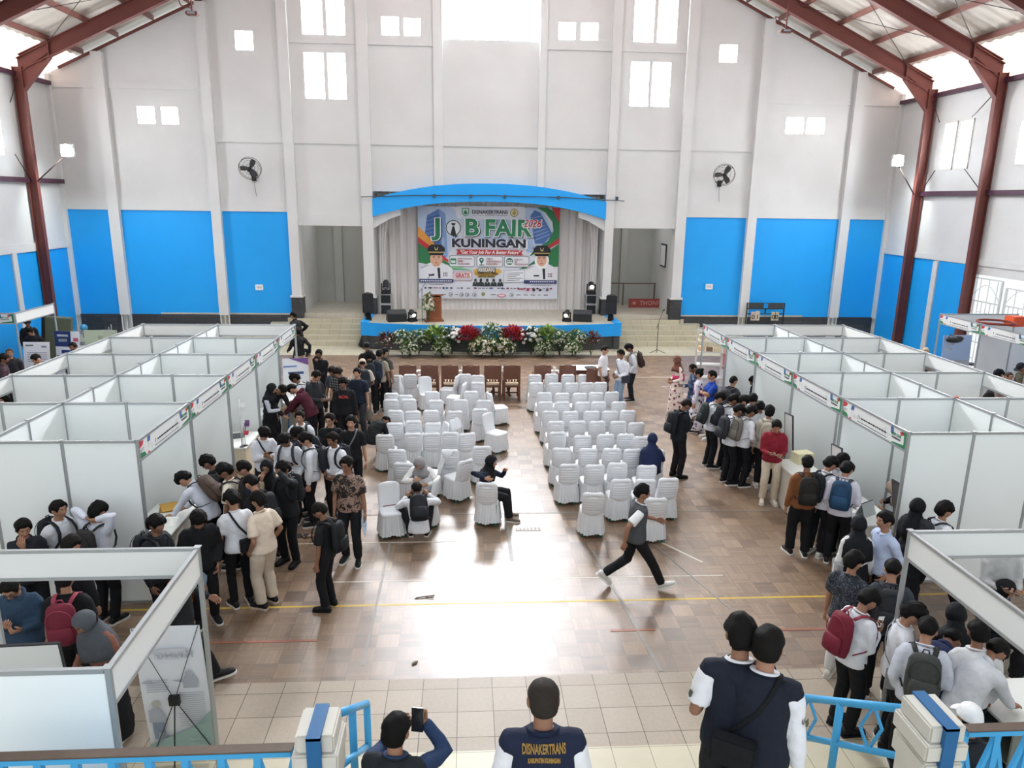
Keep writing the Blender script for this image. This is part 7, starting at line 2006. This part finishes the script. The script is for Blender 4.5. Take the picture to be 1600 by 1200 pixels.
    P('woman in black hijab and beige jacket facing the viewer', 416, 718, 185, 'chin', ('jacket', '#c9b49a'), ('trousers', K), None, fem=True, scarf=('mid', '#15161a'), glasses='thin', sk=3)
    g = P('person in black jacket with a hand on his forehead', 441, 721, 205, 'handhead', ('jacket', '#1b1d21'), BLKT, ('mop', '#0f0d0c'), sk=2, sole='#1b1b1d'); backpack(g, 'black backpack on the person with a hand on the forehead', '#22252a')
    # --- around the nearest left counters
    g = P('boy in lilac white shirt leaning over the nearest left counter', 286, 737, 285, 'leantable', ('long', W2), BLKT, ('tousle', '#100e0d'), sk=1); backpack(g, 'brown backpack on the boy leaning over the counter', '#4a3a32', trim='#2a2624')
    g = P('boy in black jacket looking down behind the lilac shirt', 323, 711, 265, 'lookdown', ('jacket', K2), BLKT, ('mop', '#0f0d0c'), sk=2); backpack(g, 'black backpack on the boy in black jacket by the counter', '#1d1f24')
    g = P('boy in cream shirt pointing at the counter', 349, 724, 270, 'onehand', ('short', '#d3cdbd'), BLKT, ('tousle', '#100e0d'), sk=2); backpack(g, 'dark backpack on the boy in cream shirt', '#2a2524')
    P('boy in dark navy shirt with a hand at his chin', 379, 720, 260, 'chin', ('short', '#252b3a'), BLKT, ('short', '#100e0d'), sk=1)
    g = P('black-clad person bowing his head, backpack on, beside the navy shirt', 391, 742, 300, 'lookdown', ('short', K), BLKT, ('short', '#0f0d0c'), sk=1); backpack(g, 'black backpack on the bowing person in black', '#202328')
    g = P('boy in white tee with black vest bag over one shoulder, seen from behind', 361, 767, 325, 'onehand', ('tee', W), ('slim', '#15161a'), ('tousle', '#100e0d'), sk=1); sling(g, 'black messenger bag with wide strap over the white tee', '#191a1e', -1, 'back')
    P('man in cream polo and beige trousers seen from behind', 402, 768, 300, 'pocket', ('polo', '#d2c3b2'), ('wide', '#bfb2a2'), ('side', '#15120f'), sk=0, fat=.45, sole='#c9b9a8')
    g = P('boy in black jacket looking down to the right, near the blank header', 309, 798, 150, 'lookdown', ('jacket', K), BLKT, ('mop', '#0f0d0c'), sk=0); held(g, 'clear folder held by the boy in black jacket', 'paper', 1, 'blue')
    g = P('boy in black jacket with dark backpack facing right below the counter', 243, 805, 105, 'stand2', ('jacket', '#1c1e23'), BLKT, ('mop', '#0f0d0c'), sk=2); backpack(g, 'dark backpack on the boy below the nearest left counter', '#202329')
    P('man in dark shirt with a hand at his chest, behind the blank header', 34, 811, 140, 'chin', ('long', '#24272e'), BLKT, ('short', '#15120f'), sk=1, fat=.2)
    g = P('man in white shirt with black straps looking right, before the left booth wall', 90, 782, 110, 'pocket', ('long', W), BLKT, ('short', '#17130f'), sk=1); backpack(g, 'backpack on the man in white before the left booth wall', '#24262b')
    g = P('person in pale shirt with both hands behind the neck', 152, 785, 20, 'handsup', ('long', W2), BLKT, ('tousle', '#0f0d0c'), sk=1); backpack(g, 'grey black backpack on the person with hands behind the neck', '#2c2b2c')
    g = P('person with only dark hair showing above the blank left header', 110, 836, 20, 'stand', ('jacket', '#1b1d21'), ('wide', '#b4a898'), ('short', '#1a1613'), sk=1); sling(g, 'black shoulder bag under the blank left header', '#1c1e22', -1, 'back')
    g = P('man in blue jacket over black tee looking down in the nearest left booth', 14, 902, 170, 'phone', ('jacket', '#2f4257'), BLKT, ('short', '#17130f'), glasses='thin', sk=1)
    g = P('person in black tee with maroon backpack under the blank left header', 100, 888, 350, 'stand', ('tee', K), BLKT, ('short', '#14110f'), sk=1, fat=.45); backpack(g, 'maroon backpack under the blank left header', '#6a2433', trim='#8e3a4a')
    g = P('woman in grey hijab and brown top bowing in the nearest left booth', 132, 976, 200, 'lookdown', ('tunic', '#7a5244'), ('skirt', K), None, fem=True, scarf=('mid', '#4a4e54'), sk=2, zt=1.42); 
    q = ony(75, 1028, 5.05); P('person hidden behind the nearest left wall with only a raised hand showing', 62, 1050, 180, 'raise', ('long', '#7c8088'), BLKT, ('short', '#14110f'), sk=3, loc=V(q.x+.14, 5.17, 0), sc=max(.8, min(1.08, q.z/2.13)))
    g = P('boy in black walking right beside the nearest left booth post', 283, 868, 75, 'walk', ('jacket', K2), BLKT, ('mop', '#0f0d0c'), sk=1, zt=1.60); sling(g, 'orange brown bag beside the nearest left booth post', '#9a5a2a', 1, 'hip')
    # --- seated and crouching among the chairs
    g = P('woman in grey hijab and white jacket sitting bowed among the left chairs', 655, 714, 185, 'sitlean', ('jacket', '#dcdad6'), ('trousers', K), None, fem=True, scarf=('short', '#8d898c'), sk=3)
    g = P('student in white shirt crouching with his back to the viewer', 651, 754, 352, 'squat', ('long', W), BLKT, ('short', '#14110f'), sk=2); backpack(g, 'black backpack on the crouching student', '#202227')
    P('woman in black hijab and navy shirt sitting sideways on a chair', 768, 717, 98, 'sitside', ('long', '#1e2636'), ('wide', K), None, fem=True, scarf=('short', '#15161a'), sk=3, shoes='#6a5a4c', zt=1.12)
    g = P('woman in navy hijab sitting in the right block with a phone', 1020, 677, 20, 'sitphone', ('long', '#20294a'), ('trousers', '#3a3a44'), None, fem=True, scarf=('long', '#1a2342'), sk=3); held(g, 'phone of the woman in the navy hijab')
    P('person in black hunched over at the left edge of the chairs', 602, 650, 30, 'hunch', ('jacket', K), ('trousers', K), ('short', '#14110f'), sk=2, shoes='#a89878')
    # --- open floor, right of the aisle
    g = P('man in grey vest over white shirt walking right across the floor', 1005, 757, 90, 'stride', ('short', '#dcdcde'), ('trousers', '#15161a'), ('side', '#100e0d'), vest='#4a4c50', sk=0, shoes='#c9c8c4', sole='#e6e4e0')
    P('man in white polo and brown trousers by the large tea table', 946, 540, 120, 'stand2', ('polo', '#dcd9dc'), ('trousers', '#4a3d3a'), ('short', '#1a1613'), sk=1)
    g = P('boy in white shirt and pale jeans facing left by the tea table', 970, 546, 250, 'belly', ('long', W), ('trousers', '#7f93a8'), ('short', '#100e0d'), sk=2); sling(g, 'dark strap bag on the boy in pale jeans', '#3a3c46', 1, 'hip')
    g = P('boy in white shirt and dark trousers beside the jeans boy', 983, 537, 275, 'lookdown', ('long', W), ('trousers', '#20232b'), ('mop', '#100e0d'), sk=2); backpack(g, 'brown black backpack beside the tea table', '#3a2c28')
    P('woman in pale flowered kimono and brown hijab', 1058, 556, 265, 'belly', ('robe', '@kimono'), ('trousers', '#c23a66'), None, fem=True, scarf=('short', '#6a4438'), sk=1, glasses='thin', shoes='#c9b9a8')
    P('man in navy patterned robe facing left', 1083, 568, 270, 'onehand', ('robe', '@yukata'), ('trousers', '#2a3a58'), ('buzz', '#14110f'), sk=2)
    P('woman in white and navy flowered robe with purple sash', 1092, 576, 300, 'stand', ('robe', '@flower'), ('trousers', '#8a4a8c'), ('bun', '#100e0d'), fem=True, sk=3)
    P('young man in bright blue polo with folded arms', 1113, 579, 270, 'cross', ('polo', '#22449a'), ('wide', '#cfc4ae'), ('short', '#14110f'), sk=1, shoes='#d9d6d0')
    g = P('boy in black jacket walking right with a phone', 1073, 624, 70, 'phone', ('jacket', '#171a20'), ('trousers', '#1c171a'), ('short', '#17130f'), sk=2, sole='#1b1b1d'); backpack(g, 'black backpack on the boy walking with a phone', '#1b1d21'); held(g, 'phone of the boy in black jacket on the open floor')
    # --- queue at the right bank
    g = P('young man in grey black jacket behind the blue polo', 1147, 587, 60, 'stand', ('jacket', '#33343a'), BLKT, ('buzz', '#14110f'), sk=1); backpack(g, 'dark grey backpack behind the blue polo', '#3a3c40')
    P('person in black peeking out of the third right booth', 1178, 588, 255, 'lookdown', ('long', K), ('skirt', K), ('side', '#100e0d'), fem=True, sk=2)
    g = P('student in white shirt at the left end of the right queue', 1126, 613, 85, 'lookdown', ('long', W), BLKT, ('mop', '#100e0d'), sk=1); backpack(g, 'large dark green backpack at the left end of the right queue', '#2a302e')
    g = P('student in white shirt second in the right queue', 1148, 616, 80, 'lookdown', ('long', W), BLKT, ('mop', '#100e0d'), sk=2); backpack(g, 'black backpack second in the right queue', '#24262b')
    P('dark-clothed student behind the second in the right queue', 1163, 618, 80, 'lookdown', ('long', '#24262c'), BLKT, ('mop', '#100e0d'), sk=1)
    P('student at the back of the right queue, hair only showing, by the booth wall', 1177, 615, 200, 'lookdown', ('long', W), BLKT, ('mop', '#100e0d'), sk=3)
    P('student facing the right booth wall, head showing behind the grey backpack', 1188, 627, 200, 'lookdown', ('long', W), BLKT, ('mop', '#100e0d'), sk=2)
    g = P('student in white shirt looking right, in front of the queue', 1156, 632, 75, 'lookdown', ('long', W), BLKT, ('mop', '#100e0d'), sk=2); backpack(g, 'charcoal backpack in front of the right queue', '#303135')
    g = P('slim student in white shirt with grey backpack at the front of the queue', 1175, 634, 70, 'lookdown', ('long', W), BLKT, ('mop', '#100e0d'), sk=2); backpack(g, 'grey brown backpack on the slim student', '#6a655e')
    g = P('person in beige hooded top seen from behind', 1203, 634, 20, 'stand', ('hoodie', '#b9b2a6'), BLKT, ('mop', '#100e0d'), sk=1, shoes='#c9c6c0'); backpack(g, 'beige backpack on the beige hooded top', '#b0a898', trim='#8a8276')
    g = P('man in maroon shirt and cream trousers holding papers', 1214, 656, 195, 'paper', ('long', '#7c1f2c'), ('trousers', '#cfc2ae'), ('short', '#17130f'), sk=1, shoes='#d2c6b6', fat=.15); held(g, 'crumpled papers held by the man in maroon', 'paper', 1)
    # --- nearest right counter
    g = P('man in brown shirt seen from behind with black backpack', 1263, 712, 10, 'stand2', ('long', '#7a4d30'), ('wide', '#15161a'), ('short', '#100e0d'), sk=0); backpack(g, 'black backpack with grey piping on the brown shirt', '#23211f', trim='#2c2a29')
    g = P('student in white shirt bending between brown shirt and blue backpack', 1300, 714, 60, 'lookdown', ('long', W), BLKT, ('mop', '#100e0d'), sk=1, shoes='#c9c6c0'); backpack(g, 'black backpack between the brown shirt and the blue backpack', '#1e2024')
    P('dark-haired person behind the bending student at the right counter', 1317, 709, 60, 'lookdown', ('long', W), BLKT, ('mop', '#100e0d'), sk=2)
    g = P('student in lilac white shirt leaning on the right counter', 1325, 722, 35, 'lookdown', ('long', '#d4d0dc'), BLKT, ('mop', '#100e0d'), sk=1); backpack(g, 'blue backpack on the lilac white shirt', '#22415e', trim='#3a3f48')
    P('woman in beige hijab and navy sitting behind the poster display', 1397, 752, 290, 'sitlean', ('long', '#1b2438'), ('trousers', K), None, fem=True, scarf=('short', '#b09a8c'), sk=3)
    g = P('woman in long black hijab with white sleeves seen from behind', 1344, 806, 10, 'stand', ('tunic', '#d6d6d4'), ('skirt', K), None, fem=True, scarf=('mid', '#16181d'), sk=2); sling(g, 'grey shoulder bag on the woman in long black hijab', '#8a8a8c', 1, 'hip')
    P('boy in pale blue shirt looking left beside the long black hijab', 1384, 800, 265, 'pocket', ('long', '#b3c0dc'), BLKT, ('short', '#100e0d'), sk=1)
    P('woman in black hijab walking right along the right booth wall', 1436, 779, 75, 'stand', ('tunic', '#1b1c21'), ('skirt', '#1b1c21'), None, fem=True, scarf=('mid', '#121318'), sk=2)
    g = P('student in white shirt striding right before the right booth wall', 1479, 784, 85, 'stride', ('long', W), BLKT, ('mop', '#100e0d'), sk=1, shoes='#c9c2ba'); backpack(g, 'small backpack on the striding student', '#2a2c30')
    # --- cluster at the nearest right booth
    P('person in dark patterned tee with head turned right', 1337, 862, 55, 'stand2', ('tee', '@strokes'), ('trousers', '#cfcfd2'), ('side', '#100e0d'), sk=1, shoes='#d4d2cc')
    g = P('person in charcoal shirt with dark backpack by the right post', 1397, 875, 25, 'lookdown', ('tee', '#3c4048'), BLKT, ('short', '#100e0d'), sk=1); backpack(g, 'dark backpack on the charcoal shirt by the right post', '#2c2e32')
    g = P('boy in white shirt with maroon backpack reading a phone', 1360, 921, 75, 'phone', ('long', W), BLKT, ('side', '#100e0d'), sk=0, sole='#1b1b1d'); backpack(g, 'maroon and black backpack of the boy reading a phone', '#6a1f2e', trim='#7a2c3a'); held(g, 'phone read by the boy with the maroon backpack')
    g = P('boy in white shirt reading a paper behind the right post', 1431, 943, 110, 'paper', ('long', W), BLKT, ('mop', '#100e0d'), sk=1); held(g, 'white paper read by the boy behind the right post', 'paper'); sling(g, 'grey cloth bag hanging beside the right post', '#8c8e92', -1, 'hip')
    g = P('boy in white shirt with large grey backpack, back to the viewer', 1452, 966, 30, 'lookdown', ('long', W2), BLKT, ('short', '#100e0d'), sk=1, fat=.2); backpack(g, 'large dark grey backpack in front of the nearest right booth', '#3e403e', trim='#2c2e2e')
    g = P('person in black headscarf with grey strap inside the nearest right booth', 1497, 944, 20, 'lookdown', ('tunic', K), ('skirt', K), None, fem=True, scarf=('short', '#14161a'), sk=2); sling(g, 'grey bag strap on the black headscarf person', '#5a5e60', 1, 'back')
    P('person in navy jacket bending over in the nearest right booth', 1490, 984, 60, 'leanmore', ('jacket', '#1e2a4a'), BLKT, ('short', '#100e0d'), sk=2)
    P('young man in white shirt seen from behind at the picture edge', 1532, 971, 15, 'stand2', ('long', '#d9d9dc'), BLKT, ('short', '#100e0d'), sk=0)
    P('young man writing at the counter, in white, at the right edge', 1560, 1000, 70, 'leantable', ('long', W), BLKT, ('short', '#100e0d'), sk=0)
    P('person in white cap and dark jacket behind the right rail', 1519, 1103, 20, 'stand', ('jacket', '#23262c'), BLKT, ('short', '#100e0d'), cap=('cap', '#e4e4e4'), sk=1)
    g = P('person in pale grey shirt holding papers in the nearest right booth', 1578, 838, 190, 'paper', ('long', '#b4b5b6'), ('trousers', '#4a5058'), ('short', '#14110f'), sk=1); held(g, 'white papers in the hands of the pale grey shirt', 'paper')
    P('woman in black hijab bowing in front of the pale grey shirt', 1574, 906, 140, 'sit', ('tunic', K), ('skirt', K), None, fem=True, scarf=('mid', '#14161a'), sk=3)
    # --- far right
    P('person in beige headscarf half hidden behind the right booth header', 1447, 543, 200, 'stand', ('tunic', '#8a8078'), ('skirt', K), None, fem=True, scarf=('short', '#c2b49c'), sk=3)
    P('dark-haired person looking down beyond the right bank', 1562, 577, 250, 'lookdown', ('long', '#3a3c44'), BLKT, ('mop', '#14161c'), sk=3)
    P('smaller person with face showing beyond the right bank', 1578, 581, 180, 'stand', ('long', '#8a7a72'), BLKT, ('buzz', '#4a3a34'), sk=1)
    P('man in dark cap and olive shirt at the far right edge', 1597, 567, 265, 'lookdown', ('long', '#5a5748'), BLKT, ('short', '#14110f'), cap=('cap', '#20242c'), sk=1)
    P('person in maroon seen through the opening of an outer right booth', 1512, 606, 100, 'stand', ('long', '#4a2630'), BLKT, ('short', '#14110f'), sk=2, zt=1.62)
    P('person in black with pale print seen through an outer right booth opening', 1548, 612, 120, 'stand', ('tee', '@strokes'), BLKT, ('short', '#14110f'), sk=2, zt=1.70)
def foreground():
    P = person; z0 = 1.42
    g = P('man in navy vest with gold back lettering, seen from behind', 850, 1062, 2, 'stand', ('short', '#d9dade'), ('trousers', '#1a1c22'), ('thin', '#3a332d'), vest='#1c2338', sk=0, fat=.25, near=True, z0=z0, sc=1.0, collar='#1c2338')
    C = g.M.inverted() @ (g.M @ g.s.chestM)
    gold = mat('gold_thread', '#c29a4c', .5)
    vo = [c for c in g.o.children if c.name.startswith('vest')][0]
    def back_text(txt, h, z, w, dz):
        me = text_mesh(txt, h, .002, .002); xs = [v.co.x for v in me.vertices]; k = w/(max(xs)-min(xs))
        bm = bmesh.new(); bm.from_mesh(me); bm.free()
        vm = vo.data; from mathutils.bvhtree import BVHTree
        tree = BVHTree.FromPolygons([v.co for v in vm.vertices], [p.vertices for p in vm.polygons])
        for v in me.vertices:
            x = v.co.x*k; zz = z + v.co.y - dz*(x/(w/2))**2
            o = C @ V(x, -.6, zz); d = (C.to_3x3() @ V(0, 1, 0)).normalized()
            hit = tree.ray_cast(o, d)[0]
            v.co = (hit if hit is not None else o+d*.4) - d*(.006+max(0, -v.co.z)+max(0, v.co.z))
        me.materials.append(gold); link('back_lettering', me, None, vo)
    back_text('DISNAKERTRANS', .056, .018, .225, .012); back_text('KABUPATEN KUNINGAN', .030, -.030, .165, .010)
    g = P('man in dark quilted vest holding up a phone, seated on the steps', 618, 1118, 12, 'photosit', ('long', '#2a3c5c'), ('trousers', '#1c1e24'), ('short', '#100e0d'), vest='#23282c', sk=1, near=True, z0=.97, fat=.15)
    HM = g.M @ g.s.arm[1][3]
    mb = MB(); mb.box(-.040, -.085, -.006, .040, .085, .006); o = mb.build('phone', mat('phone_black', '#0c0c0f', .25), None)
    q = (g.M @ g.s.headM) @ V(.10, .16, .0); o.matrix_world = Matrix.Translation(q) @ Matrix.Rotation(-.2, 4, 'Z') @ Matrix.Rotation(math.radians(82), 4, 'X'); tag(o, 'black phone held up by the seated man in the quilted vest', 'phone')
    sc = MB(); sc.box(-.036, -.080, .0062, .036, .080, .0068); sc.build('screen', mat('phone_screen', '#20252c', .15), o)
    g = P('man in black vest over white shirt, further of the two at the railing', 1160, 963, 10, 'belly', ('short', '#d9dade'), ('trousers', '#17181c'), ('side', '#100e0d'), vest='#191e2a', sk=0, near=True, z0=z0)
    h = P('man in black vest over long white sleeves, nearer of the two at the railing', 1203, 981, 32, 'stand', ('long', '#d6d8de'), ('trousers', '#17181c'), ('short', '#14110f'), vest='#191e2a', sk=1, near=True, z0=z0)
    sling(h, 'flat black cross-body bag on the back of the nearer vest man', '#15161a', 1, 'back')
    for q, sd in ((h, 1), (g, -1)):   # shoulder patches
        sh, el = q.s.arm[sd][0], q.s.arm[sd][1]; m = sh.lerp(el, .55); d = V(sd, -.35, 0).normalized()
        t = (el-sh).normalized(); x = t.cross(d).normalized()
        mb = MB(); vs = [(m + d*.074 + x*a*.018 + t*b*.024) for a, b in ((-1, -1), (1, -1), (1, .4), (0, 1), (-1, .4))]
        mb.add(vs, [(0, 1, 2, 3, 4)]); mb.add([v-d*.02 for v in vs], [(4, 3, 2, 1, 0)]); p = mb.build('shoulder_patch', mat('patch_olive', '#4c5240', .7), q.o, fixn=False)
    P('person at the bottom left of the lettered vest, only a white sleeve showing', 800, 1190, 0, 'stand', ('long', '#d9dade'), BLKT, ('short', '#14110f'), sk=1, near=True, loc=V(-99, 0, 0)) if False else None
def tribune():
    WP = mat('pier_white', '#c4c1b8', .6, var=.06, vscale=6); RB = mat('rail_blue', '#3d9cd0', .45, var=.08, vscale=5); RW = mat('rail_worn', '#5a4c42', .6, var=.2, vscale=14); PB = mat('pier_blue', '#175a8c', .5, var=.1, vscale=8)
    S(MB().box(-1.75, 1.6, 0, 2.95, 4.2, 1.42).build('floor_landing', CREAM))
    for i in range(4): S(MB().box(-1.75, 4.2, 0, 2.95, 4.2+.42*(i+1), 1.42-.34*(i+1)+.0).build('floor_stair', CREAM))
    S(MB().box(-14, 1.6, 0, -1.75, 4.0, 1.05).build('floor_tribune', CREAM)); S(MB().box(2.95, 1.6, 0, 15, 4.0, 1.05).build('floor_tribune', CREAM))
    for px, py, py2, lab in ((491, 1147, 1108, 'left'), (1490, 1132, 1086, 'right')):
        zt = 2.42; a = onz(px, py, zt); b = onz(px, py2, zt); y0, y1 = a.y, b.y+.03; x = a.x - (.0 if lab == 'left' else .03)
        r = empty('stair_pier', (x, (y0+y1)/2, 1.05), 0, 'white stair pier with blue centre stripe on the %s of the steps' % lab, 'pillar')
        L = (y1-y0)/2; w = .105
        m = MB()
        m.box(-w, -L, -1.05, w, L, .95); m.build('shaft', WP, r, bevel=.01)
        m = MB(); m.box(-w-.022, -L-.022, .95, w+.022, L+.022, 1.10); m.build('moulding', WP, r, bevel=.012)
        m = MB(); m.box(-w-.032, -L-.032, 1.12, w+.032, L+.032, 1.24); m.build('moulding', WP, r, bevel=.012)
        m = MB(); m.box(-w-.01, -L-.01, 1.24, w+.01, L+.01, 1.36); m.build('cap', WP, r, bevel=.012)
        m = MB(); m.box(-.042, -L-.045, 1.0, .042, -L-.008, 1.373); m.box(-.042, -L-.045, 1.355, .042, L+.015, 1.375); m.build('stripe', PB, r)
        m = MB(); m.box(-.042, -L-.047, .2, .042, -L-.005, 1.0); m.build('lower_stripe', mat('pier_slate', '#39424a', .6) if lab == 'left' else WP, r)
    def railing(name, lab, top, low, posts, diam, drop):
        o = top[0]; r = empty(name, (o.x, o.y, 0), 0, lab, 'railing'); inv = V(o.x, o.y, 0)
        MB().tube([p-inv for p in top], .030, 12).build('handrail', RB, r); MB().tube([p-inv for p in low], .026, 12).build('lower_rail', RB, r)
        for p, z in posts: MB().tube([p-inv, V(p.x, p.y, z)-inv], .030, 10).build('post', RB, r)
        for d in diam:
            m = MB()
            for i in range(4): m.bar(d[i]-inv, d[(i+1) % 4]-inv, .018, .018)
            m.build('diamond', RB, r)
    Y0, Y1 = 4.15, 5.45
    A, B = ony(1425, 1109, Y0), ony(1220, 1086, Y1); C, D = ony(1412, 1183, Y0), ony(1217, 1143, Y1)
    m = A.lerp(B, .48)
    def dia(t0): 
        tp = A.lerp(B, t0); bt = C.lerp(D, t0); md = tp.lerp(bt, .5); dd = (B-A)*.075
        return [tp, md+dd+V(0, 0, 0), bt, md-dd]
    railing('stair_railing', 'sky blue stair railing with diamonds on the right of the steps', [A, B], [C, D], [(B, .42), (m, .9)], [dia(.24), dia(.74)], 0)
    A, B = ony(520, 1118, Y0), ony(573, 1099, Y1); C, D = ony(533, 1196, Y0), ony(573, 1166, Y1)
    railing('stair_railing', 'sky blue stair railing on the left of the steps', [A, B], [C, D], [(B, .42), (A.lerp(B, .5), .9)], [], 0)
    for x0, x1, y, n, lab in ((-60, 458, 1178, 9, 'long blue parapet railing with worn brown top, bottom left'), (1508, 1660, 1137, 3, 'blue parapet railing at the bottom right corner')):
        a, b = ony(x0, y + (2 if x0 < 0 else 0), 4.02), ony(x1, y-6 if x0 < 0 else y-3, 4.02)
        z = (a.z+b.z)/2; a.z = b.z = z
        r = empty('parapet_railing', (a.x, 4.02, 0), 0, lab, 'railing'); L = b.x-a.x
        MB().box(0, -.035, z-.05, L, .035, z).build('top_rail', RB, r, bevel=.008)
        mb = MB(); mb.box(0, -.036, z-.004, L, .036, z+.006); mb.build('worn_top', RW, r)
        MB().box(0, -.025, 1.12, L, .025, 1.17).build('lower_rail', RB, r)
        for k in range(n):
            u0, u1 = L*k/n, L*(k+1)/n
            MB().bar((u0, 0, 1.05), (u0, 0, z-.03), .045).build('post', RB, r)
            m = MB(); m.bar((u0, 0, z-.06), (u1, 0, 1.17), .028); m.bar((u0, .001, 1.17), (u1, .001, z-.06), .028); m.build('lattice', RB, r)
POSES['photosit'] = dict(hipz=.50, rf=(.11, .44, -5), lf=(-.11, .44, 5), rh=(.13, .30, 1.06), lh=(-.02, .30, 1.0), hold=1, lean=6, head=(6, 0), rpole=(.8, 0, -1), lpole=(-.8, 0, -1))
def build_people(): crowd(); foreground(); tribune()
# ------------------------------------------------------------------ light
def area(name, loc, rot, sx, sy, power, col=(1, 1, 1)):
    l = bpy.data.lights.new(name, 'AREA'); l.shape = 'RECTANGLE'; l.size = sx; l.size_y = sy; l.energy = power; l.color = col
    o = bpy.data.objects.new(name, l); COL.objects.link(o); o.location = loc; o.rotation_euler = rot; return o
def build_light():
    w = bpy.data.worlds.new('sky'); SC.world = w; w.use_nodes = True
    bg = w.node_tree.nodes['Background']; bg.inputs[0].default_value = (.86, .93, 1.0, 1); bg.inputs[1].default_value = 1.0
    # unseen fill light added: broad panel behind the viewer, smaller ones under the roof
    area('tribune_fill', (1, -3.6, 8.2), (math.radians(80), 0, 0), 26, 9, 520, (.88, .95, 1.0))
    for x in (-9.5, 1, 11.5):
        for y in (7, 15, 23): area('roof_fill', (x, y, 12.9 if x != 1 else 15.5), (0, 0, 0), 2.2, 2.2, 380 if x == 1 else 900, (.88, .95, 1.0))
    for x in (-5.2, 7.1): area('passage_fill', (x, 31.4, 5.6), (0, 0, 0), 1.2, .5, 16)  # dim fill added to brighten the passages, no fixture there
    area('stage_lamp', (1, 30.2, 6.1), (math.radians(12), 0, 0), 6, .5, 110, (1, .98, .96))
    SC.view_settings.view_transform = 'Standard'; SC.view_settings.look = 'None'; SC.view_settings.exposure = 0.27; SC.view_settings.gamma = 1.0
    SC.view_settings.use_curve_mapping = False
    SC.cycles.use_denoising = True
    SC.cycles.max_bounces = 6; SC.cycles.diffuse_bounces = 4; SC.cycles.glossy_bounces = 3; SC.cycles.transparent_max_bounces = 6
    SC.cycles.caustics_reflective = False; SC.cycles.caustics_refractive = False; SC.cycles.sample_clamp_indirect = 6
make_camera(); build_hall(); build_booths(); build_stage(); build_chairs(); build_people(); build_light()
